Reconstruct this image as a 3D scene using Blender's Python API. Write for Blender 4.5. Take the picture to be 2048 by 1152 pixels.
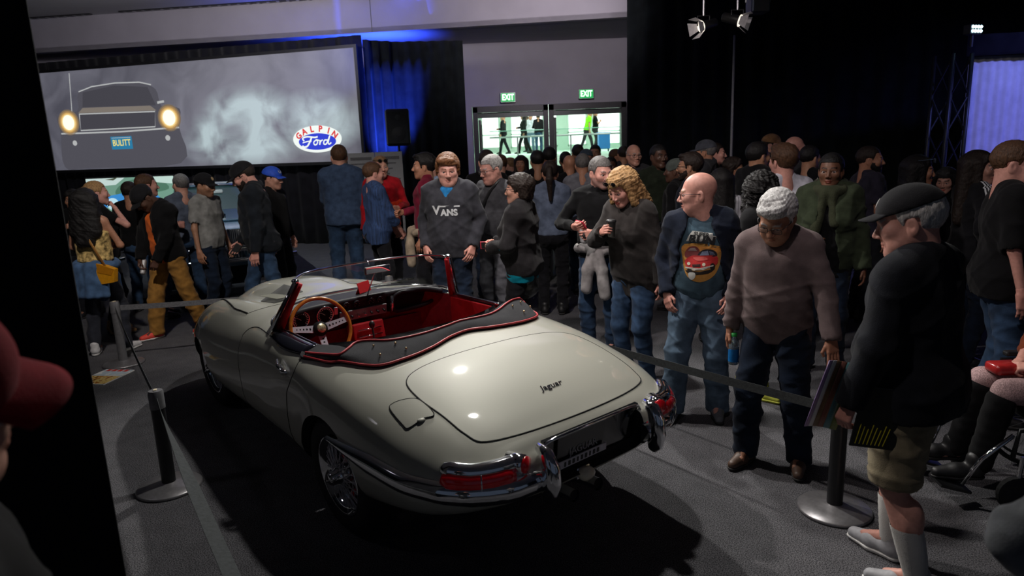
import bpy, bmesh, math, random
import numpy as np
from mathutils import Vector, Matrix
from mathutils.bvhtree import BVHTree

for _o in list(bpy.data.objects):
    bpy.data.objects.remove(_o)
scn = bpy.context.scene
COL = scn.collection
rnd = random.Random(7)

# ------------------------------------------------------------------ camera
cam_data = bpy.data.cameras.new('camera')
cam = bpy.data.objects.new('camera', cam_data)
COL.objects.link(cam)
PITCH, ROLL = 0.209369, -0.0382525
_fw = Vector((0, math.cos(PITCH), -math.sin(PITCH)))
_up0 = Vector((0, math.sin(PITCH), math.cos(PITCH)))
_rt0 = Vector((1, 0, 0))
_rt = _rt0 * math.cos(ROLL) + _up0 * math.sin(ROLL)
_up = _up0 * math.cos(ROLL) - _rt0 * math.sin(ROLL)
cam.matrix_world = Matrix(((_rt.x, _up.x, -_fw.x, 0), (_rt.y, _up.y, -_fw.y, 0),
                           (_rt.z, _up.z, -_fw.z, 2.0), (0, 0, 0, 1)))
cam_data.sensor_width = 36
cam_data.lens = 36 * 1381.4 / 2048
cam_data.clip_start = 0.02
cam_data.clip_end = 200
cam_data.dof.use_dof = True
cam_data.dof.focus_distance = 4.6
cam_data.dof.aperture_fstop = 3.2
scn.camera = cam

# ------------------------------------------------------------------ world, exposure
scn.view_settings.view_transform = 'Standard'
scn.view_settings.look = 'None'
scn.view_settings.exposure = 0.0
scn.view_settings.gamma = 1.0
scn.view_settings.use_curve_mapping = False
wd = bpy.data.worlds.new('hall_ambience')
scn.world = wd
wd.use_nodes = True
wd.node_tree.nodes['Background'].inputs[0].default_value = (0.55, 0.7, 1.0, 1)
wd.node_tree.nodes['Background'].inputs[1].default_value = 0.055

# ------------------------------------------------------------------ spot lamps of the hall, with unseen fills added
def spot(name, loc, aim, power, deg, blend=0.4, col=(1, 1, 1), rad=0.1):
    d = bpy.data.lights.new(name, 'SPOT')
    d.energy = power
    d.spot_size = math.radians(deg)
    d.spot_blend = blend
    d.color = col
    d.shadow_soft_size = rad
    o = bpy.data.objects.new(name, d)
    COL.objects.link(o)
    o.location = loc
    o.rotation_euler = (Vector(aim) - Vector(loc)).to_track_quat('-Z', 'Y').to_euler()
    return o

spot('key_spot', (-0.35, 8.7, 4.45), (-0.5, 4.2, 0.6), 860, 66, 0.5, (1.0, 0.97, 0.91), 0.06)
spot('overhead_spot', (0.2, 5.2, 5.0), (-0.3, 4.3, 0.5), 420, 90, 0.7, (1.0, 0.97, 0.92), 0.10)
spot('left_side_fill', (-4.2, 3.2, 3.2), (-1.4, 4.4, 0.5), 12, 50, 0.8, (0.95, 0.9, 1.0), 0.2)  # unseen fill added to lift the car's left side and wheels
spot('right_group_spot', (-2.2, 5.4, 4.95), (1.5, 4.3, 1.2), 520, 46, 0.6, (1.0, 0.93, 0.88), 0.08)
spot('crowd_fill_a', (-1.0, 3.2, 4.9), (0.6, 7.6, 1.2), 620, 62, 0.8, (1.0, 0.9, 0.86), 0.12)  # unseen fill added to brighten the crowd behind the car
spot('crowd_fill_b', (0.2, 1.8, 4.95), (3.4, 6.2, 1.3), 220, 60, 0.8, (1.0, 0.88, 0.88), 0.12)  # unseen fill added for the crowd on the right
spot('near_fill', (-1.4, 2.0, 4.9), (1.6, 2.85, 1.5), 170, 22, 0.8, (1.0, 0.9, 0.86), 0.1)  # unseen fill added for the old man's face
spot('crowd_fill_c', (-2.4, 3.4, 4.9), (-3.4, 8.6, 1.0), 560, 56, 0.8, (1.0, 0.92, 0.86), 0.12)  # unseen fill added for the left group
spot('wall_fill_a', (-4.2, 10.5, 4.3), (-6.0, 16.3, 4.8), 700, 120, 0.9, (0.97, 0.93, 1.0), 0.2)  # unseen fill added to brighten the grey bulkhead
spot('wall_fill_b', (0.9, 11.0, 4.2), (0.7, 17.0, 4.5), 620, 80, 0.9, (0.98, 0.9, 0.97), 0.2)  # unseen fill added for the grey wall over the doors
spot('blue_uplight_a', (-2.7, 15.85, 3.1), (-2.9, 15.95, 4.36), 900, 125, 0.8, (0.03, 0.08, 1.0), 0.05)
spot('blue_side_wash', (-1.6, 13.3, 4.25), (-3.3, 14.45, 3.55), 420, 42, 0.8, (0.03, 0.08, 1.0), 0.05)
spot('blue_uplight_b', (-2.2, 13.5, 0.3), (-2.35, 14.7, 2.6), 8000, 30, 0.7, (0.03, 0.08, 1.0), 0.05)
spot('saloon_spot', (-4.0, 7.5, 4.7), (-4.4, 11.2, 0.8), 520, 42, 0.6, (0.85, 0.97, 1.0), 0.1)

# ------------------------------------------------------------------ materials
MATS = {}
def mat(name, col, rough=0.6, metal=0.0, var=0.12, scale=40.0, bump=0.0, bscale=None, spec=0.5,
        emit=None, coat=0.0, sheen=0.0, trans=0.0, alpha=1.0, stretch=None):
    if name in MATS:
        return MATS[name]
    m = bpy.data.materials.new(name)
    m.use_nodes = True
    nt = m.node_tree
    b = nt.nodes['Principled BSDF']
    b.inputs['Roughness'].default_value = rough
    b.inputs['Metallic'].default_value = metal
    b.inputs['Specular IOR Level'].default_value = spec
    b.inputs['Coat Weight'].default_value = coat
    b.inputs['Coat Roughness'].default_value = 0.04
    b.inputs['Sheen Weight'].default_value = sheen
    b.inputs['Transmission Weight'].default_value = trans
    b.inputs['Alpha'].default_value = alpha
    tc = nt.nodes.new('ShaderNodeTexCoord')
    src = tc.outputs['Object']
    if stretch:
        mp = nt.nodes.new('ShaderNodeMapping')
        mp.inputs['Scale'].default_value = stretch
        nt.links.new(src, mp.inputs[0])
        src = mp.outputs[0]
    if var > 0:
        n = nt.nodes.new('ShaderNodeTexNoise')
        n.inputs['Scale'].default_value = scale
        n.inputs['Detail'].default_value = 4
        nt.links.new(src, n.inputs[0])
        r = nt.nodes.new('ShaderNodeValToRGB')
        r.color_ramp.elements[0].position = 0.3
        r.color_ramp.elements[1].position = 0.7
        r.color_ramp.elements[0].color = tuple(max(0, c * (1 - var)) for c in col) + (1,)
        r.color_ramp.elements[1].color = tuple(min(1, c * (1 + var)) for c in col) + (1,)
        nt.links.new(n.outputs[0], r.inputs[0])
        nt.links.new(r.outputs[0], b.inputs['Base Color'])
    else:
        b.inputs['Base Color'].default_value = tuple(col) + (1,)
    if bump > 0:
        n2 = nt.nodes.new('ShaderNodeTexNoise')
        n2.inputs['Scale'].default_value = bscale or scale * 6
        n2.inputs['Detail'].default_value = 3
        nt.links.new(src, n2.inputs[0])
        bp = nt.nodes.new('ShaderNodeBump')
        bp.inputs['Strength'].default_value = bump
        bp.inputs['Distance'].default_value = 0.004
        nt.links.new(n2.outputs[0], bp.inputs['Height'])
        nt.links.new(bp.outputs[0], b.inputs['Normal'])
    if emit:
        b.inputs['Emission Color'].default_value = tuple(emit[:3]) + (1,)
        b.inputs['Emission Strength'].default_value = emit[3]
    MATS[name] = m
    return m

def srgb(r, g, b):
    f = lambda c: (c / 255 / 12.92) if c / 255 <= 0.04045 else ((c / 255 + 0.055) / 1.055) ** 2.4
    return (f(r), f(g), f(b))

def cloth(name, col, **k):
    k.setdefault('bump', 0.35)
    k.setdefault('bscale', 260)
    k.setdefault('var', 0.3)
    k.setdefault('scale', 14)
    return mat('cloth_' + name, col, rough=0.92, spec=0.15, sheen=0.05, **k)

CHROME = mat('chrome', (0.78, 0.79, 0.82), 0.07, 1.0, var=0.03)
BLACK = mat('black_plastic', (0.012, 0.012, 0.013), 0.45, var=0.15)
RUBBER = mat('tyre_rubber', (0.014, 0.014, 0.015), 0.8, var=0.2, bump=0.2)
STEEL = mat('brushed_steel', (0.45, 0.45, 0.47), 0.34, 0.9, var=0.08)

# ------------------------------------------------------------------ mesh helpers
def link(o, parent=None):
    COL.objects.link(o)
    if parent is not None:
        o.parent = parent
    return o

def tag(o, label=None, cat=None, group=None, kind=None):
    if label: o['label'] = label
    if cat: o['category'] = cat
    if group: o['group'] = group
    if kind: o['kind'] = kind
    return o

def empty(name, loc=(0, 0, 0), rz=0.0, label=None, cat=None, group=None, kind=None):
    o = bpy.data.objects.new(name, None)
    o.empty_display_size = 0.1
    COL.objects.link(o)
    o.location = loc
    o.rotation_euler = (0, 0, rz)
    return tag(o, label, cat, group, kind)

def ob(name, V, F, m, parent=None, smooth=True, angle=None, col=None):
    me = bpy.data.meshes.new(name)
    V = np.asarray(V, dtype=np.float32)
    if isinstance(F, np.ndarray):
        n, k = F.shape
        me.vertices.add(len(V)); me.vertices.foreach_set('co', V.ravel())
        me.loops.add(n * k); me.loops.foreach_set('vertex_index', F.ravel().astype(np.int32))
        me.polygons.add(n)
        me.polygons.foreach_set('loop_start', np.arange(0, n * k, k, dtype=np.int32))
        me.polygons.foreach_set('loop_total', np.full(n, k, dtype=np.int32))
        me.update(calc_edges=True)
    else:
        me.from_pydata([tuple(map(float, v)) for v in V], [], [tuple(int(i) for i in f) for f in F])
    ms = m if isinstance(m, (list, tuple)) else [m]
    for x in ms:
        me.materials.append(x)
    if smooth:
        me.polygons.foreach_set('use_smooth', np.ones(len(me.polygons), dtype=bool))
    if col is not None:
        a = me.color_attributes.new('Col', 'FLOAT_COLOR', 'POINT')
        c4 = np.ones((len(V), 4), dtype=np.float32); c4[:, :3] = col
        a.data.foreach_set('color', c4.ravel())
    me.update()
    if smooth and angle:
        try:
            me.set_sharp_from_angle(angle=math.radians(angle))
        except Exception:
            pass
    o = bpy.data.objects.new(name, me)
    return link(o, parent)

class MB:
    """collects simple solids into one mesh"""
    def __init__(s):
        s.V, s.F = [], []
    def add(s, V, F):
        b = len(s.V)
        s.V += [tuple(v) for v in V]
        s.F += [tuple(int(i) + b for i in f) for f in F]
        return s
    def box(s, c, d, R=None, bev=0.0):
        x, y, z = d[0] / 2, d[1] / 2, d[2] / 2
        if bev > 0:
            bm = bmesh.new()
            bmesh.ops.create_cube(bm, size=1)
            for v in bm.verts:
                v.co = Vector((v.co.x * d[0], v.co.y * d[1], v.co.z * d[2]))
            bmesh.ops.bevel(bm, geom=bm.edges[:], offset=bev, segments=2, affect='EDGES', profile=0.5)
            bm.verts.index_update()
            V = [v.co.copy() for v in bm.verts]
            F = [[v.index for v in f.verts] for f in bm.faces]
            bm.free()
        else:
            V = [Vector(p) for p in ((-x, -y, -z), (x, -y, -z), (x, y, -z), (-x, y, -z), (-x, -y, z), (x, -y, z), (x, y, z), (-x, y, z))]
            F = [(0, 3, 2, 1), (4, 5, 6, 7), (0, 1, 5, 4), (1, 2, 6, 5), (2, 3, 7, 6), (3, 0, 4, 7)]
        if R is not None:
            V = [R @ v for v in V]
        c = Vector(c)
        return s.add([v + c for v in V], F)
    def tube(s, pts, r, n=8, cap=True, closed=False, flat=None):
        pts = [Vector(p) for p in pts]
        m = len(pts)
        rs = r if isinstance(r, (list, tuple)) else [r] * m
        rings = []
        up = Vector((0, 0, 1))
        prev = None
        for i, p in enumerate(pts):
            if closed:
                t = pts[(i + 1) % m] - pts[i - 1]
            else:
                t = pts[min(i + 1, m - 1)] - pts[max(i - 1, 0)]
            if t.length < 1e-9:
                t = Vector((0, 0, 1))
            t.normalize()
            if prev is None:
                a = up if abs(t.z) < 0.9 else Vector((1, 0, 0))
                u = t.cross(a).normalized()
            else:
                u = (prev - t * prev.dot(t))
                u = u.normalized() if u.length > 1e-6 else t.cross(up).normalized()
            prev = u
            w = t.cross(u)
            fx, fy = (flat or (1, 1))
            rings.append([p + u * (math.cos(6.28319 * k / n) * rs[i] * fx) + w * (math.sin(6.28319 * k / n) * rs[i] * fy) for k in range(n)])
        V = [v for rg in rings for v in rg]
        F = []
        for i in range(m if closed else m - 1):
            a, b = i * n, ((i + 1) % m) * n
            for k in range(n):
                F.append((a + k, a + (k + 1) % n, b + (k + 1) % n, b + k))
        if cap and not closed:
            F.append(tuple(range(n - 1, -1, -1)))
            F.append(tuple((m - 1) * n + k for k in range(n)))
        return s.add(V, F)
    def lathe(s, prof, n=24, c=(0, 0, 0), R=None, close=True):
        """prof: (radius, height) pairs turned about local z"""
        V, F = [], []
        for r, z in prof:
            for k in range(n):
                a = 6.2831853 * k / n
                V.append(Vector((r * math.cos(a), r * math.sin(a), z)))
        for i in range(len(prof) - 1):
            for k in range(n):
                F.append((i * n + k, i * n + (k + 1) % n, (i + 1) * n + (k + 1) % n, (i + 1) * n + k))
        if close:
            F.append(tuple(range(n - 1, -1, -1)))
            F.append(tuple((len(prof) - 1) * n + k for k in range(n)))
        if R is not None:
            V = [R @ v for v in V]
        c = Vector(c)
        return s.add([v + c for v in V], F)
    def poly(s, pts, nrm=(0, 0, 1), th=0.0):
        """flat outline, optionally thick along nrm"""
        n = len(pts)
        P = [Vector(p) for p in pts]
        if th == 0:
            return s.add(P, [tuple(range(n))])
        d = Vector(nrm).normalized() * th
        V = P + [p + d for p in P]
        F = [tuple(range(n - 1, -1, -1)), tuple(range(n, 2 * n))]
        F += [(i, (i + 1) % n, n + (i + 1) % n, n + i) for i in range(n)]
        return s.add(V, F)
    def grid(s, fn, nu, nv, closed_u=False):
        V = [fn(i / (nu if closed_u else nu - 1), j / (nv - 1)) for i in range(nu) for j in range(nv)]
        F = []
        for i in range(nu if closed_u else nu - 1):
            for j in range(nv - 1):
                a, b = i * nv, ((i + 1) % nu) * nv
                F.append((a + j, b + j, b + j + 1, a + j + 1))
        return s.add(V, F)
    def build(s, name, m, parent=None, smooth=False, angle=None):
        return ob(name, s.V, s.F, m, parent, smooth or bool(angle), angle)

def ball(mb, c, r, n=10, m=6, R=None):
    r = r if isinstance(r, (tuple, list)) else (r, r, r)
    V = [Vector((0, 0, -r[2]))]
    for j in range(1, m):
        t = -math.pi / 2 + math.pi * j / m
        for k in range(n):
            a = 6.2831853 * k / n
            V.append(Vector((r[0] * math.cos(t) * math.cos(a), r[1] * math.cos(t) * math.sin(a), r[2] * math.sin(t))))
    V.append(Vector((0, 0, r[2])))
    F = [(0, 1 + (k + 1) % n, 1 + k) for k in range(n)]
    for j in range(m - 2):
        for k in range(n):
            a, b = 1 + j * n, 1 + (j + 1) * n
            F.append((a + k, a + (k + 1) % n, b + (k + 1) % n, b + k))
    L = len(V) - 1
    a = 1 + (m - 2) * n
    F += [(L, a + k, a + (k + 1) % n) for k in range(n)]
    if R is not None:
        V = [R @ v for v in V]
    c = Vector(c)
    return mb.add([v + c for v in V], F)

def rot(ax, deg):
    return Matrix.Rotation(math.radians(deg), 3, ax)

def text_mesh(txt, size=1.0, extrude=0.0, shear=0.0, align='CENTER', bold=0.0, space=1.0):
    cu = bpy.data.curves.new('txt', 'FONT')
    cu.body = txt
    cu.size = size
    cu.extrude = extrude
    cu.shear = shear
    cu.align_x = align
    cu.align_y = 'CENTER'
    cu.offset = bold
    cu.space_character = space
    cu.resolution_u = 3
    o = bpy.data.objects.new('txt', cu)
    COL.objects.link(o)
    dg = bpy.context.evaluated_depsgraph_get()
    me = bpy.data.meshes.new_from_object(o.evaluated_get(dg))
    V = [v.co.copy() for v in me.vertices]
    F = [tuple(p.vertices) for p in me.polygons]
    bpy.data.objects.remove(o)
    bpy.data.curves.remove(cu)
    bpy.data.meshes.remove(me)
    return V, F

def place(V, o, ux, uy, n=None):
    o, ux, uy = Vector(o), Vector(ux), Vector(uy)
    n = Vector(n) if n is not None else ux.cross(uy)
    return [o + ux * v[0] + uy * v[1] + n * v[2] for v in V]

def bvh_of(objs):
    V, F = [], []
    for o in objs if isinstance(objs, (list, tuple)) else [objs]:
        b = len(V)
        V += [v.co.copy() for v in o.data.vertices]
        F += [[i + b for i in p.vertices] for p in o.data.polygons]
    return BVHTree.FromPolygons(V, F)

def project(V, bvh, n, off=0.003, far=1.0):
    """lay points on a surface by casting along -n"""
    n = Vector(n).normalized()
    out = []
    for p in V:
        h = bvh.ray_cast(Vector(p) + n * far * 0.5, -n, far)
        out.append((h[0] + n * off) if h[0] is not None else Vector(p))
    return out

def boolean(o, cutters, op='DIFFERENCE'):
    for c in cutters:
        md = o.modifiers.new('b', 'BOOLEAN')
        md.operation = op
        md.object = c
        md.solver = 'EXACT'
        try:
            md.material_mode = 'TRANSFER'
        except Exception:
            pass
    dg = bpy.context.evaluated_depsgraph_get()
    me = bpy.data.meshes.new_from_object(o.evaluated_get(dg))
    o.modifiers.clear()
    o.data = me
    for c in cutters:
        bpy.data.objects.remove(c)
    return o

def ribbon(pts, w, z=0.0):
    """flat stroke through 2D points -> V,F in the xy plane"""
    P = [Vector((p[0], p[1])) for p in pts]
    ws = w if isinstance(w, (list, tuple)) else [w] * len(P)
    V, F = [], []
    for i, p in enumerate(P):
        t = (P[min(i + 1, len(P) - 1)] - P[max(i - 1, 0)]).normalized()
        n = Vector((-t.y, t.x)) * ws[i] / 2
        V += [(p.x + n.x, p.y + n.y, z), (p.x - n.x, p.y - n.y, z)]
    F = [(2 * i, 2 * i + 1, 2 * i + 3, 2 * i + 2) for i in range(len(P) - 1)]
    return V, F

def catmull(pts, n=8, closed=False):
    P = [np.array(p, float) for p in pts]
    m = len(P)
    out = []
    for i in range(m if closed else m - 1):
        if closed:
            a, b, c, d = P[i - 1], P[i], P[(i + 1) % m], P[(i + 2) % m]
        else:
            a, b, c, d = P[max(i - 1, 0)], P[i], P[i + 1], P[min(i + 2, m - 1)]
        for k in range(n):
            t = k / n
            out.append(0.5 * ((2 * b) + (c - a) * t + (2 * a - 5 * b + 4 * c - d) * t * t + (3 * b - a - 3 * c + d) * t ** 3))
    if not closed:
        out.append(P[-1])
    return [tuple(p) for p in out]

def ellipse(cx, cy, a, b, n=32, rotd=0.0):
    c, s = math.cos(math.radians(rotd)), math.sin(math.radians(rotd))
    return [(cx + a * math.cos(6.2831853 * k / n) * c - b * math.sin(6.2831853 * k / n) * s,
             cy + a * math.cos(6.2831853 * k / n) * s + b * math.sin(6.2831853 * k / n) * c) for k in range(n)]

# ================================================================== THE HALL
def struct(name, mb, m, parent=None, **k):
    o = mb.build(name, m, parent, **k)
    if parent is None:
        o['kind'] = 'structure'
    return o

# carpet: dark charcoal with salt-and-pepper fleck
def carpet_mat():
    m = bpy.data.materials.new('charcoal_carpet')
    m.use_nodes = True
    nt = m.node_tree
    b = nt.nodes['Principled BSDF']
    b.inputs['Roughness'].default_value = 0.95
    b.inputs['Specular IOR Level'].default_value = 0.1
    tc = nt.nodes.new('ShaderNodeTexCoord')
    n = nt.nodes.new('ShaderNodeTexNoise'); n.inputs['Scale'].default_value = 170; n.inputs['Detail'].default_value = 3
    n2 = nt.nodes.new('ShaderNodeTexNoise'); n2.inputs['Scale'].default_value = 7; n2.inputs['Detail'].default_value = 4
    r = nt.nodes.new('ShaderNodeValToRGB')
    r.color_ramp.elements[0].position = 0.36; r.color_ramp.elements[0].color = (0.020, 0.020, 0.023, 1)
    r.color_ramp.elements[1].position = 0.68; r.color_ramp.elements[1].color = (0.22, 0.215, 0.23, 1)
    mx = nt.nodes.new('ShaderNodeMix'); mx.data_type = 'RGBA'; mx.blend_type = 'MULTIPLY'; mx.inputs[0].default_value = 0.5
    r2 = nt.nodes.new('ShaderNodeValToRGB')
    r2.color_ramp.elements[0].position = 0.3; r2.color_ramp.elements[0].color = (0.55, 0.55, 0.55, 1)
    r2.color_ramp.elements[1].position = 0.7; r2.color_ramp.elements[1].color = (1, 1, 1, 1)
    nt.links.new(tc.outputs['Object'], n.inputs[0]); nt.links.new(tc.outputs['Object'], n2.inputs[0])
    nt.links.new(n.outputs[0], r.inputs[0]); nt.links.new(n2.outputs[0], r2.inputs[0])
    nt.links.new(r.outputs[0], mx.inputs[6]); nt.links.new(r2.outputs[0], mx.inputs[7])
    nt.links.new(mx.outputs[2], b.inputs['Base Color'])
    bp = nt.nodes.new('ShaderNodeBump'); bp.inputs['Strength'].default_value = 0.7; bp.inputs['Distance'].default_value = 0.006
    nt.links.new(n.outputs[0], bp.inputs['Height']); nt.links.new(bp.outputs[0], b.inputs['Normal'])
    return m

GREYWALL = mat('painted_grey_wall', srgb(150, 145, 152), 0.85, var=0.05, scale=2, bump=0.05)
CEIL = mat('ceiling_plaster', srgb(170, 168, 172), 0.9, var=0.04, scale=1.5)
PALE = mat('pale_lobby_wall', srgb(214, 232, 220), 0.8, var=0.04, scale=3)
DRAPE = cloth('black_drape', (0.006, 0.006, 0.008), var=0.35, scale=6, bump=0.15)
DRAPE_B = cloth('dark_green_black_drape', (0.006, 0.008, 0.009), var=0.4, scale=5, bump=0.15)

struct('floor', MB().box((0, 9, -0.05), (34, 28, 0.1)), carpet_mat())
struct('ceiling', MB().box((0, 5.5, 5.13), (34, 21.6, 0.1)), CEIL)
# bulkhead that hangs over the back of the hall, with its soffit
A = Vector((-16, 17.26, 0)); B = Vector((9, 13.83, 0))
d = (B - A).normalized(); nrm = Vector((d.y, -d.x, 0))
mb = MB()
mb.poly([(A.x, A.y, 4.36), (B.x, B.y, 4.36), (B.x, B.y, 5.2), (A.x, A.y, 5.2)], -nrm, 0.2)
fas = struct('wall_bulkhead', mb, GREYWALL)
struct('trim_1', MB().poly([(A.x, A.y, 4.36), (B.x, B.y, 4.36), (9, 18.1, 4.40), (-16, 18.1, 4.40)], (0, 0, 1), 0.1), GREYWALL)
# panel joints of the bulkhead: recessed dark lines
for t in (0.20, 0.53, 0.86):
    p = A + (B - A) * t
    MB().box((p.x + nrm.x * 0.002, p.y + nrm.y * 0.002, 4.72), (0.012, 0.012, 0.7)).build('joint', BLACK, fas)
# back wall with the wide double-door opening
mb = MB()
mb.box((-8.42, 18.1, 2.2), (15.16, 0.2, 4.4))
mb.box((7.53, 18.1, 2.2), (8.94, 0.2, 4.4))
mb.box((1.11, 18.1, 3.64), (3.9, 0.2, 1.52))
struct('wall_back', mb, GREYWALL)
struct('wall_left', MB().box((-14.1, 8, 2.5), (0.2, 24, 5.1)), mat('dark_side_wall', (0.02, 0.02, 0.024), 0.9))
struct('wall_right', MB().box((13.6, 8, 2.5), (0.2, 24, 5.1)), MATS['dark_side_wall'])
# slot diffusers along the ceiling edge
for (x0, y0, x1, y1) in ((-10.6, 16.36, -9.0, 16.14), (-8.3, 16.02, -3.6, 15.38)):
    o = empty('slot_diffuser', ((x0 + x1) / 2, (y0 + y1) / 2, 5.07), math.atan2(y1 - y0, x1 - x0),
              'long slotted air diffuser in the ceiling beside the bulkhead' if x0 > -9 else 'short slotted air diffuser at the far end of the ceiling edge', 'air diffuser')
    L = math.hypot(x1 - x0, y1 - y0)
    MB().box((0, 0, 0), (L, 0.10, 0.02)).build('slot', BLACK, o)
    for k in range(int(L / 0.22)):
        MB().box((-L / 2 + 0.12 + k * 0.22, 0, -0.012), (0.06, 0.08, 0.012)).build('fin', STEEL, o)

# door frames
FRAME = mat('dark_bronze_frame', (0.035, 0.032, 0.034), 0.45, 0.4)
GLASS = mat('door_glass', (0.9, 1.0, 0.95), 0.02, trans=1.0, var=0, spec=0.4)
for i, (x0, x1) in enumerate(((-0.82, 1.08), (1.10, 3.04))):
    root = empty('door_%d' % (i + 1), ((x0 + x1) / 2, 18.0, 0), 0, kind='structure')
    w = x1 - x0
    m = MB()
    m.box((-w / 2 + 0.06, 0, 1.43), (0.12, 0.22, 2.86)); m.box((w / 2 - 0.06, 0, 1.43), (0.12, 0.22, 2.86)); m.box((0, 0, 2.80), (w, 0.22, 0.14))
    m.build('frame', FRAME, root)
    MB().box((0, 0.04, 2.66), (w - 0.24, 0.05, 0.13)).build('transom', mat('smoked_transom', (0.05, 0.06, 0.055), 0.3), root)
    # leaf swung open towards the lobby
    sx = -w / 2 + 0.16
    lf = MB()
    lf.box((sx, 0.5, 2.50), (0.05, 0.9, 0.10)); lf.box((sx, 0.5, 0.12), (0.05, 0.9, 0.24)); lf.box((sx, 0.09, 1.3), (0.05, 0.09, 2.5)); lf.box((sx, 0.91, 1.3), (0.05, 0.09, 2.5))
    leaf = lf.build('leaf', FRAME, root)
    MB().box((sx, 0.5, 1.34), (0.012, 0.74, 2.22)).build('pane', GLASS, leaf)
    MB().tube([(sx + 0.06, 0.78, 0.8), (sx + 0.06, 0.78, 1.4)], 0.012).build('push_bar', STEEL, leaf)

# EXIT signs
EX_G = mat('exit_green', (0.0, 0.25, 0.06), 0.4, var=0, emit=(0.0, 0.55, 0.11, 0.55))
EX_L = mat('exit_letters', (0.4, 1, 0.5), 0.4, var=0, emit=(0.55, 1.0, 0.6, 2.2))
for x, z, lab in ((0.08, 3.07, 'green lit EXIT sign above the door pair beside the black drape'), (2.04, 3.085, 'green lit EXIT sign above the door pair with the blue bin behind')):
    o = empty('exit_sign', (x, 17.86, z), 0, lab, 'exit sign')
    MB().box((0, 0.05, 0), (0.38, 0.08, 0.24), bev=0.01).build('housing', STEEL, o)
    MB().box((0, 0.005, 0), (0.35, 0.012, 0.21)).build('face', EX_G, o)
    V, F = text_mesh('EXIT', 0.20, 0.002, bold=0.006)
    ob('lettering', place(V, (0, -0.004, 0), (0.72, 0, 0), (0, 0, 1)), F, EX_L, o, smooth=False)

# ------------------------------------------------------------------ lobby beyond the doors
LOBW = mat('lobby_daylight_window', (0.9, 0.95, 0.92), 0.5, var=0, emit=(0.93, 1.0, 0.96, 1.35))
struct('floor_lobby', MB().box((1.5, 21.4, -0.05), (14, 6.4, 0.1)), PALE)
struct('floor_landing', MB().box((1.5, 33, 0.72), (20, 17, 1.44)), PALE)
struct('ceiling_lobby', MB().box((1.5, 30, 4.9), (20, 23.6, 0.1)), PALE)
struct('wall_lobby_left', MB().box((-1.9, 27.5, 2.5), (0.2, 18.6, 4.8)), PALE)
struct('wall_lobby_right', MB().box((9.5, 30, 2.5), (0.2, 23.6, 4.8)), PALE)
wl = struct('wall_lobby_back', MB().box((3.8, 38.0, 2.5), (12, 0.2, 4.9)), PALE)
k = 0
for x0, x1 in ((-1.3, -0.35), (0.25, 2.0), (2.2, 2.75), (3.3, 4.3), (4.75, 6.1), (6.35, 8.6)):
    k += 1
    w = empty('window_%d' % k, ((x0 + x1) / 2, 37.86, 0), 0, kind='structure')
    MB().box((0, 0, 3.05), (x1 - x0 - 0.08, 0.03, 2.7)).build('pane', LOBW, w)
    fr = MB()
    for sx in (-1, 1):
        fr.box((sx * ((x1 - x0) / 2 - 0.02), -0.03, 3.05), (0.07, 0.07, 2.8))
    for z in (1.68, 2.35, 4.42):
        fr.box((0, -0.03, z), (x1 - x0, 0.07, 0.06))
    fr.build('window_frame', PALE, w)
def lamp_point(name, loc, power, col, rad=0.3):
    d = bpy.data.lights.new(name, 'POINT'); d.energy = power; d.color = col; d.shadow_soft_size = rad
    o = bpy.data.objects.new(name, d); COL.objects.link(o); o.location = loc
    return o
for x, y, wh in ((0.5, 22, 'above the parapet just past the pair of doors beside the drape'), (4.5, 22, 'above the parapet past the doors with the blue bin'), (0.8, 31, 'over the walking people in the lobby'), (5, 31, 'over the blue bin in the lobby')):
    o = empty('lobby_downlight', (x, y, 4.84), 0, 'round recessed downlight ' + wh, 'ceiling light', 'lobby downlights')
    MB().lathe([(0.16, 0.0), (0.18, -0.02), (0.13, -0.03), (0.0, -0.03)], 16).build('trim_ring', STEEL, o, smooth=True)
    lamp_point('lobby_lamp', (x, y, 4.6), 260, (0.9, 1.0, 0.93))
# railing
o = empty('lobby_railing', (2.0, 25.2, 1.44), 0, 'steel handrail with glass panels along the lobby landing', 'railing')
MB().tube([(-2.6, 0, 0.70), (4.8, 0, 0.70)], 0.03).build('handrail', STEEL, o, smooth=True)
MB().tube([(-2.6, 0.1, 0.92), (4.8, 0.1, 0.92)], 0.015).build('glass_edge', mat('green_glass_edge', (0.25, 0.5, 0.4), 0.2), o, smooth=True)
for x in (-1.6, 0.3, 2.4, 4.1):
    MB().box((x, 0, 0.35), (0.05, 0.05, 0.7)).build('post', STEEL, o)
for x0, x1 in ((-1.55, 0.25), (0.35, 2.35), (2.45, 4.05)):
    MB().box(((x0 + x1) / 2, 0.08, 0.5), (x1 - x0, 0.012, 0.8)).build('pane', GLASS, o)
# blue wheeled bin
o = empty('waste_bin', (4.0, 29.0, 1.44), 0, 'blue wheeled waste bin beside the lobby railing', 'bin')
BLUEP = mat('blue_bin_plastic', (0.0, 0.19, 0.62), 0.45, var=0.05)
MB().box((0, 0, 0.42), (0.46, 0.5, 0.62), bev=0.04).lathe([(0.0, 0.08), (0.0, 0.1)], 6).build('body', BLUEP, o, smooth=False)
MB().box((0, 0, 0.75), (0.54, 0.58, 0.06), bev=0.02).build('rim', BLUEP, o)
for sx in (-1, 1):
    MB().lathe([(0.08, -0.02), (0.08, 0.02)], 12, (sx * 0.2, 0.1, 0.08), rot('Y', 90)).build('wheel', RUBBER, o)

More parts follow.
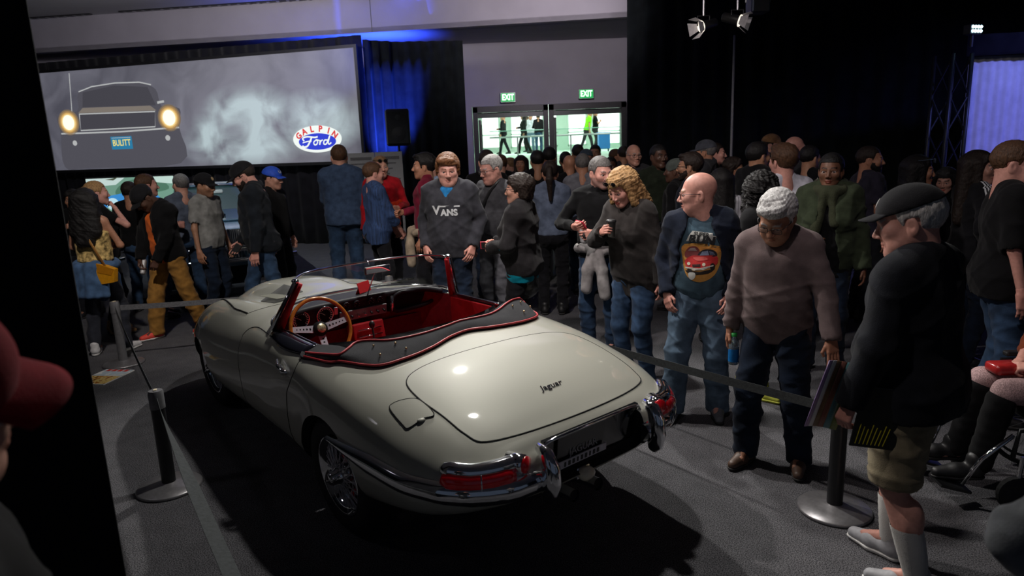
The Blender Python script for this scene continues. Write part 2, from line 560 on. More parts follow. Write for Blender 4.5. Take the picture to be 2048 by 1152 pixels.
# ------------------------------------------------------------------ drapes
def drape(name, pts, z0, z1, m, label, amp=0.05, wl=0.22, group=None, topwave=0.0, seed=0):
    """pleated curtain hanging along a plan polyline; local origin at the first point"""
    r = random.Random(seed)
    P = [Vector((p[0], p[1], 0)) for p in pts]
    o0 = P[0].copy()
    seg = [(P[i + 1] - P[i]).length for i in range(len(P) - 1)]
    L = sum(seg)
    n = int(L / wl * 8) + 1
    nz = 7
    ph = [r.uniform(0, 6.28) for _ in range(6)]
    V, F = [], []
    for i in range(n + 1):
        s = L * i / n
        k, t = 0, s
        while k < len(seg) - 1 and t > seg[k]:
            t -= seg[k]; k += 1
        d = (P[k + 1] - P[k]).normalized()
        b = P[k] + d * t - o0
        nn = Vector((d.y, -d.x, 0))
        for j in range(nz):
            f = j / (nz - 1)
            a = math.sin(6.2832 * s / wl + ph[0] + 0.8 * math.sin(s * 1.7 + ph[1])) + 0.5 * math.sin(6.2832 * s / (wl * 2.3) + ph[2] + f)
            p = b + nn * (amp * a * (1.0 - 0.35 * f))
            V.append((p.x, p.y, z0 + (z1 - z0) * f + (topwave * math.sin(s * 1.3) if j == nz - 1 else 0)))
    for i in range(n):
        for j in range(nz - 1):
            F.append((i * nz + j, (i + 1) * nz + j, (i + 1) * nz + j + 1, i * nz + j + 1))
    o = ob(name, V, F, m, smooth=True)
    md = o.modifiers.new('thick', 'SOLIDIFY'); md.thickness = 0.006
    o.location = o0
    return tag(o, label, 'curtain', group)

drape('stage_drape', [(-13.9, 17.65), (-2.8, 14.38)], 0.0, 4.16, DRAPE, 'long black drape hung behind and around the projection screen', 0.035, 0.3, seed=1)
drape('stage_drape', [(-2.78, 14.45), (-2.2, 14.9), (-0.83, 15.1)], 0.0, 4.08, DRAPE_B, 'black drape lit by blue light between the projection screen and the doors', 0.05, 0.24, seed=2)
drape('stage_drape', [(2.43, 14.1), (4.4, 13.0), (7.4, 11.6), (13.4, 10.4)], 0.0, 5.04, DRAPE_B, 'tall dark pleated drape filling the right side from the doors to the truss tower', 0.06, 0.34, seed=3)
drape('stage_drape', [(-1.225, 1.9), (-2.0, 1.93), (-4.6, 2.0)], 0.0, 4.9, DRAPE, 'black drape edge standing close behind the person in the red cap', 0.012, 0.5, seed=4)

# upright pole in front of the right drape
o = empty('drape_pole', (3.513, 11.0, 0), 0, 'thin grey upright pole standing in front of the tall dark drape', 'pole')
MB().lathe([(0.22, 0.0), (0.22, 0.012), (0.03, 0.03)], 20).build('base', STEEL, o)
MB().tube([(0, 0, 0.02), (0, 0, 2.3), (0, 0, 3.44)], [0.02, 0.02, 0.014], 10).build('tube', mat('grey_pole_paint', (0.32, 0.32, 0.34), 0.5), o, smooth=True)

# ------------------------------------------------------------------ projection screen
def screen_mat():
    m = bpy.data.materials.new('projected_picture')
    m.use_nodes = True
    nt = m.node_tree
    b = nt.nodes['Principled BSDF']
    b.inputs['Roughness'].default_value = 0.9
    tc = nt.nodes.new('ShaderNodeTexCoord')
    sp = nt.nodes.new('ShaderNodeSeparateXYZ'); nt.links.new(tc.outputs['Object'], sp.inputs[0])
    def blob(cx, cz, rx, rz):
        mp = nt.nodes.new('ShaderNodeMapping'); mp.inputs['Location'].default_value = (-cx / rx, 0, -cz / rz); mp.inputs['Scale'].default_value = (1 / rx, 0, 1 / rz)
        g = nt.nodes.new('ShaderNodeTexGradient'); g.gradient_type = 'SPHERICAL'
        nt.links.new(tc.outputs['Object'], mp.inputs[0]); nt.links.new(mp.outputs[0], g.inputs[0])
        return g.outputs[1]
    def math_n(op, a, bb, clamp=False):
        n = nt.nodes.new('ShaderNodeMath'); n.operation = op; n.use_clamp = clamp
        for i, v in enumerate((a, bb)):
            if isinstance(v, (int, float)): n.inputs[i].default_value = v
            else: nt.links.new(v, n.inputs[i])
        return n.outputs[0]
    n1 = nt.nodes.new('ShaderNodeTexNoise'); n1.inputs['Scale'].default_value = 1.5; n1.inputs['Detail'].default_value = 7; n1.inputs['Distortion'].default_value = 0.6
    nt.links.new(tc.outputs['Object'], n1.inputs[0])
    sm = math_n('ADD', math_n('MAXIMUM', blob(5.55, 0.75, 1.5, 0.95), math_n('MULTIPLY', blob(7.1, 0.8, 1.2, 0.7), 0.8)), math_n('MULTIPLY', blob(4.6, 0.45, 0.9, 0.5), 0.6))
    nz = math_n('MULTIPLY', math_n('SUBTRACT', n1.outputs[0], 0.28, True), 3.0, True)
    smoke = math_n('MULTIPLY', math_n('MULTIPLY', sm, 2.3, True), nz)
    n2 = nt.nodes.new('ShaderNodeTexNoise'); n2.inputs['Scale'].default_value = 0.9; n2.inputs['Detail'].default_value = 5; n2.inputs['Distortion'].default_value = 1.5
    nt.links.new(tc.outputs['Object'], n2.inputs[0])
    bg = nt.nodes.new('ShaderNodeValToRGB')
    bg.color_ramp.elements[0].position = 0.3; bg.color_ramp.elements[0].color = srgb(78, 78, 90) + (1,)
    bg.color_ramp.elements[1].position = 0.72; bg.color_ramp.elements[1].color = srgb(118, 118, 130) + (1,)
    nt.links.new(n2.outputs[0], bg.inputs[0])
    mx = nt.nodes.new('ShaderNodeMix'); mx.data_type = 'RGBA'
    nt.links.new(smoke, mx.inputs[0]); nt.links.new(bg.outputs[0], mx.inputs[6]); mx.inputs[7].default_value = srgb(196, 216, 220) + (1,)
    b.inputs['Base Color'].default_value = (0.12, 0.12, 0.125, 1)
    nt.links.new(mx.outputs[2], b.inputs['Emission Color'])
    b.inputs['Emission Strength'].default_value = 0.72
    return m

def em(name, c, s=1.0):
    return mat('proj_' + name, tuple(0.08 * x for x in c), 0.9, var=0, emit=(c[0], c[1], c[2], s))

SW, SZ0, SZ1 = 8.10, 1.73, 3.90
sc = empty('projection_screen', (-10.68, 16.45, SZ0), math.atan2(-0.28223, 0.95935),
           'wide projection screen showing a dark car with lit headlights and drifting smoke', 'projection screen')
SH = SZ1 - SZ0
MB().grid(lambda u, v: (u * SW, 0, v * SH), 2, 2).build('screen_surface', screen_mat(), sc)
m = MB()
for a, bx in (((SW / 2, 0.02, SH + 0.03), (SW + 0.12, 0.05, 0.06)), ((SW / 2, 0.02, -0.03), (SW + 0.12, 0.05, 0.06)), ((-0.03, 0.02, SH / 2), (0.06, 0.05, SH)), ((SW + 0.03, 0.02, SH / 2), (0.06, 0.05, SH))):
    m.box(a, bx)
m.build('frame', BLACK, sc)
def S(name, V2, F, c, lift=1, s=1.0):
    return ob(name, [(v[0], -0.003 * lift, v[1] - SZ0) for v in V2], F, em(c if isinstance(c, str) else name, EMC[c] if isinstance(c, str) else c, s), sc, smooth=False)
EMC = {'dark': srgb(78, 77, 85), 'darker': srgb(66, 65, 72), 'line': srgb(176, 178, 178), 'warm': srgb(255, 190, 90), 'hot': srgb(255, 252, 215), 'halo': srgb(190, 150, 90),
       'plate': srgb(40, 120, 160), 'platet': srgb(235, 220, 120), 'white': srgb(238, 245, 240), 'blue': srgb(45, 62, 205), 'red': srgb(214, 60, 62), 'tan': srgb(122, 114, 106)}
def spoly(name, pts, c, lift=1, s=1.0):
    return S(name, pts, [tuple(range(len(pts)))], c, lift, s)
def sline(name, pts, w, c, lift=2, s=1.0):
    V, F = ribbon(pts, w)
    return S(name, V, F, c, lift, s)
spoly('car_body', catmull([(0.5, 2.55), (0.46, 1.80), (1.2, 1.76), (3.7, 1.80), (3.78, 2.55), (3.85, 2.95), (3.4, 3.02), (3.3, 3.38), (2.9, 3.54), (2.2, 3.57), (1.5, 3.52), (1.18, 3.40), (1.08, 3.03), (0.5, 2.95)], 4, True), 'dark', 1)
spoly('car_windscreen', [(1.25, 3.10), (3.25, 3.05), (3.1, 3.44), (2.2, 3.52), (1.32, 3.42)], 'darker', 2)
spoly('car_bonnet', [(1.1, 2.98), (3.25, 2.94), (3.1, 3.05), (1.25, 3.09)], 'tan', 2)
spoly('car_grille', [(1.14, 2.95), (3.2, 2.91), (3.14, 2.60), (1.12, 2.61)], 'darker', 2)
sline('grille_frame', [(1.13, 2.96), (3.21, 2.92), (3.16, 2.60), (1.10, 2.60), (1.13, 2.96)], 0.026, 'line', 3)
sline('bumper', [(0.52, 2.55), (2.2, 2.53), (3.78, 2.56)], 0.034, 'line', 3)
sline('roof_edge', [(1.21, 3.44), (1.6, 3.53), (2.24, 3.57), (2.9, 3.55), (3.2, 3.48)], 0.025, 'line', 3)
sline('antenna', [(1.03, 3.85), (0.93, 3.02)], 0.02, 'line', 3)
sline('wing_mirror', [(3.30, 3.10), (3.48, 3.12)], 0.05, 'line', 3)
for x, z in ((0.79, 2.79), (3.56, 2.77)):
    for q_, (rr_, cc_) in enumerate(((0.30, (120, 104, 84)), (0.265, (160, 128, 84)), (0.23, (208, 166, 96)), (0.20, (240, 206, 140)))):
        EMC['glow%d' % q_] = srgb(*cc_)
        spoly('headlight_glow', ellipse(x, z, rr_, rr_ * 0.95, 28), 'glow%d' % q_, 3 + q_ * 0.4, 1.0)
    spoly('headlight', ellipse(x, z, 0.165, 0.165, 24), 'hot', 5, 1.3)
for x, z in ((0.87, 2.33), (3.45, 2.35)):
    spoly('fog_lamp', ellipse(x, z, 0.065, 0.06, 14), 'line', 3)
spoly('number_plate', [(1.9, 2.15), (2.48, 2.15), (2.48, 2.43), (1.9, 2.43)], 'plate', 3)
V, F = text_mesh('BULITT', 0.19, 0, bold=0.003)
S('plate_lettering', [(2.19 + v.x * 0.82, 2.285 + v.y) for v in V], F, 'platet', 4)
sline('plate_edge', [(1.93, 2.40), (2.45, 2.40)], 0.012, 'line', 4)
# dealer badge: white oval, red arched word, blue oval with script
BX, BZ = 7.12, 2.19
spoly('badge_oval', ellipse(BX, BZ, 0.56, 0.27, 40), 'white', 3)
spoly('badge_blue_oval', ellipse(BX + 0.0, BZ - 0.05, 0.43, 0.165, 40), 'blue', 4)
for i, chh in enumerate('GALPIN'):
    V, F = text_mesh(chh, 0.165, 0, bold=0.007)
    a = math.radians(150 - i * 24)
    cx, cz = BX + 0.475 * math.cos(a), BZ - 0.055 + 0.255 * math.sin(a)
    tl = math.atan2(-0.255 * math.cos(a), 0.475 * math.sin(a)) * -1
    tl = math.atan2(0.255 * math.cos(a) * -1, 0.475 * math.sin(a))
    co, si = math.cos(tl), math.sin(tl)
    S('badge_letter', [(cx + v.x * co - v.y * si, cz + v.x * si + v.y * co) for v in V], F, 'red', 5)
def script(pts, w, n=6):
    q = catmull(pts, n)
    sline('badge_script', [(BX + p[0], BZ - 0.05 + p[1]) for p in q], w, 'white', 5)
script([(-0.30, 0.02), (-0.33, 0.075), (-0.22, 0.105), (-0.05, 0.085), (0.02, 0.10)], 0.032)
script([(-0.12, 0.09), (-0.17, 0.0), (-0.24, -0.085), (-0.32, -0.10), (-0.35, -0.07)], 0.036)
script([(-0.34, -0.015), (-0.22, 0.01), (-0.13, 0.015)], 0.022)
script([(-0.02, 0.035), (-0.08, -0.01), (-0.07, -0.06), (-0.02, -0.055), (0.01, 0.0), (-0.02, 0.035), (0.05, 0.02)], 0.026)
script([(0.07, 0.03), (0.05, -0.065), (0.08, 0.0), (0.13, 0.03)], 0.026)
script([(0.24, 0.02), (0.17, 0.02), (0.145, -0.045), (0.19, -0.06), (0.24, 0.0), (0.30, 0.11), (0.25, -0.02), (0.27, -0.06), (0.32, -0.03)], 0.028)

# ------------------------------------------------------------------ wall display with a painted blue car, on a stand
tv = empty('television_display', (-7.87, 14.6, 0), math.radians(-1), 'lit display on a stand showing a pale green and blue sports car picture', 'display')
TVW, TVZ0, TVZ1 = 1.84, 0.82, 1.56
MB().box((0, 0.03, (TVZ0 + TVZ1) / 2), (TVW + 0.06, 0.05, TVZ1 - TVZ0 + 0.06)).build('bezel', BLACK, tv)
m = MB()
for sx in (-0.5, 0.5):
    m.tube([(sx, 0.05, 0), (sx, 0.05, 1.0)], 0.025)
m.box((0, 0.1, 0.02), (1.2, 0.5, 0.04)); m.build('stand', BLACK, tv)
def tvp(name, pts, c, lift, s=0.9):
    ob(name, [(p[0], -0.002 * lift, p[1]) for p in pts], [tuple(range(len(pts)))], mat('tv_' + name, tuple(0.3 * q for q in c), 0.5, var=0, emit=c + (s,)), tv, smooth=False)
h = TVW / 2
tvp('picture', [(-h, TVZ0), (h, TVZ0), (h, TVZ1), (-h, TVZ1)], srgb(112, 152, 134), 1)
tvp('sky', [(-h, 1.38), (-0.3, 1.42), (-0.1, TVZ1), (-h, TVZ1)], srgb(196, 216, 212), 2)
tvp('hill', catmull([(-0.25, 1.38), (0.1, 1.52), (0.6, 1.5), (0.8, 1.3), (0.3, 1.22), (-0.3, 1.2)], 4, True), srgb(78, 118, 98), 2)
tvp('picture_car', catmull([(-0.75, 1.0), (-0.6, 1.16), (-0.3, 1.22), (0.05, 1.28), (0.4, 1.26), (0.6, 1.1), (0.5, 0.95), (-0.3, 0.94)], 5, True), srgb(60, 140, 208), 3)
tvp('picture_wheel', ellipse(-0.42, 1.02, 0.13, 0.13, 18), srgb(190, 225, 236), 4)
tvp('picture_lamp', ellipse(0.0, 1.33, 0.15, 0.15, 18), srgb(205, 226, 232), 4)
tvp('picture_lamp_core', ellipse(0.0, 1.33, 0.08, 0.08, 18), srgb(70, 110, 150), 5)
tvp('caption_mark', [(-0.52, 1.53), (-0.34, 1.51), (-0.22, 1.58), (-0.36, 1.55)], srgb(70, 80, 60), 4)
tvp('sky_right', [(0.56, 1.44), (h, 1.40), (h, TVZ1), (0.5, TVZ1)], srgb(190, 216, 206), 3)

# information board of two white panels with print
o = empty('information_board', (-2.27, 12.1, 0), math.radians(4), 'white freestanding information board with small grey print', 'sign')
m = MB()
for sx in (-0.42, 0.42): m.box((sx, 0.03, 0.95), (0.04, 0.04, 1.9))
m.build('stand', STEEL, o)
WB = mat('white_board', srgb(170, 172, 176), 0.6, var=0.03)
for k, sx in enumerate((-0.235, 0.235)):
    pnl = MB().box((sx, 0, 1.40), (0.46, 0.03, 1.0)).build('panel', WB, o)
    for q in range(9):
        L = 0.36 - 0.06 * ((q * 5) % 4)
        MB().box((sx - 0.18 + L / 2, -0.017, 1.80 - q * 0.09), (L, 0.004, 0.022 if q else 0.05)).build('print_line', mat('grey_print', (0.16, 0.16, 0.17), 0.7), pnl)

# loudspeaker on a tripod stand
o = empty('loudspeaker', (-1.98, 13.0, 0), math.radians(12), 'black loudspeaker on a pole stand in front of the blue-lit drape', 'loudspeaker')
MB().box((0, 0, 2.32), (0.42, 0.36, 0.66), bev=0.04).build('cabinet', BLACK, o)
MB().box((0, -0.185, 2.32), (0.36, 0.02, 0.58), bev=0.008).build('grille', mat('speaker_grille', (0.03, 0.035, 0.04), 0.5, 0.4), o)
MB().lathe([(0.13, 0), (0.10, 0.012), (0.03, 0.03)], 20, (0, -0.195, 2.2), rot('X', 90)).build('woofer', mat('speaker_cone', (0.05, 0.055, 0.06), 0.6), o)
MB().lathe([(0.05, 0), (0.02, 0.012)], 16, (0, -0.195, 2.5), rot('X', 90)).build('tweeter', MATS['speaker_cone'], o)
MB().tube([(0, 0, 0.35), (0, 0, 2.0)], 0.02).build('pole', BLACK, o)
for k in range(3):
    a = 2.094 * k + 0.5
    MB().tube([(0, 0, 0.75), (0.45 * math.cos(a), 0.45 * math.sin(a), 0.01)], 0.012).build('leg', BLACK, o)

# ------------------------------------------------------------------ hanging stage lamps with barn doors
LENS = mat('lamp_lens', (1, 1, 1), 0.3, var=0, emit=(1.0, 0.97, 0.92, 18))
BARN = mat('barn_door_metal', (0.62, 0.60, 0.62), 0.4, 0.3)
def stage_lamp(loc, rz, tilt, label, power, k=0.62):
    o = empty('stage_lamp', loc, 0, label, 'stage light')
    R = rot('Z', rz) @ rot('X', tilt)
    sc_ = lambda prof: [(r * k, z * k) for r, z in prof]
    MB().lathe(sc_([(0.05, -0.26), (0.075, -0.24), (0.08, 0.0), (0.085, 0.02), (0.085, 0.05)]), 20, (0, 0, 0), R).build('can', BLACK, o, smooth=True)
    MB().lathe(sc_([(0.086, 0.03), (0.097, 0.035), (0.097, 0.055), (0.086, 0.06)]), 20, (0, 0, 0), R).build('lens_ring', mat('lamp_ring', (0.9, 0.85, 0.75), 0.3, 0.6, emit=(1, 0.9, 0.75, 1.2)), o, smooth=True)
    MB().lathe(sc_([(0.0, 0.042), (0.078, 0.042)]), 20, (0, 0, 0), R, close=False).build('lens', LENS, o)
    for q in range(4):
        a = math.pi / 2 * q
        u = Vector((math.cos(a), math.sin(a), 0)) * k; t = Vector((-u.y, u.x, 0))
        pts = [R @ (u * 0.09 - t * 0.06 + Vector((0, 0, 0.055 * k))), R @ (u * 0.09 + t * 0.06 + Vector((0, 0, 0.055 * k))),
               R @ (u * 0.16 + t * 0.11 + Vector((0, 0, 0.19 * k))), R @ (u * 0.16 - t * 0.11 + Vector((0, 0, 0.19 * k)))]
        MB().poly(pts, R @ u, 0.003).build('barn_door', BARN, o)
    MB().tube([(0.1 * k, 0, 0.0), (0.1 * k, 0, 0.16 * k), (-0.1 * k, 0, 0.16 * k), (-0.1 * k, 0, 0.0)], 0.008).build('yoke', BLACK, o)
    MB().tube([(0, 0, 0.16 * k), (0, 0, 5.08 - loc[2])], 0.013).build('hanger_pipe', STEEL, o)
    MB().box(R @ Vector((0.03, 0, -0.16)) * k, (0.04, 0.03, 0.025)).build('name_plate', mat('brass_tag', (0.4, 0.27, 0.08), 0.5), o)
    dv = R @ Vector((0, 0, 1))
    spot('stage_lamp_beam', tuple(Vector(loc) + dv * 0.05), tuple(Vector(loc) + dv * 3), power, 50, 0.5, (1, 0.96, 0.9), 0.04)
    return o
stage_lamp((2.10, 7.6, 3.10), -72, 104, 'hanging stage lamp with barn doors turned towards the projection screen', 120)
stage_lamp((2.42, 7.5, 3.13), 62, 108, 'hanging stage lamp with barn doors turned towards the truss tower', 60)
o = empty('stage_lamp', (2.80, 8.0, 3.38), 0, 'unlit boxy stage lamp hanging high before the dark drape', 'stage light')
MB().box((0, 0, 0), (0.2, 0.22, 0.24), bev=0.02).build('can', mat('blue_black_metal', (0.02, 0.03, 0.06), 0.4, 0.3), o)
MB().box((0, -0.12, -0.02), (0.16, 0.02, 0.18)).build('lens', BLACK, o)
MB().tube([(0.13, 0, 0.0), (0.13, 0, 0.2), (-0.13, 0, 0.2), (-0.13, 0, 0)], 0.01).build('yoke', STEEL, o)
MB().tube([(0, 0, 0.2), (0, 0, 1.68)], 0.016).build('hanger_pipe', STEEL, o)

# ------------------------------------------------------------------ truss tower, blue-lit panel and flood lamp
o = empty('truss_tower', (5.62, 9.0, 0), math.radians(12), 'black lattice truss tower standing beside the blue-lit white curtain', 'truss')
TR = mat('black_truss', (0.022, 0.025, 0.028), 0.4, 0.5)
for sx in (-0.14, 0.14):
    for sy in (-0.14, 0.14):
        MB().tube([(sx, sy, 0), (sx, sy, 2.85)], 0.025, 8).build('chord', TR, o, smooth=True)
for sx, sy in ((1, 0), (-1, 0), (0, 1), (0, -1)):
    for q in range(6):
        z0, z1 = 0.05 + q * 0.46, 0.05 + (q + 1) * 0.46
        a = 0.14 if q % 2 else -0.14
        p0 = (sx * 0.14, a, z0) if sx else (a, sy * 0.14, z0)
        p1 = (sx * 0.14, -a, z1) if sx else (-a, sy * 0.14, z1)
        MB().tube([p0, p1], 0.012, 6).build('brace', TR, o)
MB().box((0, 0, 0.01), (0.6, 0.6, 0.02)).build('base_plate', TR, o)
WHITED = cloth('white_backlit', (0.62, 0.62, 0.66), var=0.1, scale=8)
drape('backlit_curtain', [(6.02, 9.3), (8.6, 8.95)], 0, 2.84, WHITED, 'white pleated curtain glowing blue beside the truss tower', 0.012, 0.1, seed=9)
drape('curtain_valance', [(5.9, 9.18), (8.6, 8.8)], 2.84, 3.1, DRAPE, 'dark valance band above the blue-lit white curtain', 0.01, 0.4, seed=10)
MB_o = empty('flood_lamp', (5.8, 8.95, 3.13), math.radians(20), 'small LED flood lamp glowing cyan white on top of the valance', 'stage light')
MB().box((0, 0, 0.0), (0.2, 0.1, 0.12), bev=0.01).build('housing', BLACK, MB_o)
LED = mat('led_cyan', (0.8, 1, 1), 0.3, var=0, emit=(0.55, 0.95, 1.0, 9))
for q in range(4):
    for r_ in range(2):
        MB().lathe([(0.02, 0), (0.012, 0.012)], 10, (-0.07 + q * 0.047, -0.055, -0.022 + r_ * 0.05), rot('X', 90)).build('led', LED, MB_o)
MB().tube([(0, 0, -0.06), (0, 0, -0.2)], 0.02).build('bracket', BLACK, MB_o)
spot('curtain_fill', (6.9, 6.9, 3.9), (7.0, 9.1, 1.7), 260, 90, 0.9, (0.22, 0.25, 1.0), 0.1)  # added blue fill, set apart from the flood lamp to even the curtain
spot('curtain_fill_low', (6.9, 7.6, 0.3), (6.9, 9.2, 1.7), 60, 100, 0.9, (0.14, 0.12, 1.0), 0.1)  # second unseen blue fill added low before the curtain

# ------------------------------------------------------------------ belt stanchions and belts
SB = mat('stanchion_black', (0.02, 0.02, 0.022), 0.35, 0.3)
SG = mat('stanchion_grey', (0.19, 0.19, 0.20), 0.42, 0.4)
STN = [(-2.145, 3.91, 'stanchion standing beside the rear left wheel of the silver car', SB), (-3.842, 6.521, 'stanchion standing over the magazine on the carpet', SG),
       (1.682, 3.365, 'stanchion at the feet of the old man in the black cap', SB), (-1.32, 7.3, 'stanchion behind the bonnet of the silver car', SB), (-0.62, 1.55, 'stanchion at the near end of the belt by the silver car', SB)]
for x, y, lab, pm in STN:
    o = empty('belt_stanchion', (x, y, 0), rnd.uniform(0, 6), ('black ' if pm is SB else 'grey ') + lab, 'stanchion', 'belt stanchions around the silver car')
    MB().lathe([(0.185, 0.0), (0.188, 0.012), (0.18, 0.02), (0.11, 0.032), (0.05, 0.042), (0.042, 0.045)], 36).build('base', mat('stanchion_base', (0.30, 0.29, 0.30), 0.38, 0.7), o, smooth=True)
    MB().lathe([(0.04, 0.04), (0.04, 0.52)], 24).build('post', pm, o, angle=40)
    MB().lathe([(0.043, 0.52), (0.043, 0.615), (0.038, 0.63), (0.0, 0.632)], 24).build('head', SG, o, angle=40)
    MB().box((0.043, 0, 0.565), (0.012, 0.03, 0.06)).build('belt_slot', BLACK, o)
    MB().box((0, 0, 0.634), (0.03, 0.018, 0.004)).build('cap_badge', mat('badge_cream', (0.6, 0.52, 0.36), 0.5), o)
BELT = cloth('woven_belt', (0.055, 0.06, 0.062), var=0.2, scale=60, bump=0.5, bscale=300)
BELTL = cloth('woven_belt_light', (0.13, 0.13, 0.14), var=0.2, scale=60, bump=0.5)
def belt(a, b, m, label, sag=0.03, twist=0.0, hh_=0.026):
    a, b = Vector((a[0], a[1], 0.565)), Vector((b[0], b[1], 0.565))
    dd = (b - a).normalized(); a2, b2 = a + dd * 0.045, b - dd * 0.045
    nn = Vector((dd.y, -dd.x, 0)) * 0.0012
    V, F = [], []
    N = 24
    for i in range(N + 1):
        t = i / N
        p = a2.lerp(b2, t) - Vector((0, 0, sag * 4 * t * (1 - t)))
        tw = Matrix.Rotation(math.radians(twist) * min(1, 2.2 * t), 3, dd)
        for q in (nn + Vector((0, 0, hh_)), nn - Vector((0, 0, hh_)), -nn - Vector((0, 0, hh_)), -nn + Vector((0, 0, hh_))):
            V.append(p + tw @ q - a)
    for i in range(N):
        for k in range(4):
            F.append((i * 4 + k, i * 4 + (k + 1) % 4, (i + 1) * 4 + (k + 1) % 4, (i + 1) * 4 + k))
    o = ob('barrier_belt', V, F, m, smooth=False)
    o.location = a
    return tag(o, label, 'barrier belt')
belt(STN[0], STN[4], BELT, 'dark woven belt running from the stanchion by the rear left wheel towards the viewer', twist=72, hh_=0.031)
belt(STN[1], STN[0], BELT, 'dark woven belt seen edge-on between the two stanchions beside the drape')
belt(STN[1], STN[3], BELTL, 'grey woven belt passing before the man in tan trousers and behind the bonnet')
belt(STN[2], STN[3], BELT, 'dark woven belt running in front of the men beside the silver car')

# magazine lying on the carpet
o = empty('magazine', (-3.80, 6.12, 0.0), math.radians(-10), 'glossy magazine with a colourful cover lying on the carpet', 'magazine')
MB().box((0, 0, 0.005), (0.30, 0.40, 0.009)).build('pages', mat('paper_white', (0.75, 0.74, 0.7), 0.6, var=0.03), o)
def cover_mat(name, cols, scale=9):
    m = bpy.data.materials.new(name); m.use_nodes = True
    nt = m.node_tree; b = nt.nodes['Principled BSDF']; b.inputs['Roughness'].default_value = 0.25
    tc = nt.nodes.new('ShaderNodeTexCoord'); v = nt.nodes.new('ShaderNodeTexNoise'); v.inputs['Scale'].default_value = scale; v.inputs['Detail'].default_value = 5
    r = nt.nodes.new('ShaderNodeValToRGB'); r.color_ramp.interpolation = 'CONSTANT'
    els = r.color_ramp.elements
    for i, c in enumerate(cols):
        e = els[i] if i < 2 else els.new(0.5)
        e.position = 0.28 + 0.44 * i / len(cols); e.color = tuple(c) + (1,)
    nt.links.new(tc.outputs['Object'], v.inputs[0]); nt.links.new(v.outputs[0], r.inputs[0]); nt.links.new(r.outputs[0], b.inputs['Base Color'])
    return m
MB().box((0, -0.09, 0.0105), (0.298, 0.20, 0.002)).build('cover_photo', cover_mat('cover_photo', [srgb(60, 40, 20), srgb(190, 120, 40), srgb(230, 200, 120), srgb(150, 70, 30), srgb(240, 235, 220)], 22), o)
MB().box((0, 0.10, 0.0105), (0.298, 0.18, 0.002)).build('cover_sky', cover_mat('cover_sky', [srgb(220, 225, 225), srgb(190, 205, 215), srgb(240, 240, 238)], 6), o)
for q in range(4):
    MB().box((-0.09 + q * 0.06, 0.165, 0.0122), (0.042, 0.05, 0.001)).build('title_block', mat('title_red', srgb(200, 60, 50), 0.4), o)

# ================================================================== THE SILVER ROADSTER
def hermite(xs, ys):
    xs, ys = np.array(xs, float), np.array(ys, float)
    m = np.gradient(ys, xs)
    d = np.diff(ys) / np.diff(xs)
    for i in range(1, len(xs) - 1):
        if d[i - 1] * d[i] <= 0: m[i] = 0
        else:
            lim = 3 * min(abs(d[i - 1]), abs(d[i]))
            m[i] = math.copysign(min(abs(m[i]), lim), m[i])
    def f(x):
        x = np.clip(np.asarray(x, float), xs[0], xs[-1])
        i = np.clip(np.searchsorted(xs, x) - 1, 0, len(xs) - 2)
        h = xs[i + 1] - xs[i]; t = (x - xs[i]) / h
        return ((2 * t ** 3 - 3 * t ** 2 + 1) * ys[i] + (t ** 3 - 2 * t ** 2 + t) * h * m[i] + (-2 * t ** 3 + 3 * t ** 2) * ys[i + 1] + (t ** 3 - t ** 2) * h * m[i + 1])
    return f
BXS = [-1.12, -1.10, -1.05, -0.95, -0.80, -0.5, -0.2, 0.1, 0.4, 0.7, 1.0, 1.3, 1.7, 2.1, 2.44, 2.75, 3.0, 3.15, 3.24, 3.28]
fW = hermite(BXS, [.30, .46, .60, .715, .79, .845, .86, .86, .835, .81, .80, .79, .785, .775, .745, .68, .57, .45, .31, .18])
fT = hermite(BXS, [.60, .66, .705, .755, .81, .875, .91, .93, .935, .942, .955, .970, .955, .92, .875, .80, .715, .63, .56, .52])
fB = hermite(BXS, [.52, .49, .455, .40, .33, .25, .20, .18, .17, .17, .17, .17, .17, .18, .20, .23, .28, .33, .38, .42])
fN = hermite(BXS, [2.2, 2.2, 2.3, 2.5, 2.9, 3.6, 4.4, 5.0, 5.5, 5.5, 4.5, 3.4, 2.8, 2.6, 2.6, 2.4, 2.2, 2.1, 2.0, 2.0])
fM = hermite(BXS, [.57, .575, .575, .57, .56, .54, .53, .52, .52, .52, .52, .52, .52, .52, .52, .51, .50, .49, .48, .47])
def bonnet_bump(x, y):
    g = np.exp(-((x - 2.25) / 0.62) ** 4)
    ay = np.abs(y)
    return g * (0.045 * np.exp(-((ay - 0.56) / 0.15) ** 2) - 0.035 * np.exp(-((ay - 0.36) / 0.09) ** 2) + 0.075 * np.exp(-(ay / 0.27) ** 4))
def ztop(x, y):
    w, zt, zm, n = fW(x), fT(x), fM(x), fN(x)
    q = np.clip(np.abs(y) / w, 0, 1)
    f = np.clip(1 - q ** n, 0, 1) ** (1 / n)
    return zm + (zt - zm) * f + bonnet_bump(x, y) * np.clip(f * 1.5, 0, 1)

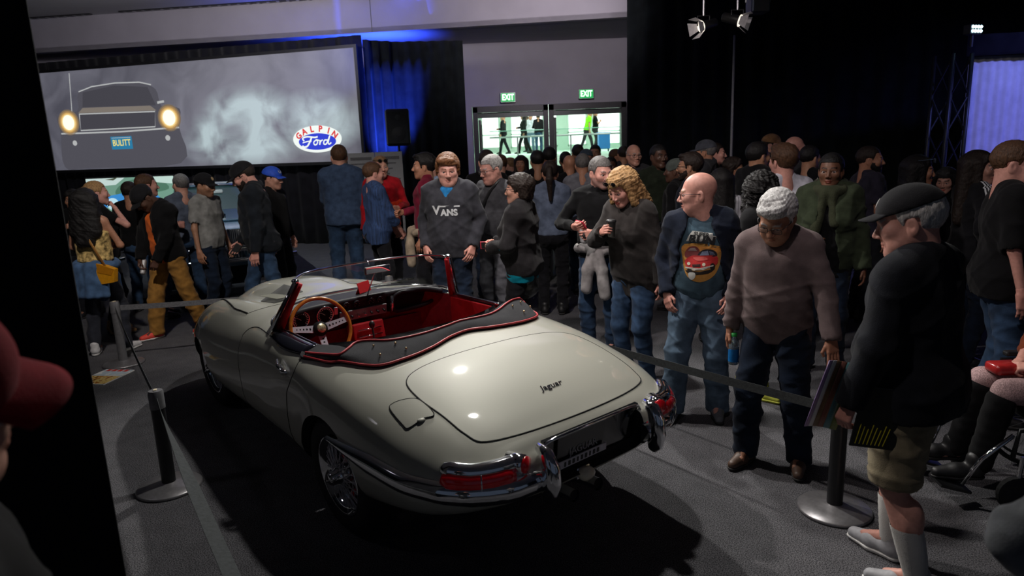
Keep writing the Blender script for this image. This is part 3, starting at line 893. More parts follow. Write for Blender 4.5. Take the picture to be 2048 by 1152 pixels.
PAINT = mat('opalescent_silver_paint', (0.44, 0.435, 0.375), 0.48, 0.10, spec=0.15, var=0.015, scale=300, coat=1.0)
LEATHER = mat('red_leather', (0.40, 0.012, 0.018), 0.5, spec=0.3, var=0.12, scale=25, bump=0.15, bscale=180)
LEATHERD = mat('dark_red_trim', (0.20, 0.009, 0.016), 0.8, spec=0.2, var=0.2, scale=25, bump=0.2)
REDC = mat('red_carpet_trim', (0.16, 0.012, 0.022), 0.95, var=0.2, scale=60, bump=0.3)
GAP = mat('panel_gap', (0.008, 0.008, 0.008), 0.9, var=0)
VINYL = mat('black_vinyl', (0.024, 0.023, 0.028), 0.5, spec=0.2, var=0.1, bump=0.15, bscale=200)
CANVAS = cloth('hood_canvas', (0.040, 0.040, 0.044), var=0.15, scale=12, bump=0.6, bscale=320)
PIPING = mat('red_piping', (0.52, 0.045, 0.055), 0.45, var=0.05)
BRASS = mat('brass_stud', (0.85, 0.62, 0.35), 0.25, 0.9)
REDLENS = mat('red_lens', (0.42, 0.004, 0.010), 0.15, var=0.35, scale=25, coat=1.0, emit=(0.6, 0.0, 0.01, 0.02))
ALU = mat('polished_spoke', (0.66, 0.66, 0.74), 0.38, 0.2, var=0.03)
WOOD = mat('wood_rim', (0.48, 0.15, 0.02), 0.22, var=0.25, scale=30, coat=1.0, stretch=(1, 1, 6))

car = empty('roadster', (-0.337, 3.839, 0), 2.27222, 'silver vintage open roadster with red leather cockpit and wire wheels', 'car')

def body_mesh():
    xs = np.concatenate([np.linspace(-1.12, -1.0, 14)[:-1], np.linspace(-1.0, 3.05, 110)[:-1], np.linspace(3.05, 3.28, 14)])
    nl, nu = 12, 40
    secs = []
    for x in xs:
        w, zt, zm, zb, n = float(fW(x)), float(fT(x)), float(fM(x)), float(fB(x)), float(fN(x))
        pts = []
        for i in range(nl):
            a = math.pi / 2 * (1 - i / nl)           # bottom centre -> side
            e = 2 / 3.2
            pts.append((w * math.cos(a) ** e, zm - (zm - zb) * math.sin(a) ** e))
        for i in range(nu + 1):
            a = math.pi / 2 * i / nu
            e = 2 / n
            y = w * max(math.cos(a), 0) ** e
            f = max(math.sin(a), 0) ** e
            z = zm + (zt - zm) * f + float(bonnet_bump(x, y)) * min(1, 1.5 * f)
            pts.append((y, z))
        pts[-1] = (0.0, pts[-1][1]); pts[0] = (0.0, pts[0][1])
        full = [(x, y, z) for y, z in pts] + [(x, -y, z) for y, z in pts[-2:0:-1]]
        secs.append(full)
    K = len(secs[0])
    V = [p for s in secs for p in s]
    F = []
    for i in range(len(secs) - 1):
        for j in range(K):
            F.append((i * K + j, i * K + (j + 1) % K, (i + 1) * K + (j + 1) % K, (i + 1) * K + j))
    F.append(tuple(range(K - 1, -1, -1)))
    F.append(tuple((len(secs) - 1) * K + j for j in range(K)))
    return V, F
V, F = body_mesh()
body = ob('body', V, F, [PAINT, LEATHERD, GAP], car, smooth=True)
body_bvh = BVHTree.FromPolygons([Vector(v) for v in V], [list(f) for f in F])
# cutters (same local frame as the body)
cut = []
outl = catmull([(1.17, 0.0), (1.16, 0.35), (1.06, 0.60), (0.7, 0.655), (0.42, 0.66), (0.22, 0.58), (0.12, 0.3), (0.10, 0.0), (0.12, -0.3), (0.22, -0.58), (0.42, -0.66), (0.7, -0.655), (1.06, -0.60), (1.16, -0.35)], 5, True)
c = MB().poly([(p[0], p[1], 0.27) for p in outl], (0, 0, 1), 1.0).build('cutter', LEATHERD, car); cut.append(c)
for x, zc, r in ((0.0, 0.325, 0.345), (2.44, 0.29, 0.30)):
    for s in (1, -1):
        prof = [(r, 0), (r, 0.62)]
        m = MB().lathe(prof, 40, (x, s * 0.46 if s > 0 else -1.08, zc), rot('X', -90))
        cut.append(m.build('cutter', GAP, car))
cut.append(MB().box((-1.27, 0, 0.605), (0.44, 0.65, 0.215), None, 0.05).build('cutter', GAP, car))
body = boolean(body, cut)
body.data.polygons.foreach_set('use_smooth', np.ones(len(body.data.polygons), dtype=bool))
body.data.set_sharp_from_angle(angle=math.radians(38))

def on_top(x, y, off=0.0):
    return (x, y, float(ztop(x, y)) + off)
def side_pt(x, z, s=1, off=0.0):
    h = body_bvh.ray_cast(Vector((x, 2 * s, z)), Vector((0, -s, 0)))
    p = h[0] + h[1] * off
    return (p.x, p.y, p.z)
def lid(name, outline, m, parent, off=0.004, rings=10, gap=True, fn=None, gz=0.0015):
    fn = fn or (lambda a, b: Vector(on_top(a, b)))
    cx = sum(p[0] for p in outline) / len(outline); cy = sum(p[1] for p in outline) / len(outline)
    n = len(outline)
    V = [fn(cx, cy) + Vector((0, 0, off))]
    for k in range(1, rings + 1):
        t = k / rings
        for p in outline:
            V.append(fn(cx + (p[0] - cx) * t, cy + (p[1] - cy) * t) + Vector((0, 0, off)))
    for p in outline:
        V.append(fn(cx + (p[0] - cx) * 1.001, cy + (p[1] - cy) * 1.001) + Vector((0, 0, -0.004)))
    F = [(0, 1 + i, 1 + (i + 1) % n) for i in range(n)]
    for k in range(rings):
        a, b = 1 + k * n, 1 + (k + 1) * n
        F += [(a + i, b + i, b + (i + 1) % n, a + (i + 1) % n) for i in range(n)]
    o = ob(name, V, F, m, parent, smooth=True, angle=40)
    if gap:
        g = MB().tube([fn(cx + (p[0] - cx) * 1.006, cy + (p[1] - cy) * 1.006) + Vector((0, 0, gz)) for p in outline], 0.0028, 6, closed=True)
        g.build('panel_gap', GAP, o, smooth=True)
    return o
boot = lid('boot_lid', catmull([(-0.258, 0.0), (-0.268, 0.25), (-0.305, 0.46), (-0.375, 0.565), (-0.52, 0.595), (-0.70, 0.585), (-0.84, 0.57), (-0.925, 0.52), (-0.985, 0.30), (-1.003, 0.0),
                                (-0.985, -0.30), (-0.925, -0.52), (-0.84, -0.57), (-0.70, -0.585), (-0.52, -0.595), (-0.375, -0.565), (-0.305, -0.46), (-0.268, -0.25)], 6, True), PAINT, car, 0.003, 16)
# chrome script on the boot
V, F = text_mesh('Jaguar', 0.058, 0.0012, shear=0.35, bold=0.0008)
ux, uy = Vector((0, -1, 0)), Vector((1, 0, 0))
Vp = []
for v in V:
    x, y = -0.797 + v.y * 0.9, 0.008 - v.x
    Vp.append(Vector(on_top(x, y, 0.005 + v.z)))
ob('boot_script', Vp, F, CHROME, boot, smooth=False)
# fuel filler flap on the left hip
ff = lid('fuel_flap', catmull([(-0.468, 0.722), (-0.462, 0.70), (-0.475, 0.665), (-0.505, 0.622), (-0.535, 0.605), (-0.60, 0.602), (-0.655, 0.608), (-0.672, 0.622), (-0.652, 0.66), (-0.648, 0.70), (-0.635, 0.735), (-0.60, 0.737), (-0.52, 0.732)], 5, True), PAINT, car, 0.006, 6, gz=0.0045)
fp = MB(); ball(fp, (-0.652, 0.67, float(ztop(-0.652, 0.67)) + 0.004), (0.016, 0.022, 0.008), 10, 6); fp.build('finger_pull', PAINT, ff, smooth=True)
# door shut lines and bonnet line
def seam(name, pts, s):
    MB().tube([side_pt(x, z, s, 0.0008) for x, z in catmull(pts, 6)], 0.0022 if name == 'door_gap' else 0.0012, 6).build(name, GAP, car, smooth=True)
for s in (1, -1):
    seam('door_gap', [(0.395, 0.87), (0.388, 0.81), (0.43, 0.74), (0.50, 0.65), (0.52, 0.5), (0.50, 0.36), (0.47, 0.27)], s)
    seam('bonnet_side_gap', [(1.41, 0.80), (1.40, 0.72), (1.37, 0.5), (1.36, 0.27)], s)
    MB().tube([on_top(x, y * s, 0.001) for x, y in catmull([(1.0, 0.705), (1.15, 0.685), (1.28, 0.672), (1.38, 0.685), (1.42, 0.725)], 6)], 0.0024, 6).build('bonnet_gap', GAP, car, smooth=True)
    MB().tube([on_top(x, y * s, 0.001) for x, y in catmull([(1.47, 0.0), (1.49, 0.3), (1.56, 0.5), (1.64, 0.60)], 6)], 0.0012, 6).build('bonnet_gap', GAP, car, smooth=True)
    MB().tube([on_top(x, 0.60 * s * (1 - 0.28 * max(0, x - 1.9)), 0.002) for x in np.linspace(1.64, 2.9, 24)], 0.005, 6).build('bonnet_bead', GAP if s > 0 else CHROME, car, smooth=True)
    # door handle
    hp = Vector(side_pt(0.52, 0.79, s, 0.012))
    h = MB()
    h.tube([hp + Vector((0.10, -0.012 * s, 0.03)), hp + Vector((0.04, 0.012 * s, 0.012)), hp + Vector((-0.03, 0.012 * s, 0.0)), hp + Vector((-0.05, -0.006 * s, -0.01))], [0.012, 0.013, 0.012, 0.01], 8)
    ball(h, hp + Vector((0.03, 0.0, -0.004)), (0.035, 0.012, 0.028), 12, 8)
    h.build('door_handle', CHROME, car, smooth=True)
    # bonnet louvres
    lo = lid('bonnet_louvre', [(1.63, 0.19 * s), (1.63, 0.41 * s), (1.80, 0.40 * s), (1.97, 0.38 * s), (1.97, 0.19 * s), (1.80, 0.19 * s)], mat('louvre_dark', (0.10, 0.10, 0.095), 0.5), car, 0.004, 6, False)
    fm = MB()
    for k in range(16):
        x = 1.645 + k * 0.02
        fm.box((x, 0.292 * s, float(ztop(x, 0.292)) + 0.008), (0.010, 0.19, 0.005), rot('Y', 22))
    fm.build('louvre_fins', PAINT, lo)['kind'] = 'stuff'

# ------------------------------------------------------------------ bumpers, overriders, lamps
def blade(path, hts, depth, name, m=CHROME, parent=car):
    """chrome blade: half-ellipse section swept along a path (points with outward normals)"""
    V, F = [], []
    n = 9
    for (p, o), hgt in zip(path, hts):
        for k in range(n):
            a = -math.pi / 2 + math.pi * k / (n - 1)
            V.append(Vector(p) + Vector(o) * (depth * math.cos(a)) + Vector((0, 0, hgt * math.sin(a))))
    L = len(path)
    for i in range(L - 1):
        for k in range(n - 1):
            F.append((i * n + k, i * n + k + 1, (i + 1) * n + k + 1, (i + 1) * n + k))
        F.append((i * n + n - 1, i * n, (i + 1) * n, (i + 1) * n + n - 1))
    F.append(tuple(range(n))); F.append(tuple(range((L - 1) * n + n - 1, (L - 1) * n - 1, -1)))
    return ob(name, V, F, m, parent, smooth=True, angle=50)
for s in (1, -1):
    path, hts = [], []
    xs = list(np.linspace(-0.10, -0.95, 24)) + [-1.0, -1.04, -1.075]
    for i, x in enumerate(xs):
        z = 0.562 + 0.04 * max(0, 1 - (i / 16))
        y = float(fW(x)) * 0.992
        dx = (float(fW(x + 0.01)) - float(fW(x - 0.01))) / 0.02
        o = Vector((-dx, 1, 0)).normalized()
        path.append(((x, s * y, z), (o.x, s * o.y, 0)))
        hts.append(0.012 + 0.04 * min(1, i / 10))
    for y in (0.50, 0.44, 0.38, 0.31):
        path.append(((-1.085 - 0.02 * (0.55 - y) / 0.24, s * y, 0.560), (-0.97, 0.22 * s, 0)))
        hts.append(0.052)
    blade(path, hts, 0.042, 'rear_bumper')
    # overrider
    m = MB()
    m.tube([(-1.135, s * 0.36, 0.475), (-1.15, s * 0.36, 0.50), (-1.165, s * 0.36, 0.56), (-1.16, s * 0.36, 0.63), (-1.135, s * 0.36, 0.685), (-1.08, s * 0.36, 0.705)],
           [0.026, 0.038, 0.043, 0.042, 0.036, 0.02], 14, flat=(0.85, 1.1))
    m.build('overrider', CHROME, car, smooth=True)
    # tail lamp
    tl = MB(); q = []
    for p_ in catmull([(-0.875, 0.735, 0.645), (-0.915, 0.712, 0.635), (-0.98, 0.655, 0.627), (-1.028, 0.585, 0.631), (-1.052, 0.523, 0.636), (-1.065, 0.472, 0.642)], 2)[:-1] + [(-1.062, 0.49, 0.64), (-1.066, 0.465, 0.643)]:
        q.append(Vector((p_[0], s * p_[1], p_[2])))
    dirs = []
    for i in range(12):
        t_ = (q[min(i + 1, 11)] - q[max(i - 1, 0)]).normalized(); n_ = Vector((t_.y, -t_.x, 0)) * s
        if n_.x > 0: n_ = -n_
        dirs.append(n_)
    base = MB().tube([q[i] + dirs[i] * -0.004 + Vector((0, 0, 0.022)) for i in range(12)], [0.012, 0.03] + [0.040] * 9 + [0.036], 14, flat=(1.0, 1)).build('tail_lamp', CHROME, car, smooth=True)
    MB().tube([q[i] + dirs[i] * 0.022 + Vector((0, 0, -0.012)) for i in range(1, 10)], [0.024] + [0.038] * 7 + [0.032], 16, flat=(0.95, 1.05)).build('lens', REDLENS, base, smooth=True)
    MB().lathe([(0.044, -0.05), (0.044, 0.03), (0.04, 0.034)], 18, (-1.07, s * 0.468, 0.66), rot('Z', 22 * s) @ rot('Y', -90)).build('reflector_housing', CHROME, base, smooth=True)
    MB().lathe([(0.038, 0.03), (0.036, 0.046), (0.0, 0.052)], 18, (-1.07, s * 0.468, 0.66), rot('Z', 22 * s) @ rot('Y', -90)).build('reflector', REDLENS, base, smooth=True)
    MB().tube([q[5] + dirs[5] * (0.022 + 0.039 * math.cos(a_)) + Vector((0, 0, -0.012 + 0.040 * math.sin(a_))) for a_ in np.linspace(-1.4, 1.4, 8)], 0.004, 6).build('lens_divider', CHROME, base, smooth=True)
    # front bumper corner and headlamp cover
    path, hts = [], []
    for t in np.linspace(0, 1, 14):
        x = 2.86 + 0.42 * t ** 0.8
        path.append(((x, s * float(fW(x)) * 0.99, 0.44), (0.7, 0.7 * s, 0))); hts.append(0.014 + 0.03 * min(1, t * 3))
    blade(path, hts, 0.035, 'front_bumper')
    # exhaust tail pipe
    MB().tube([(-0.70, 0.05 + s * 0.05, 0.30), (-0.95, 0.07 + s * 0.075, 0.385), (-1.10, 0.08 + s * 0.08, 0.40)], 0.030, 16, cap=False).build('tail_pipe', CHROME, car, smooth=True)
    MB().lathe([(0.0, 0.0), (0.0285, 0.0)], 16, (-1.09, 0.08 + s * 0.08, 0.40), rot('Y', -90), close=False).build('pipe_shade_disc', GAP, car)  # black disc puts the shade inside the pipe into colour
# number plate panel, its chrome frame, plate and letters
pl = MB().box((-1.055, 0, 0.605), (0.02, 0.64, 0.21), rot('Y', -6), 0.0).build('plate_panel', mat('gloss_black_panel', (0.006, 0.007, 0.008), 0.12, coat=1.0, var=0), car)
fr = [(-1.075, y, z) for y, z in catmull([(-0.335, 0.505), (-0.335, 0.64), (-0.29, 0.705), (0.0, 0.722), (0.29, 0.705), (0.335, 0.64), (0.335, 0.505)], 8)]
MB().tube([(x - 0.02 * (0.70 - z) - 0.03 * (1 - (y / 0.335) ** 2), y, z) for x, y, z in fr], 0.008, 8).build('plate_frame', CHROME, pl, smooth=True)
np_ = MB().box((-1.078, 0.09, 0.625), (0.006, 0.31, 0.155), rot('Y', -6)).build('number_plate', mat('black_plate', (0.01, 0.012, 0.013), 0.2, coat=0.6), pl)
PLT = mat('plate_letters', (0.62, 0.62, 0.64), 0.45, 0.1)
def plate_text(t, size, y, z, m, bold=0.0, stretch=1.0):
    V, F = text_mesh(t, size, 0.0005, bold=bold)
    ob('plate_lettering', [Vector((-1.0835 + (v.y + z - 0.625) * 0.105, y - v.x * stretch, z + v.y)) for v in V], F, m, np_, smooth=False)
plate_text('GALPIN', 0.026, 0.12, 0.647, PLT)
plate_text('JAGUAR', 0.046, 0.08, 0.613, PLT, 0.0005, 1.1)
MB().box((-1.090, 0.10, 0.572), (0.006, 0.33, 0.036), rot('Y', -6)).build('plate_strip', mat('plate_strip_silver', (0.62, 0.60, 0.66), 0.4, 0.1), pl)
for k in range(9):
    MB().box((-1.0945, 0.21 - k * 0.027, 0.572), (0.003, 0.014 if k % 3 else 0.009, 0.022), rot('Y', -6)).build('strip_mark', BLACK, pl)
rv = MB(); ball(rv, (-1.10, 0.08, 0.485), (0.035, 0.048, 0.034), 14, 8)
rl = rv.build('reversing_lamp', mat('clear_lens', (0.75, 0.68, 0.52), 0.15, coat=1.0, var=0.1), car, smooth=True)
MB().box((-1.075, 0.08, 0.485), (0.02, 0.09, 0.06), bev=0.008).build('lamp_housing', CHROME, rl)

# ------------------------------------------------------------------ wire wheels
def wheel_parts():
    ty = MB().lathe([(0.205, -0.075), (0.25, -0.088), (0.30, -0.085), (0.325, -0.06), (0.33, -0.03), (0.33, 0.03), (0.325, 0.06), (0.30, 0.085), (0.25, 0.088), (0.205, 0.075), (0.205, -0.075)], 48, close=False)
    rim = MB().lathe([(0.205, -0.08), (0.215, -0.078), (0.205, -0.065), (0.185, -0.05), (0.18, 0.0), (0.185, 0.05), (0.205, 0.065), (0.218, 0.078), (0.214, 0.084), (0.205, 0.082), (0.19, 0.06), (0.172, 0.045), (0.168, -0.05), (0.205, -0.08)], 48, close=False)
    sp = MB()
    for k in range(36):
        a = 6.2832 * k / 36
        for (zi, zo, da, rr) in ((0.075, 0.05, 0.5, 0.19), (0.0, -0.02, -0.45, 0.172)):
            d = da * (1 if k % 2 else -1)
            sp.tube([(0.045 * math.cos(a + d), 0.045 * math.sin(a + d), zi), (rr * math.cos(a), rr * math.sin(a), zo)], 0.0028, 5)
    hub = MB().lathe([(0.05, -0.04), (0.05, 0.07), (0.046, 0.085), (0.038, 0.095), (0.036, 0.12), (0.028, 0.13), (0.0, 0.132)], 24, close=False)
    ear = MB()
    for s in (1, -1):
        ear.tube([(0, 0, 0.112), (s * 0.035, 0.005, 0.118), (s * 0.075, 0.0, 0.112)], [0.014, 0.016, 0.011], 8, flat=(0.6, 1.3))
    return ty, rim, sp, hub, ear
WP = wheel_parts()
SPK = mat('spoke_silver', (0.62, 0.60, 0.64), 0.3, 0.4, var=0.05)
wm = [RUBBER, CHROME, SPK, CHROME, CHROME]
wn = ['tyre', 'rim', 'spokes', 'hub', 'spinner']
first = None
for i, (x, s, r) in enumerate(((0, 1, 25), (0, -1, 0), (2.44, 1, 40), (2.44, -1, 10))):
    Rm = (rot('Z', 0) @ rot('X', -90 * s + (-3 if s > 0 else 3)) @ rot('Z', r)).to_4x4()
    if first is None:
        first = []
        for k in range(5):
            o = WP[k].build(wn[k] if k else 'wheel', wm[k], None, smooth=True)
            if k == 0: root = o; o.parent = car
            else: o.parent = root
            if k == 2: o['kind'] = 'stuff'
            first.append(o)
    else:
        root = None
        for k, f in enumerate(first):
            o = f.copy(); COL.objects.link(o)
            if k == 0: root = o; o.parent = car
            else: o.parent = root
    root.matrix_local = Matrix.Translation((x, s * (0.715 if x == 0 else 0.575), 0.33)) @ Rm

# ------------------------------------------------------------------ windscreen
bot = catmull([(0.955, 0.685, 0.93), (1.07, 0.64, 0.955), (1.25, 0.45, 0.975), (1.35, 0.2, 0.985), (1.37, 0, 0.987), (1.35, -0.2, 0.985), (1.25, -0.45, 0.975), (1.07, -0.64, 0.955), (0.955, -0.685, 0.93)], 5)
top = catmull([(0.845, 0.565, 1.205), (0.90, 0.54, 1.222), (1.03, 0.40, 1.226), (1.10, 0.18, 1.222), (1.115, 0, 1.220), (1.10, -0.18, 1.222), (1.03, -0.40, 1.226), (0.90, -0.54, 1.222), (0.845, -0.565, 1.205)], 5)
ws = MB().tube(top, 0.0075, 8).tube(bot, 0.011, 8).build('windscreen_frame', CHROME, car, smooth=True)
def clear_pane(name, tint, refl):
    m = bpy.data.materials.new(name); m.use_nodes = True
    nt = m.node_tree; nt.nodes.remove(nt.nodes['Principled BSDF'])
    out_ = nt.nodes['Material Output']
    tr = nt.nodes.new('ShaderNodeBsdfTransparent'); tr.inputs[0].default_value = tint + (1,)
    gl = nt.nodes.new('ShaderNodeBsdfGlossy'); gl.inputs['Roughness'].default_value = 0.02
    fz = nt.nodes.new('ShaderNodeFresnel'); fz.inputs[0].default_value = refl
    mx = nt.nodes.new('ShaderNodeMixShader')
    nt.links.new(fz.outputs[0], mx.inputs[0]); nt.links.new(tr.outputs[0], mx.inputs[1]); nt.links.new(gl.outputs[0], mx.inputs[2]); nt.links.new(mx.outputs[0], out_.inputs[0])
    return m
WG = clear_pane('windscreen_glass', (0.94, 0.95, 0.96), 1.3)
NB = len(bot)
m = MB().grid(lambda u, v: Vector(bot[int(round(u * (NB - 1)))]).lerp(Vector(top[int(round(u * (NB - 1)))]), v), NB, 5)
go = m.build('glass', WG, ws, smooth=True)
for s in (1, -1):
    p0, p1 = Vector((0.955, 0.69 * s, 0.92)), Vector((0.84, 0.567 * s, 1.212))
    ax = (p1 - p0); L = ax.length
    Rq = ax.to_track_quat('Z', 'Y').to_matrix()
    MB().tube([p0, p0.lerp(p1, 0.5), p1], [0.024, 0.021, 0.018], 12, flat=(1.25, 0.8)).build('pillar', CHROME, ws, smooth=True)
    MB().tube([p0 + Vector((-0.016, -0.035 * s, 0)), p0.lerp(p1, 0.5) + Vector((-0.016, -0.03 * s, 0)), p1 + Vector((-0.014, -0.024 * s, -0.01))], [0.026, 0.021, 0.016], 10).build('pillar_trim', LEATHER, ws, smooth=True)
    MB().tube([p0.lerp(p1, 0.02) + Vector((-0.02, 0.012 * s, 0)), p1 + Vector((-0.02, 0.008 * s, 0))], 0.007, 6).build('rubber_seal', VINYL, ws, smooth=True)
    ball_ = MB(); ball(ball_, p1 + Vector((0, 0, 0.006)), (0.028, 0.022, 0.018), 10, 8); ball_.build('corner_cap', CHROME, ws, smooth=True)
# mirror on its rod, wipers, card
mr = MB(); mr.box((1.06, -0.12, 1.165), (0.018, 0.20, 0.05), bev=0.006)
mo = mr.build('rear_view_mirror', mat('mirror_back', (0.25, 0.22, 0.21), 0.3, 0.6), car)
MB().tube([(1.10, -0.05, 0.99), (1.07, -0.10, 1.14), (1.10, -0.06, 1.245)], 0.005, 6).build('mirror_rod', CHROME, mo, smooth=True)
MB().box((1.048, -0.12, 1.165), (0.003, 0.185, 0.04)).build('mirror_glass', mat('mirror_glass', (0.8, 0.8, 0.8), 0.02, 1.0, var=0), mo)
for y, yaw in ((0.33, 6), (0.0, 2), (-0.30, -4)):
    w = MB()
    w.tube([(1.43, y, 0.968), (1.40, y - 0.06, 0.985), (1.375, y - 0.20, 0.990)], 0.005, 6)
    w.box((1.372, y - 0.17, 0.987), (0.012, 0.26, 0.012), rot('Z', yaw))
    w.build('wiper', CHROME, car)
cardo = empty('display_card', (0, 0, 0), 0, 'small red card standing on the dashboard top of the silver roadster', 'card')
cardo.location = Vector((-0.337, 3.839, 0)) + Matrix.Rotation(2.27222, 3, 'Z') @ Vector((1.19, -0.075, 0.985))
cardo.rotation_euler = (0, 0, 2.27222 + 0.42)
MB().box((0, 0, 0.045), (0.004, 0.13, 0.075), rot('Y', 14)).build('sheet', mat('red_card', (0.75, 0.03, 0.035), 0.4, var=0.03), cardo)
MB().box((0.02, 0, 0.02), (0.004, 0.12, 0.05), rot('Y', -30)).build('back_fold', MATS['red_card'], cardo)

# ------------------------------------------------------------------ cockpit
# scuttle / dash top pad
pad_f = catmull([(1.02, 0.62, 0.940), (1.08, 0.48, 0.977), (1.10, 0.2, 0.985), (1.10, 0, 0.987), (1.10, -0.2, 0.985), (1.08, -0.48, 0.977), (1.02, -0.62, 0.945)], 6)
MB().tube([(p[0] - 0.005, p[1], p[2] - 0.012) for p in pad_f], 0.020, 10).build('dash_roll', VINYL, car, smooth=True)
n = len(pad_f)
def padfn(u, v):
    p = Vector(pad_f[int(round(u * (n - 1)))])
    q = Vector((1.35 - 0.30 * (p.y / 0.62) ** 2, p.y * 0.98, 0))
    q.z = float(ztop(q.x, q.y)) + 0.008
    return p.lerp(q, v) + Vector((0, 0, 0.006 * math.sin(3.14 * v)))
MB().grid(padfn, n, 5).build('dash_top', VINYL, car, smooth=True)
DR = rot('Y', -10)
def dash(y0, y1, z0, z1, m, name, x=1.105, th=0.02, parent=car, bev=0.004):
    return MB().box((x, (y0 + y1) / 2, (z0 + z1) / 2), (th, abs(y1 - y0), z1 - z0), DR, bev).build(name, m, parent)
dash_d = dash(0.185, 0.60, 0.79, 0.985, VINYL, 'driver_dash')
dash_c = dash(-0.18, 0.185, 0.83, 0.985, mat('centre_dash', (0.02, 0.02, 0.022), 0.6, spec=0.15), 'centre_dash')
DGR = mat('dial_face', (0.008, 0.008, 0.009), 0.6, spec=0.1, var=0)
TICK = mat('dial_marks', (0.75, 0.72, 0.68), 0.5, var=0)
RD = rot('Y', -90 - 10)
def dial(y, z, r, parent, ticks=16):
    x = 1.088 - 0.17 * (z - 0.9)
    d = MB().lathe([(r, 0), (r, 0.012), (r * 0.9, 0.014), (r * 0.88, 0.004), (0, 0.004)], 28, (x, y, z), RD, close=False).build('dial', CHROME if r > 0.04 else VINYL, parent, smooth=True)
    MB().lathe([(0, 0.0055), (r * 0.9, 0.0055)], 28, (x, y, z), RD, close=False).build('dial_face', DGR, d)
    tk = MB()
    for k in range(ticks):
        a = math.radians(-130 + 260 * k / (ticks - 1)) + math.pi / 2
        pr_ = r * 0.74
        tk.box(Vector((x, y, z)) + RD @ Vector((pr_ * math.sin(a), pr_ * math.cos(a), 0.007)), (r * 0.07, r * 0.07, r * 0.2), RD @ Matrix.Rotation(-a, 3, 'Z') @ rot('X', 90))
    tk.tube([Vector((x, y, z)) + RD @ Vector((0, 0, 0.008)), Vector((x, y, z)) + RD @ Vector((r * 0.35, r * 0.5, 0.008))], r * 0.03, 5)
    tk.build('dial_marks', TICK, d)['kind'] = 'stuff'
dial(0.455, 0.912, 0.060, dash_d); dial(0.287, 0.914, 0.062, dash_d)
for y in (0.13, 0.05, -0.06, -0.13):
    dial(y, 0.948, 0.025, dash_c, 7)
MB().box((1.085, 0.205, 0.925), (0.012, 0.03, 0.055), DR, 0.004).build('warning_lamp', STEEL, dash_d)
MB().box((1.088, 0.0, 0.875), (0.02, 0.36, 0.07), DR, 0.004).build('switch_plate', mat('switch_plate', (0.26, 0.26, 0.27), 0.7, spec=0.2), dash_c)
for k in range(7):
    s_ = MB().tube([(1.08, 0.15 - k * 0.05, 0.875), (1.054, 0.15 - k * 0.05, 0.865)], [0.006, 0.009], 8)
    s_.build('switch', CHROME if k in (2, 3) else BLACK, dash_c, smooth=True)
# glove box: framed near-black panel, the opening's shade put into its colour
gb = dash(-0.64, -0.22, 0.83, 0.97, mat('glove_box_shade', (0.004, 0.004, 0.004), 0.9, var=0), 'glove_box', x=1.13)
fr = [(1.088 - 0.17 * (z - 0.9), y, z) for y, z in catmull([(-0.255, 0.84), (-0.255, 0.955), (-0.42, 0.965), (-0.60, 0.955), (-0.64, 0.91), (-0.56, 0.85), (-0.42, 0.832)], 5, True)]
MB().tube(fr, 0.015, 8, closed=True).build('glove_box_surround', VINYL, gb, smooth=True)
MB().tube([(1.075, -0.215, 0.835), (1.055, -0.215, 0.89), (1.06, -0.215, 0.96)], 0.012, 8).build('grab_post', CHROME, gb, smooth=True)
MB().tube([(1.07, -0.60, 0.905), (1.03, -0.64, 0.90), (0.98, -0.67, 0.915)], 0.010, 8).build('grab_handle', CHROME, gb, smooth=True)
# red console with lever
con = MB().box((1.06, 0.0, 0.70), (0.10, 0.24, 0.22), rot('Y', 12), 0.01).build('console', LEATHER, car)
for dz in (0.0, 0.055, 0.10):
    MB().tube([(0.995 + dz * 0.2, -0.09, 0.67 + dz), (0.995 + dz * 0.2, 0.09, 0.67 + dz)], 0.006, 6).build('console_bar', CHROME, con, smooth=True)
lv = MB().tube([(0.94, 0.0, 0.58), (0.92, 0.03, 0.80)], 0.006, 8); ball(lv, (0.918, 0.033, 0.825), (0.020, 0.020, 0.026), 10, 8)
lv.build('gear_lever', BLACK, car, smooth=True)
MB().box((0.60, 0, 0.42), (0.95, 0.24, 0.30), None, 0.03).build('transmission_tunnel', LEATHER, car)
for s in (1, -1):
    st = MB(); st.box((0.52, 0.33 * s, 0.42), (0.46, 0.40, 0.14), rot('Y', -6), 0.04)
    so = st.build('seat', LEATHER, car, smooth=True, angle=50)
    MB().box((0.30, 0.33 * s, 0.60), (0.10, 0.42, 0.42), rot('Y', -14), 0.04).build('seat_back', LEATHER, so, smooth=True, angle=50)
    # red door card with dark capping and the exterior door-top finisher
    MB().box((0.72, 0.645 * s, 0.74), (0.60, 0.016, 0.32), None, 0.006).build('door_card', LEATHER, car)
    dc = MB()
    N = 14
    def cap(u, v):
        x = 0.955 - 0.56 * u
        y0, y1 = 0.645, 0.715 + 0.025 * math.sin(3.14 * u) + 0.03 * u
        y = (y0 + (y1 - y0) * v)
        z = float(ztop(x, min(y, float(fW(x)) * 0.985))) + 0.014 * math.sin(3.14 * v) + 0.003
        if v < 0.2: z = float(ztop(x, 0.655)) + 0.003
        return (x, y * s, z)
    dc.grid(cap, N, 8)
    do = dc.build('door_top', mat('door_top_black', (0.012, 0.012, 0.02), 0.12, coat=1.0, var=0), car, smooth=True)
    do.modifiers.new('t', 'SOLIDIFY').thickness = 0.006
    MB().tube([Vector(cap(u, 0.05)) + Vector((0, 0, 0.006)) for u in np.linspace(0, 1, 12)], 0.007, 8).build('chrome_strip', CHROME, do, smooth=True)
    MB().tube([Vector(cap(u, 0.97)) + Vector((0, 0, 0.004)) for u in np.linspace(0, 1, 12)], 0.004, 6).build('rubber_edge', VINYL, do, smooth=True)
MB().box((0.63, 0, 0.285), (1.0, 1.26, 0.02)).build('cockpit_carpet', REDC, car)
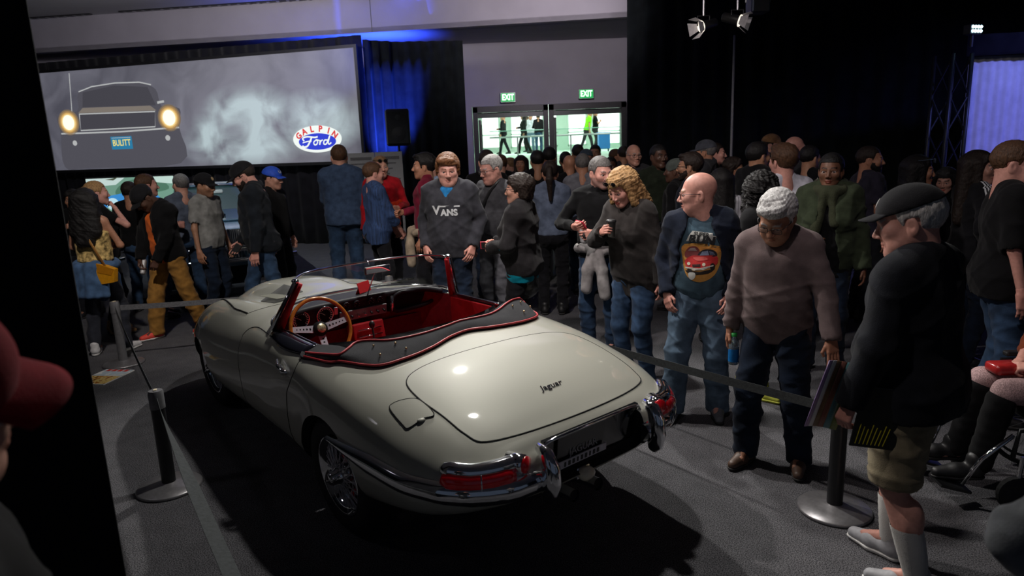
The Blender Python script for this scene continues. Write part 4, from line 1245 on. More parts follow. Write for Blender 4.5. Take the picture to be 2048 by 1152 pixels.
MB().box((1.14, 0, 0.53), (0.02, 1.1, 0.50)).build('bulkhead_trim', REDC, car)
# steering wheel
SWR = rot('Y', -68)
sw = empty('steering_wheel', (0, 0, 0)); sw.parent = car
sw.matrix_local = Matrix.Translation((0.85, 0.425, 0.893)) @ (rot('Y', -66)).to_4x4()
# local: z towards the driver; +x is up, y is left
pts = [(0.195 * math.cos(a), 0.195 * math.sin(a), 0.0) for a in np.linspace(0, 2 * math.pi, 49)[:-1]]
MB().tube(pts, 0.0125, 10, closed=True).build('rim', WOOD, sw, smooth=True)
for ang in (90, -90, 180):
    a = math.radians(ang + (8 if ang == -90 else (-8 if ang == 90 else 0)))
    u = Vector((math.cos(a), math.sin(a), 0)); t = Vector((-u.y, u.x, 0))
    spk = MB().poly([u * 0.035 - t * 0.024 + Vector((0, 0, -0.024)), u * 0.035 + t * 0.024 + Vector((0, 0, -0.024)), u * 0.19 + t * 0.017 + Vector((0, 0, -0.004)), u * 0.19 - t * 0.017 + Vector((0, 0, -0.004))], (0, 0, 1), 0.005).build('spoke', ALU, sw)
    for k in range(5):
        rr = 0.068 + k * 0.022
        zz = -0.024 + 0.02 * (rr - 0.035) / 0.155 + 0.0055
        MB().lathe([(0, 0), (0.0075 - k * 0.0008, 0)], 12, u * rr + Vector((0, 0, zz)), close=False).build('spoke_hole', GAP, spk)
MB().lathe([(0.048, -0.03), (0.048, -0.01), (0.04, 0.002), (0.03, 0.006), (0.0, 0.007)], 28, close=False)  .build('boss', mat('boss_black', (0.01, 0.01, 0.011), 0.6, spec=0.15), sw, smooth=True)
MB().lathe([(0.0, 0.009), (0.028, 0.008), (0.031, 0.004)], 24, close=False).build('horn_emblem', mat('gold_emblem', (0.55, 0.48, 0.30), 0.35, 0.6, var=0.6, scale=90), sw, smooth=True)
MB().tube([(0, 0, -0.02), (0, 0, -0.3)], 0.025, 10).build('column', BLACK, sw, smooth=True)

# ------------------------------------------------------------------ folded hood under its canvas cover, red piping
ysl = [-0.72, -0.69, -0.64, -0.58, -0.50, -0.42, -0.335, -0.21, -0.074, 0.05, 0.255, 0.40, 0.483, 0.584, 0.644, 0.689, 0.741, 0.757]
lowx = hermite(ysl, [0.20, 0.09, 0.0, -0.05, -0.08, -0.092, -0.085, -0.06, -0.02, -0.044, -0.13, -0.165, -0.168, -0.146, -0.053, 0.074, 0.202, 0.37])
ysu = [-0.72, -0.69, -0.65, -0.58, -0.50, -0.40, -0.28, -0.09, 0.016, 0.243, 0.36, 0.433, 0.50, 0.56, 0.621, 0.686, 0.731, 0.757]
upx = hermite(ysu, [0.215, 0.20, 0.17, 0.155, 0.125, 0.085, 0.056, 0.071, 0.045, 0.011, 0.02, 0.045, 0.12, 0.15, 0.115, 0.09, 0.215, 0.372])
upz = hermite(ysu, [0.955, 0.975, 0.995, 1.0, 0.995, 0.98, 0.973, 0.972, 0.972, 0.970, 0.970, 0.970, 0.970, 0.966, 0.957, 0.942, 0.925, 0.905])
def hood_pt(y, v):
    lo = Vector((float(lowx(y)), y, 0)); lo.z = float(ztop(lo.x, min(abs(y), 0.80))) + 0.012
    up = Vector((float(upx(y)), y * 0.985, float(upz(y))))
    ext = max(0.0, min(1.0, (y - 0.45) / 0.15))
    inn = up + Vector((0.085 - 0.03 * abs(y) + 0.04 * ext, -y * 0.03 - 0.09 * ext, -0.03 - 0.02 * ext))
    if v <= 0.6:
        t = v / 0.6
        p = lo.lerp(up, t)
        b = math.sin(math.pi * t) * 0.010
        return p + Vector((-b * 0.5, 0, b))
    t = (v - 0.6) / 0.4
    return up.lerp(inn, t) + Vector((0, 0, math.sin(math.pi * t) * 0.008))
yy = np.concatenate([np.linspace(-0.72, -0.6, 10)[:-1], np.linspace(-0.6, 0.6, 56), np.linspace(0.6, 0.757, 14)[1:]])
hv = MB().grid(lambda u, v: hood_pt(float(yy[int(round(u * (len(yy) - 1)))]), v), len(yy), 16)
hc = hv.build('hood_cover', CANVAS, car, smooth=True)
hc.modifiers.new('t', 'SOLIDIFY').thickness = -0.012
for v in (0.0, 0.6):
    MB().tube([hood_pt(float(y), v) + Vector((-0.004, 0, 0.005)) for y in yy], 0.0065, 8).build('piping', PIPING, hc, smooth=True)
MB().tube([hood_pt(-0.72, v) + Vector((-0.004, -0.003, 0.004)) for v in np.linspace(0, 0.6, 8)], 0.0065, 8).build('piping', PIPING, hc, smooth=True)
for y, v in ((0.52, 0.40), (0.54, 0.18), (0.42, 0.42), (0.40, 0.20), (-0.50, 0.45), (-0.52, 0.20), (-0.60, 0.45), (-0.63, 0.24)):
    p = hood_pt(y, v)
    b = MB(); ball(b, p + Vector((-0.006, 0, 0.008)), 0.007, 8, 6); b.build('stud', BRASS, hc, smooth=True)
lid('hood_side_flap', catmull([(0.10, 0.60), (0.085, 0.67), (0.19, 0.728), (0.37, 0.762), (0.43, 0.748), (0.45, 0.70), (0.40, 0.655), (0.25, 0.595)], 5, True), CANVAS, car, 0.016, 6, False)
# stack of the folded hood in front of the cover
MB().grid(lambda u, v: Vector((0.20 + 0.05 * math.sin(3.14 * v) - 0.10 * (2 * u - 1) ** 2 * 0 + 0.14 * abs(2 * u - 1) ** 3, (2 * u - 1) * 0.60, 0.89 + 0.04 * math.sin(3.14 * v))), 24, 6).build('hood_fold', VINYL, car, smooth=True)

# ================================================================== PEOPLE: implicit-surface figures
class SDF:
    def __init__(s, lo, hi, h):
        s.h = h
        s.lo = np.array(lo, np.float32) - 2 * h
        n = np.ceil((np.array(hi) + 2 * h - s.lo) / h).astype(int) + 1
        s.n = n
        s.ax = [(s.lo[i] + h * np.arange(n[i])).astype(np.float32) for i in range(3)]
        s.A = np.full(tuple(n), 0.3, np.float32)
    def _sl(s, lo, hi):
        a = np.clip(np.floor((np.array(lo) - s.lo) / s.h).astype(int), 0, s.n)
        b = np.clip(np.ceil((np.array(hi) - s.lo) / s.h).astype(int) + 1, 0, s.n)
        if (b <= a).any():
            return None, None
        sl = tuple(slice(a[i], b[i]) for i in range(3))
        X = s.ax[0][sl[0]][:, None, None]; Y = s.ax[1][sl[1]][None, :, None]; Z = s.ax[2][sl[2]][None, None, :]
        return sl, (X, Y, Z)
    def _put(s, sl, d, k, sub):
        B = s.A[sl]
        if sub:
            d = -d
            h = np.maximum(k - np.abs(B - d), 0) / max(k, 1e-6)
            s.A[sl] = np.maximum(B, d) + h * h * k * 0.25
        else:
            h = np.maximum(k - np.abs(B - d), 0) / max(k, 1e-6)
            s.A[sl] = np.minimum(B, d) - h * h * k * 0.25
    def cone(s, a, b, ra, rb, k=0.02, sub=False):
        a = np.array(a, np.float32); b = np.array(b, np.float32)
        p = max(k, 0) + 3 * s.h
        lo = np.minimum(a - ra, b - rb) - p; hi = np.maximum(a + ra, b + rb) + p
        sl, g = s._sl(lo, hi)
        if sl is None: return s
        d = b - a; L2 = float(d @ d) + 1e-12
        dx, dy, dz = g[0] - a[0], g[1] - a[1], g[2] - a[2]
        t = np.clip((dx * d[0] + dy * d[1] + dz * d[2]) / L2, 0, 1)
        D = np.sqrt((dx - t * d[0]) ** 2 + (dy - t * d[1]) ** 2 + (dz - t * d[2]) ** 2) - (ra + (rb - ra) * t)
        s._put(sl, D, k, sub)
        return s
    def ell(s, c, r, k=0.02, R=None, sub=False):
        c = np.array(c, np.float32); r = np.array(r, np.float32)
        p = k + 3 * s.h
        m = float(r.max()) if R is not None else r
        sl, g = s._sl(c - m - p, c + m + p)
        if sl is None: return s
        x, y, z = g[0] - c[0], g[1] - c[1], g[2] - c[2]
        if R is not None:
            R = np.array(R, np.float32)
            x, y, z = (R[0, 0] * x + R[1, 0] * y + R[2, 0] * z, R[0, 1] * x + R[1, 1] * y + R[2, 1] * z, R[0, 2] * x + R[1, 2] * y + R[2, 2] * z)
        k0 = np.sqrt((x / r[0]) ** 2 + (y / r[1]) ** 2 + (z / r[2]) ** 2)
        k1 = np.sqrt((x / r[0] ** 2) ** 2 + (y / r[1] ** 2) ** 2 + (z / r[2] ** 2) ** 2) + 1e-9
        s._put(sl, k0 * (k0 - 1.0) / k1, k, sub)
        return s
    def plane(s, n, p, k=0.004):
        """keep the side that n points away from"""
        n = np.array(n, np.float32); n = n / np.linalg.norm(n)
        D = n[0] * (s.ax[0] - p[0])[:, None, None] + n[1] * (s.ax[1] - p[1])[None, :, None] + n[2] * (s.ax[2] - p[2])[None, None, :]
        s.A = np.maximum(s.A, D)
        return s
    def fn(s, f):
        s.A = np.maximum(s.A, f(s.ax[0][:, None, None], s.ax[1][None, :, None], s.ax[2][None, None, :]).astype(np.float32))
        return s
    def mesh(s):
        A = s.A
        A[0] = A[-1] = 0.1; A[:, 0] = A[:, -1] = 0.1; A[:, :, 0] = A[:, :, -1] = 0.1
        N = A < 0
        c = np.zeros(tuple(s.n - 1), np.int8)
        off = [(i, j, k) for i in (0, 1) for j in (0, 1) for k in (0, 1)]
        n0, n1, n2 = s.n - 1
        for o in off:
            c += N[o[0]:o[0] + n0, o[1]:o[1] + n1, o[2]:o[2] + n2]
        act = (c > 0) & (c < 8)
        ijk = np.argwhere(act)
        if len(ijk) == 0:
            return np.zeros((0, 3)), np.zeros((0, 4), int)
        idx = np.full(act.shape, -1, np.int32); idx[act] = np.arange(len(ijk))
        vals = np.stack([A[ijk[:, 0] + o[0], ijk[:, 1] + o[1], ijk[:, 2] + o[2]] for o in off], 1)
        offa = np.array(off, np.float32)
        acc = np.zeros((len(ijk), 3), np.float32); cnt = np.zeros(len(ijk), np.float32)
        for a in range(8):
            for b in range(a + 1, 8):
                if np.abs(offa[a] - offa[b]).sum() != 1: continue
                va, vb = vals[:, a], vals[:, b]
                m = (va < 0) != (vb < 0)
                t = np.where(m, va / np.where(m, va - vb, 1), 0)
                acc += np.where(m[:, None], offa[a] + t[:, None] * (offa[b] - offa[a]), 0); cnt += m
        V = s.lo + (ijk + acc / cnt[:, None]) * s.h
        Q = []
        for axn in range(3):
            sh = [slice(None)] * 3
            a = N[tuple(slice(0, -1) if i == axn else slice(1, -1) for i in range(3))]
            b = N[tuple(slice(1, None) if i == axn else slice(1, -1) for i in range(3))]
            for pos in (True, False):
                e = np.argwhere((a & ~b) if pos else (~a & b))
                if len(e) == 0: continue
                u, v = [(1, 2), (2, 0), (0, 1)][axn]
                base = e.copy(); base[:, u] += 1; base[:, v] += 1
                def cell(du, dv):
                    q = base.copy(); q[:, u] += du - 1; q[:, v] += dv - 1
                    return idx[q[:, 0], q[:, 1], q[:, 2]]
                qd = np.stack([cell(0, 0), cell(1, 0), cell(1, 1), cell(0, 1)], 1)
                Q.append(qd if pos else qd[:, ::-1])
        return V.astype(np.float64), np.concatenate(Q).astype(np.int64)

def vnormals(V, F):
    e1 = V[F[:, 2]] - V[F[:, 0]]; e2 = V[F[:, 3]] - V[F[:, 1]]
    fn = np.cross(e1, e2)
    N = np.zeros_like(V)
    for i in range(3):
        w = np.repeat(fn[:, i], 4)
        N[:, i] = np.bincount(F.ravel(), weights=w, minlength=len(V))
    return N / (np.linalg.norm(N, axis=1, keepdims=True) + 1e-9)

def wrinkle(V, F, amp, freq, seed, n=6, zs=0.5):
    r = np.random.RandomState(seed)
    d = np.zeros(len(V))
    for i in range(n):
        k = r.randn(3) * freq; k[2] *= zs if i % 2 else 1.6
        d += np.sin(V @ k + 2.0 * np.sin(V @ (r.randn(3) * freq * 0.4)) + r.uniform(0, 6.28))
    return V + vnormals(V, F) * (amp * d / math.sqrt(n))[:, None]

def folds(V, F, amp, seed, n=9, freq=34.0, vert=0.9):
    """soft creases: narrow ridges that run across or along the cloth and fade out in patches"""
    r = np.random.RandomState(seed + 100)
    d = np.zeros(len(V))
    for i in range(n):
        a = r.uniform(-0.9, 0.9) + (math.pi / 2 if r.rand() < vert else 0.0)
        b = r.uniform(-0.5, 0.5)
        k = np.array([math.cos(a) * math.cos(b), math.cos(a) * math.sin(b), math.sin(a)]) * freq * r.uniform(0.6, 1.4)
        ph = V @ k + 1.6 * np.sin(V @ (r.randn(3) * 5.0) + r.uniform(0, 6.28)) + r.uniform(0, 6.28)
        mask = np.clip(np.sin(V @ (r.randn(3) * 5.5) + r.uniform(0, 6.28)) - 0.15, 0, 1)
        d += (np.clip(1.0 - np.abs(np.sin(ph * 0.5)) * 1.6, 0, 1) ** 1.5) * mask
    return V + vnormals(V, F) * (amp * (d - 0.25))[:, None]

def Rz(a): c, s = math.cos(a), math.sin(a); return np.array([[c, -s, 0], [s, c, 0], [0, 0, 1]])
def Rx(a): c, s = math.cos(a), math.sin(a); return np.array([[1, 0, 0], [0, c, -s], [0, s, c]])
def Ry(a): c, s = math.cos(a), math.sin(a); return np.array([[c, 0, s], [0, 1, 0], [-s, 0, c]])
rad = math.radians

# ------------------------------------------------------------------ heads (local: +y is the face, eyes at z=0)
HEADS = {}
def head_mesh(kind, h):
    key = (kind, h)
    if key in HEADS: return HEADS[key]
    fem = kind.startswith('f'); old = kind == 'old'; wide = 1.06 if kind == 'wide' else (0.95 if fem else 1.0)
    S = SDF((-0.11, -0.15, -0.24), (0.11, 0.14, 0.14), h)
    S.ell((0, -0.018, 0.035), (0.076 * wide, 0.097, 0.086), 0.0)
    S.ell((0, 0.022, -0.028), (0.061 * wide, 0.070, 0.085), 0.03)
    for sx in (-1, 1):
        S.cone((sx * 0.052 * wide, -0.005, -0.048), (sx * 0.020, 0.060, -0.096), 0.020, 0.016, 0.03)
        S.ell((sx * 0.043, 0.060, -0.022), (0.022, 0.020, 0.020), 0.03)
        if old or kind == 'wide': S.ell((sx * 0.042, 0.045, -0.075), (0.024, 0.026, 0.024), 0.03)
    S.ell((0, 0.068, -0.098), (0.022, 0.018, 0.017), 0.025)
    if old or kind == 'wide': S.ell((0, 0.035, -0.115), (0.045, 0.04, 0.022), 0.035)
    S.cone((-0.034, 0.079, 0.018), (0.034, 0.079, 0.018), 0.008 if fem else 0.011, 0.008 if fem else 0.011, 0.02)
    for sx in (-1, 1):
        S.ell((sx * 0.032, 0.101, -0.001), (0.021, 0.020, 0.014), 0.014, sub=True)
        S.cone((sx * 0.046, 0.076, 0.006), (sx * 0.020, 0.086, 0.008), 0.0055, 0.005, 0.006)
        S.cone((sx * 0.044, 0.075, -0.012), (sx * 0.022, 0.083, -0.013), 0.0045, 0.0045, 0.008)
    nr = 0.009 if fem else 0.0115
    S.cone((0, 0.085, 0.010), (0, 0.108 if not fem else 0.104, -0.031), 0.0075, nr, 0.012)
    for sx in (-1, 1):
        S.ell((sx * 0.012, 0.096, -0.037), (0.008, 0.011, 0.007), 0.006)
        S.ell((sx * 0.007, 0.104, -0.044), (0.0035, 0.005, 0.004), 0.003, sub=True)
    S.cone((-0.020, 0.083, -0.062), (0.020, 0.083, -0.062), 0.004, 0.004, 0.006)
    S.ell((0, 0.088, -0.0615), (0.016, 0.008, 0.0055), 0.006)
    S.ell((0, 0.087, -0.0735), (0.016, 0.008, 0.0065), 0.006)
    S.cone((-0.021, 0.094, -0.0675), (0.021, 0.094, -0.0675), 0.0022, 0.0022, 0.003, sub=True)
    for sx in (-1, 1):
        R = Rz(sx * 0.35)
        S.ell((sx * 0.077 * wide, -0.014, -0.012), (0.009, 0.021, 0.032), 0.008, R)
        S.ell((sx * 0.086 * wide, -0.008, -0.008), (0.006, 0.011, 0.017), 0.004, R, sub=True)
    nk = 0.050 if fem else 0.060
    if kind == 'wide': nk = 0.070
    S.cone((0, -0.025, -0.04), (0, -0.035, -0.20), nk, nk + 0.005, 0.03)
    V, F = S.mesh()
    # which vertices are lips, brows, eyelid lines
    x, y, z = np.abs(V[:, 0]), V[:, 1], V[:, 2]
    lips = (z < -0.0565) & (z > -0.080) & (x < 0.021 - 0.6 * np.abs(z + 0.0675)) & (y > 0.078)
    arch = 0.021 + 0.004 * np.sin((x - 0.012) / 0.038 * 3.1)
    brow = (np.abs(z - arch) < 0.0048) & (x > 0.013) & (x < 0.048) & (y > 0.05)
    beard = (z < -0.030) & (z > -0.135) & (y > -0.005) & ~lips & ~((z > -0.052) & (x > 0.02) & (y > 0.03)) & ~((x < 0.019) & (z > -0.054))
    # eyeballs: small spheres with iris and pupil
    EV, EF, EC, n0 = [], [], [], 0
    for sx in (-1, 1):
        E = SDF((-0.014, -0.014, -0.014), (0.014, 0.014, 0.014), 0.0026).ell((0, 0, 0), (0.0128, 0.0128, 0.0128), 0.0)
        v, f = E.mesh(); cth = v[:, 1] / 0.0128
        EC.append(np.where((cth > 0.93)[:, None], (0.012, 0.010, 0.010), np.where((cth > 0.80)[:, None], (0.10, 0.055, 0.03), (0.55, 0.50, 0.48))))
        EV.append(v + np.array([sx * 0.032, 0.0745, -0.002])); EF.append(f + n0); n0 += len(v)
    HEADS[key] = (V, F, lips, brow, beard, np.concatenate(EV), np.concatenate(EF), np.concatenate(EC))
    return HEADS[key]

# ------------------------------------------------------------------ hair (head-local)
HAIRS = {}
def hair_mesh(kind, h):
    key = (kind, h)
    if key in HAIRS: return HAIRS[key]
    lo, hi = (-0.15, -0.20, -0.46), (0.15, 0.14, 0.19)
    S = SDF(lo, hi, h)
    t = {'short': 0.006, 'crop': 0.003, 'messy': 0.014, 'long': 0.010, 'wavy': 0.018, 'bob': 0.014, 'tail': 0.004, 'afro': 0.035, 'fringe': 0.004, 'bun': 0.004, 'flop': 0.012, 'band': 0.006, 'mane': 0.014}[kind]
    S.ell((0, -0.022, 0.036), (0.079 + t, 0.099 + t, 0.088 + t), 0.0)
    face_z = 0.060 if kind in ('short', 'crop', 'messy', 'tail', 'bun', 'fringe', 'band') else 0.050
    def cut(X, Y, Z):
        # remove the face side, the ears zone and the nape
        hairline = np.where(Y > 0.0, (0.045 - Y) , -1.0)
        f1 = np.minimum(Y - 0.020 - 0.35 * np.maximum(Z - 0.0, 0) - 6.0 * np.maximum(np.abs(X) - 0.055, 0) * 0 , face_z - Z + 0.0 * X)   # in front of temples and below the hairline
        f2 = np.minimum(Y + 0.035, -0.012 - Z + 0 * X)          # below the temples in front of the ears
        f3 = -0.068 - Z + 0 * X + 0 * Y                           # nape
        f4 = np.minimum(np.minimum(Y + 0.038, 0.008 - Y), 0.018 - Z + 0 * X)    # round the ear
        return np.maximum(np.maximum(np.maximum(f1, f2), f3), f4)
    S.fn(cut)
    if kind == 'fringe':
        S.plane((0, 0.3, 1), (0, -0.03, 0.035))
    amp, fr = 0.0012, 190
    if kind == 'flop':
        S.ell((0.015, 0.062, 0.083), (0.066, 0.035, 0.026), 0.02)
        for sx in (-1, 1):
            S.cone((sx * 0.072, 0.02, 0.05), (sx * 0.080, -0.01, -0.04), 0.015, 0.010, 0.02)
        amp = 0.002
    if kind == 'messy':
        for i in range(16):
            a = i * 2.4; r = 0.03 + 0.05 * (i % 4) / 4
            S.ell((r * math.cos(a), 0.01 + r * 1.1 * math.sin(a), 0.118 - 0.35 * r), (0.026, 0.022, 0.014), 0.020)
        amp, fr = 0.0018, 140
    if kind in ('long', 'wavy'):
        L = -0.36 if kind == 'long' else -0.16
        g = 1.0 if kind == 'long' else 1.18
        for sx in (-1, 1):
            S.cone((sx * 0.055, -0.045, 0.03), (sx * 0.065 * g, -0.075, L), 0.060, 0.050 * g, 0.03)
            S.cone((sx * 0.074, 0.012, 0.045), (sx * 0.080 * g, 0.02, L * 0.62), 0.026, 0.026 * g, 0.02)
            S.cone((sx * 0.042, 0.050, 0.088), (sx * 0.080, 0.028, 0.0), 0.018, 0.014, 0.015)
        S.cone((0, -0.08, 0.03), (0, -0.09, L + 0.02), 0.06, 0.055, 0.03)
        amp, fr = (0.0010, 120) if kind == 'long' else (0.0032, 120)
    if kind == 'mane':
        for sx in (-1, 1):
            S.cone((sx * 0.060, -0.045, 0.03), (sx * 0.085, -0.085, -0.27), 0.065, 0.062, 0.03)
            S.cone((sx * 0.030, -0.080, 0.03), (sx * 0.035, -0.115, -0.36), 0.060, 0.050, 0.03)
            S.cone((sx * 0.078, 0.010, 0.045), (sx * 0.095, 0.01, -0.18), 0.026, 0.030, 0.02)
        amp, fr = 0.0030, 90
    if kind == 'bob':
        for sx in (-1, 1):
            S.cone((sx * 0.062, -0.04, 0.03), (sx * 0.060, -0.055, -0.05), 0.045, 0.038, 0.03)
            S.cone((sx * 0.035, 0.055, 0.095), (sx * 0.07, 0.03, 0.04), 0.02, 0.016, 0.015)
        S.cone((0, -0.085, 0.05), (0, -0.085, -0.06), 0.05, 0.035, 0.03)
        amp, fr = 0.0025, 130
    if kind == 'tail':
        S.ell((0, -0.118, 0.045), (0.024, 0.022, 0.024), 0.012)
        S.cone((0, -0.13, 0.04), (0, -0.16, -0.06), 0.026, 0.034, 0.012)
        S.cone((0, -0.16, -0.06), (0.005, -0.135, -0.26), 0.034, 0.018, 0.02)
    if kind == 'bun':
        S.ell((0, -0.112, 0.07), (0.042, 0.036, 0.040), 0.01)
    if kind == 'afro':
        for sx in (-1, 1):
            S.cone((sx * 0.07, -0.03, 0.03), (sx * 0.075, -0.05, -0.10), 0.055, 0.05, 0.03)
        S.cone((0, -0.08, 0.02), (0, -0.09, -0.12), 0.06, 0.05, 0.03)
        amp, fr = 0.007, 150
    V, F = S.mesh()
    V = wrinkle(V, F, amp, fr, 5, 6, 0.35)
    HAIRS[key] = (V, F)
    return HAIRS[key]

def beard_mesh(h):
    key = ('beard', h)
    if key in HAIRS: return HAIRS[key]
    S = SDF((-0.10, -0.03, -0.17), (0.10, 0.13, 0.02), h)
    S.ell((0, 0.022, -0.030), (0.0645, 0.073, 0.088), 0.0)
    for sx in (-1, 1):
        S.cone((sx * 0.053, -0.005, -0.048), (sx * 0.020, 0.062, -0.100), 0.023, 0.019, 0.03)
    S.ell((0, 0.072, -0.103), (0.026, 0.020, 0.022), 0.02)
    S.cone((-0.022, 0.088, -0.054), (0.022, 0.088, -0.054), 0.0055, 0.0055, 0.006)
    def cut(X, Y, Z):
        top = np.where(np.abs(X) > 0.045, -0.005 + 0 * Z, np.where(np.abs(X) > 0.026, -0.045 + 0 * Z, -0.048 + 0 * Z))
        a = Z - top + 0 * Y
        mouth = 0.0095 - np.sqrt((X * 0.45) ** 2 + (Z + 0.0675) ** 2) + 0 * Y
        mouth = np.where(Y > 0.05, mouth, -1)
        back = (0.0 - Y) + 0 * X + 0 * Z
        return np.maximum(np.maximum(a, mouth), back)
    S.fn(cut)
    V, F = S.mesh()
    V = wrinkle(V, F, 0.0018, 260, 3)
    HAIRS[key] = (V, F)
    return HAIRS[key]

# ------------------------------------------------------------------ hands (local: y along the fingers, z back of the hand, x thumb side)
HANDS = {}
def hand_mesh(pose, h):
    key = (pose, h)
    if key in HANDS: return HANDS[key]
    curl = {'relax': (18, 26, 18), 'grip': (58, 70, 40), 'flat': (4, 6, 4), 'hold': (42, 48, 28), 'point': (24, 30, 18)}[pose]
    S = SDF((-0.075, -0.05, -0.11), (0.095, 0.21, 0.05), h)
    S.cone((0, -0.035, 0), (0, 0.005, 0), 0.026, 0.026, 0.01)
    fx = [0.030, 0.010, -0.010, -0.028]
    fl = [0.92, 1.0, 0.94, 0.76]
    for i in range(4):
        S.cone((fx[i] * 0.55, 0.0, 0), (fx[i], 0.082 - 0.004 * i, 0.0), 0.0165, 0.0125, 0.014)
    for i in range(4):
        p = np.array([fx[i], 0.084 - 0.004 * i, 0.0]); a = 0.0; sp = rad(4 * (1.5 - i) * 0.9)
        for j, (L, r0, r1) in enumerate(((0.043, 0.0098, 0.0088), (0.028, 0.0088, 0.0080), (0.021, 0.0080, 0.0068))):
            a += rad(curl[j] * (1.0 if pose != 'point' or i else 0.3))
            q = p + L * fl[i] * np.array([math.sin(sp) * math.cos(a), math.cos(sp) * math.cos(a), -math.sin(a)])
            S.cone(p, q, r0, r1, 0.004)
            p = q
    tz = -0.020 if pose in ('grip', 'hold') else -0.010
    tx = 0.030 if pose in ('grip', 'hold') else 0.050
    S.cone((0.016, 0.018, -0.006), (0.040, 0.050, tz), 0.0165, 0.0115, 0.012)
    S.cone((0.040, 0.050, tz), (tx + 0.006, 0.078, tz * 1.6 - 0.004), 0.0115, 0.0095, 0.004)
    S.cone((tx + 0.006, 0.078, tz * 1.6 - 0.004), (tx - 0.004, 0.100, tz * 2.0 - 0.006), 0.0095, 0.0075, 0.004)
    HANDS[key] = S.mesh()
    return HANDS[key]

def ik(a, c, l1, l2, pole):
    a, c, pole = np.array(a, float), np.array(c, float), np.array(pole, float)
    d = c - a; L = np.linalg.norm(d)
    if L > 0.995 * (l1 + l2):
        c = a + d / L * 0.995 * (l1 + l2); d = c - a; L = np.linalg.norm(d)
    u = d / L
    x = (l1 ** 2 - l2 ** 2 + L ** 2) / (2 * L)
    hh = math.sqrt(max(l1 ** 2 - x ** 2, 0))
    p = pole - u * (pole @ u); p = p / (np.linalg.norm(p) + 1e-9)
    return a + u * x + p * hh, c

def skin_mat():
    m = bpy.data.materials.new('skin')
    m.use_nodes = True
    nt = m.node_tree; b = nt.nodes['Principled BSDF']
    at = nt.nodes.new('ShaderNodeAttribute'); at.attribute_name = 'Col'
    tc = nt.nodes.new('ShaderNodeTexCoord'); n = nt.nodes.new('ShaderNodeTexNoise'); n.inputs['Scale'].default_value = 45; n.inputs['Detail'].default_value = 4
    r = nt.nodes.new('ShaderNodeValToRGB'); r.color_ramp.elements[0].position = 0.3; r.color_ramp.elements[0].color = (0.80, 0.74, 0.72, 1); r.color_ramp.elements[1].position = 0.7; r.color_ramp.elements[1].color = (1.06, 1.0, 1.0, 1)
    mx = nt.nodes.new('ShaderNodeMix'); mx.data_type = 'RGBA'; mx.blend_type = 'MULTIPLY'; mx.inputs[0].default_value = 0.8
    nt.links.new(tc.outputs['Object'], n.inputs[0]); nt.links.new(n.outputs[0], r.inputs[0])
    nt.links.new(at.outputs['Color'], mx.inputs[6]); nt.links.new(r.outputs[0], mx.inputs[7]); nt.links.new(mx.outputs[2], b.inputs['Base Color'])
    b.inputs['Roughness'].default_value = 0.48; b.inputs['Specular IOR Level'].default_value = 0.4
    return m
SKIN = skin_mat()
SK = {'fair': (0.56, 0.30, 0.22), 'pink': (0.60, 0.31, 0.25), 'tan': (0.42, 0.21, 0.13), 'olive': (0.36, 0.19, 0.115), 'brown': (0.20, 0.095, 0.055), 'dark': (0.085, 0.042, 0.027)}
def hairm(name, c):
    return mat('hair_' + name, c, 0.5, var=0.5, scale=120, bump=1.0, bscale=330, spec=0.3, stretch=(1, 1, 0.16))
HAIR = {'black': (0.008, 0.007, 0.007), 'dark': (0.020, 0.013, 0.010), 'brown': (0.075, 0.036, 0.018), 'auburn': (0.16, 0.065, 0.025), 'blond': (0.33, 0.19, 0.08),
        'grey': (0.30, 0.29, 0.28), 'silver': (0.55, 0.54, 0.53), 'saltpep': (0.13, 0.12, 0.115), 'sandy': (0.22, 0.125, 0.06), 'white': (0.5, 0.48, 0.46)}
CL = {}
def cm(name, rgb, **k):
    return cloth(name, srgb(*rgb), **k)

SHOES = {}
def shoe_meshes(h):
    if h in SHOES: return SHOES[h]
    S = SDF((-0.07, -0.13, 0.0), (0.07, 0.20, 0.15), h)
    S.cone((0, -0.07, 0.052), (0, 0.04, 0.048), 0.038, 0.040, 0.02)
    S.cone((0, 0.04, 0.045), (0.004, 0.135, 0.036), 0.042, 0.030, 0.02)
    S.cone((0, -0.055, 0.06), (0, -0.052, 0.115), 0.040, 0.043, 0.03)
    S.plane((0, 0, -1), (0, 0, 0.018))
    A = S.mesh()
    S = SDF((-0.07, -0.13, -0.01), (0.07, 0.20, 0.06), h)
    S.cone((0, -0.07, 0.03), (0, 0.04, 0.03), 0.041, 0.043, 0.02); S.cone((0, 0.04, 0.03), (0.004, 0.138, 0.03), 0.045, 0.034, 0.02)
    S.plane((0, 0, -1), (0, 0, 0.001)); S.plane((0, 0, 1), (0, 0, 0.024))
    SHOES[h] = (A, S.mesh())
    return SHOES[h]

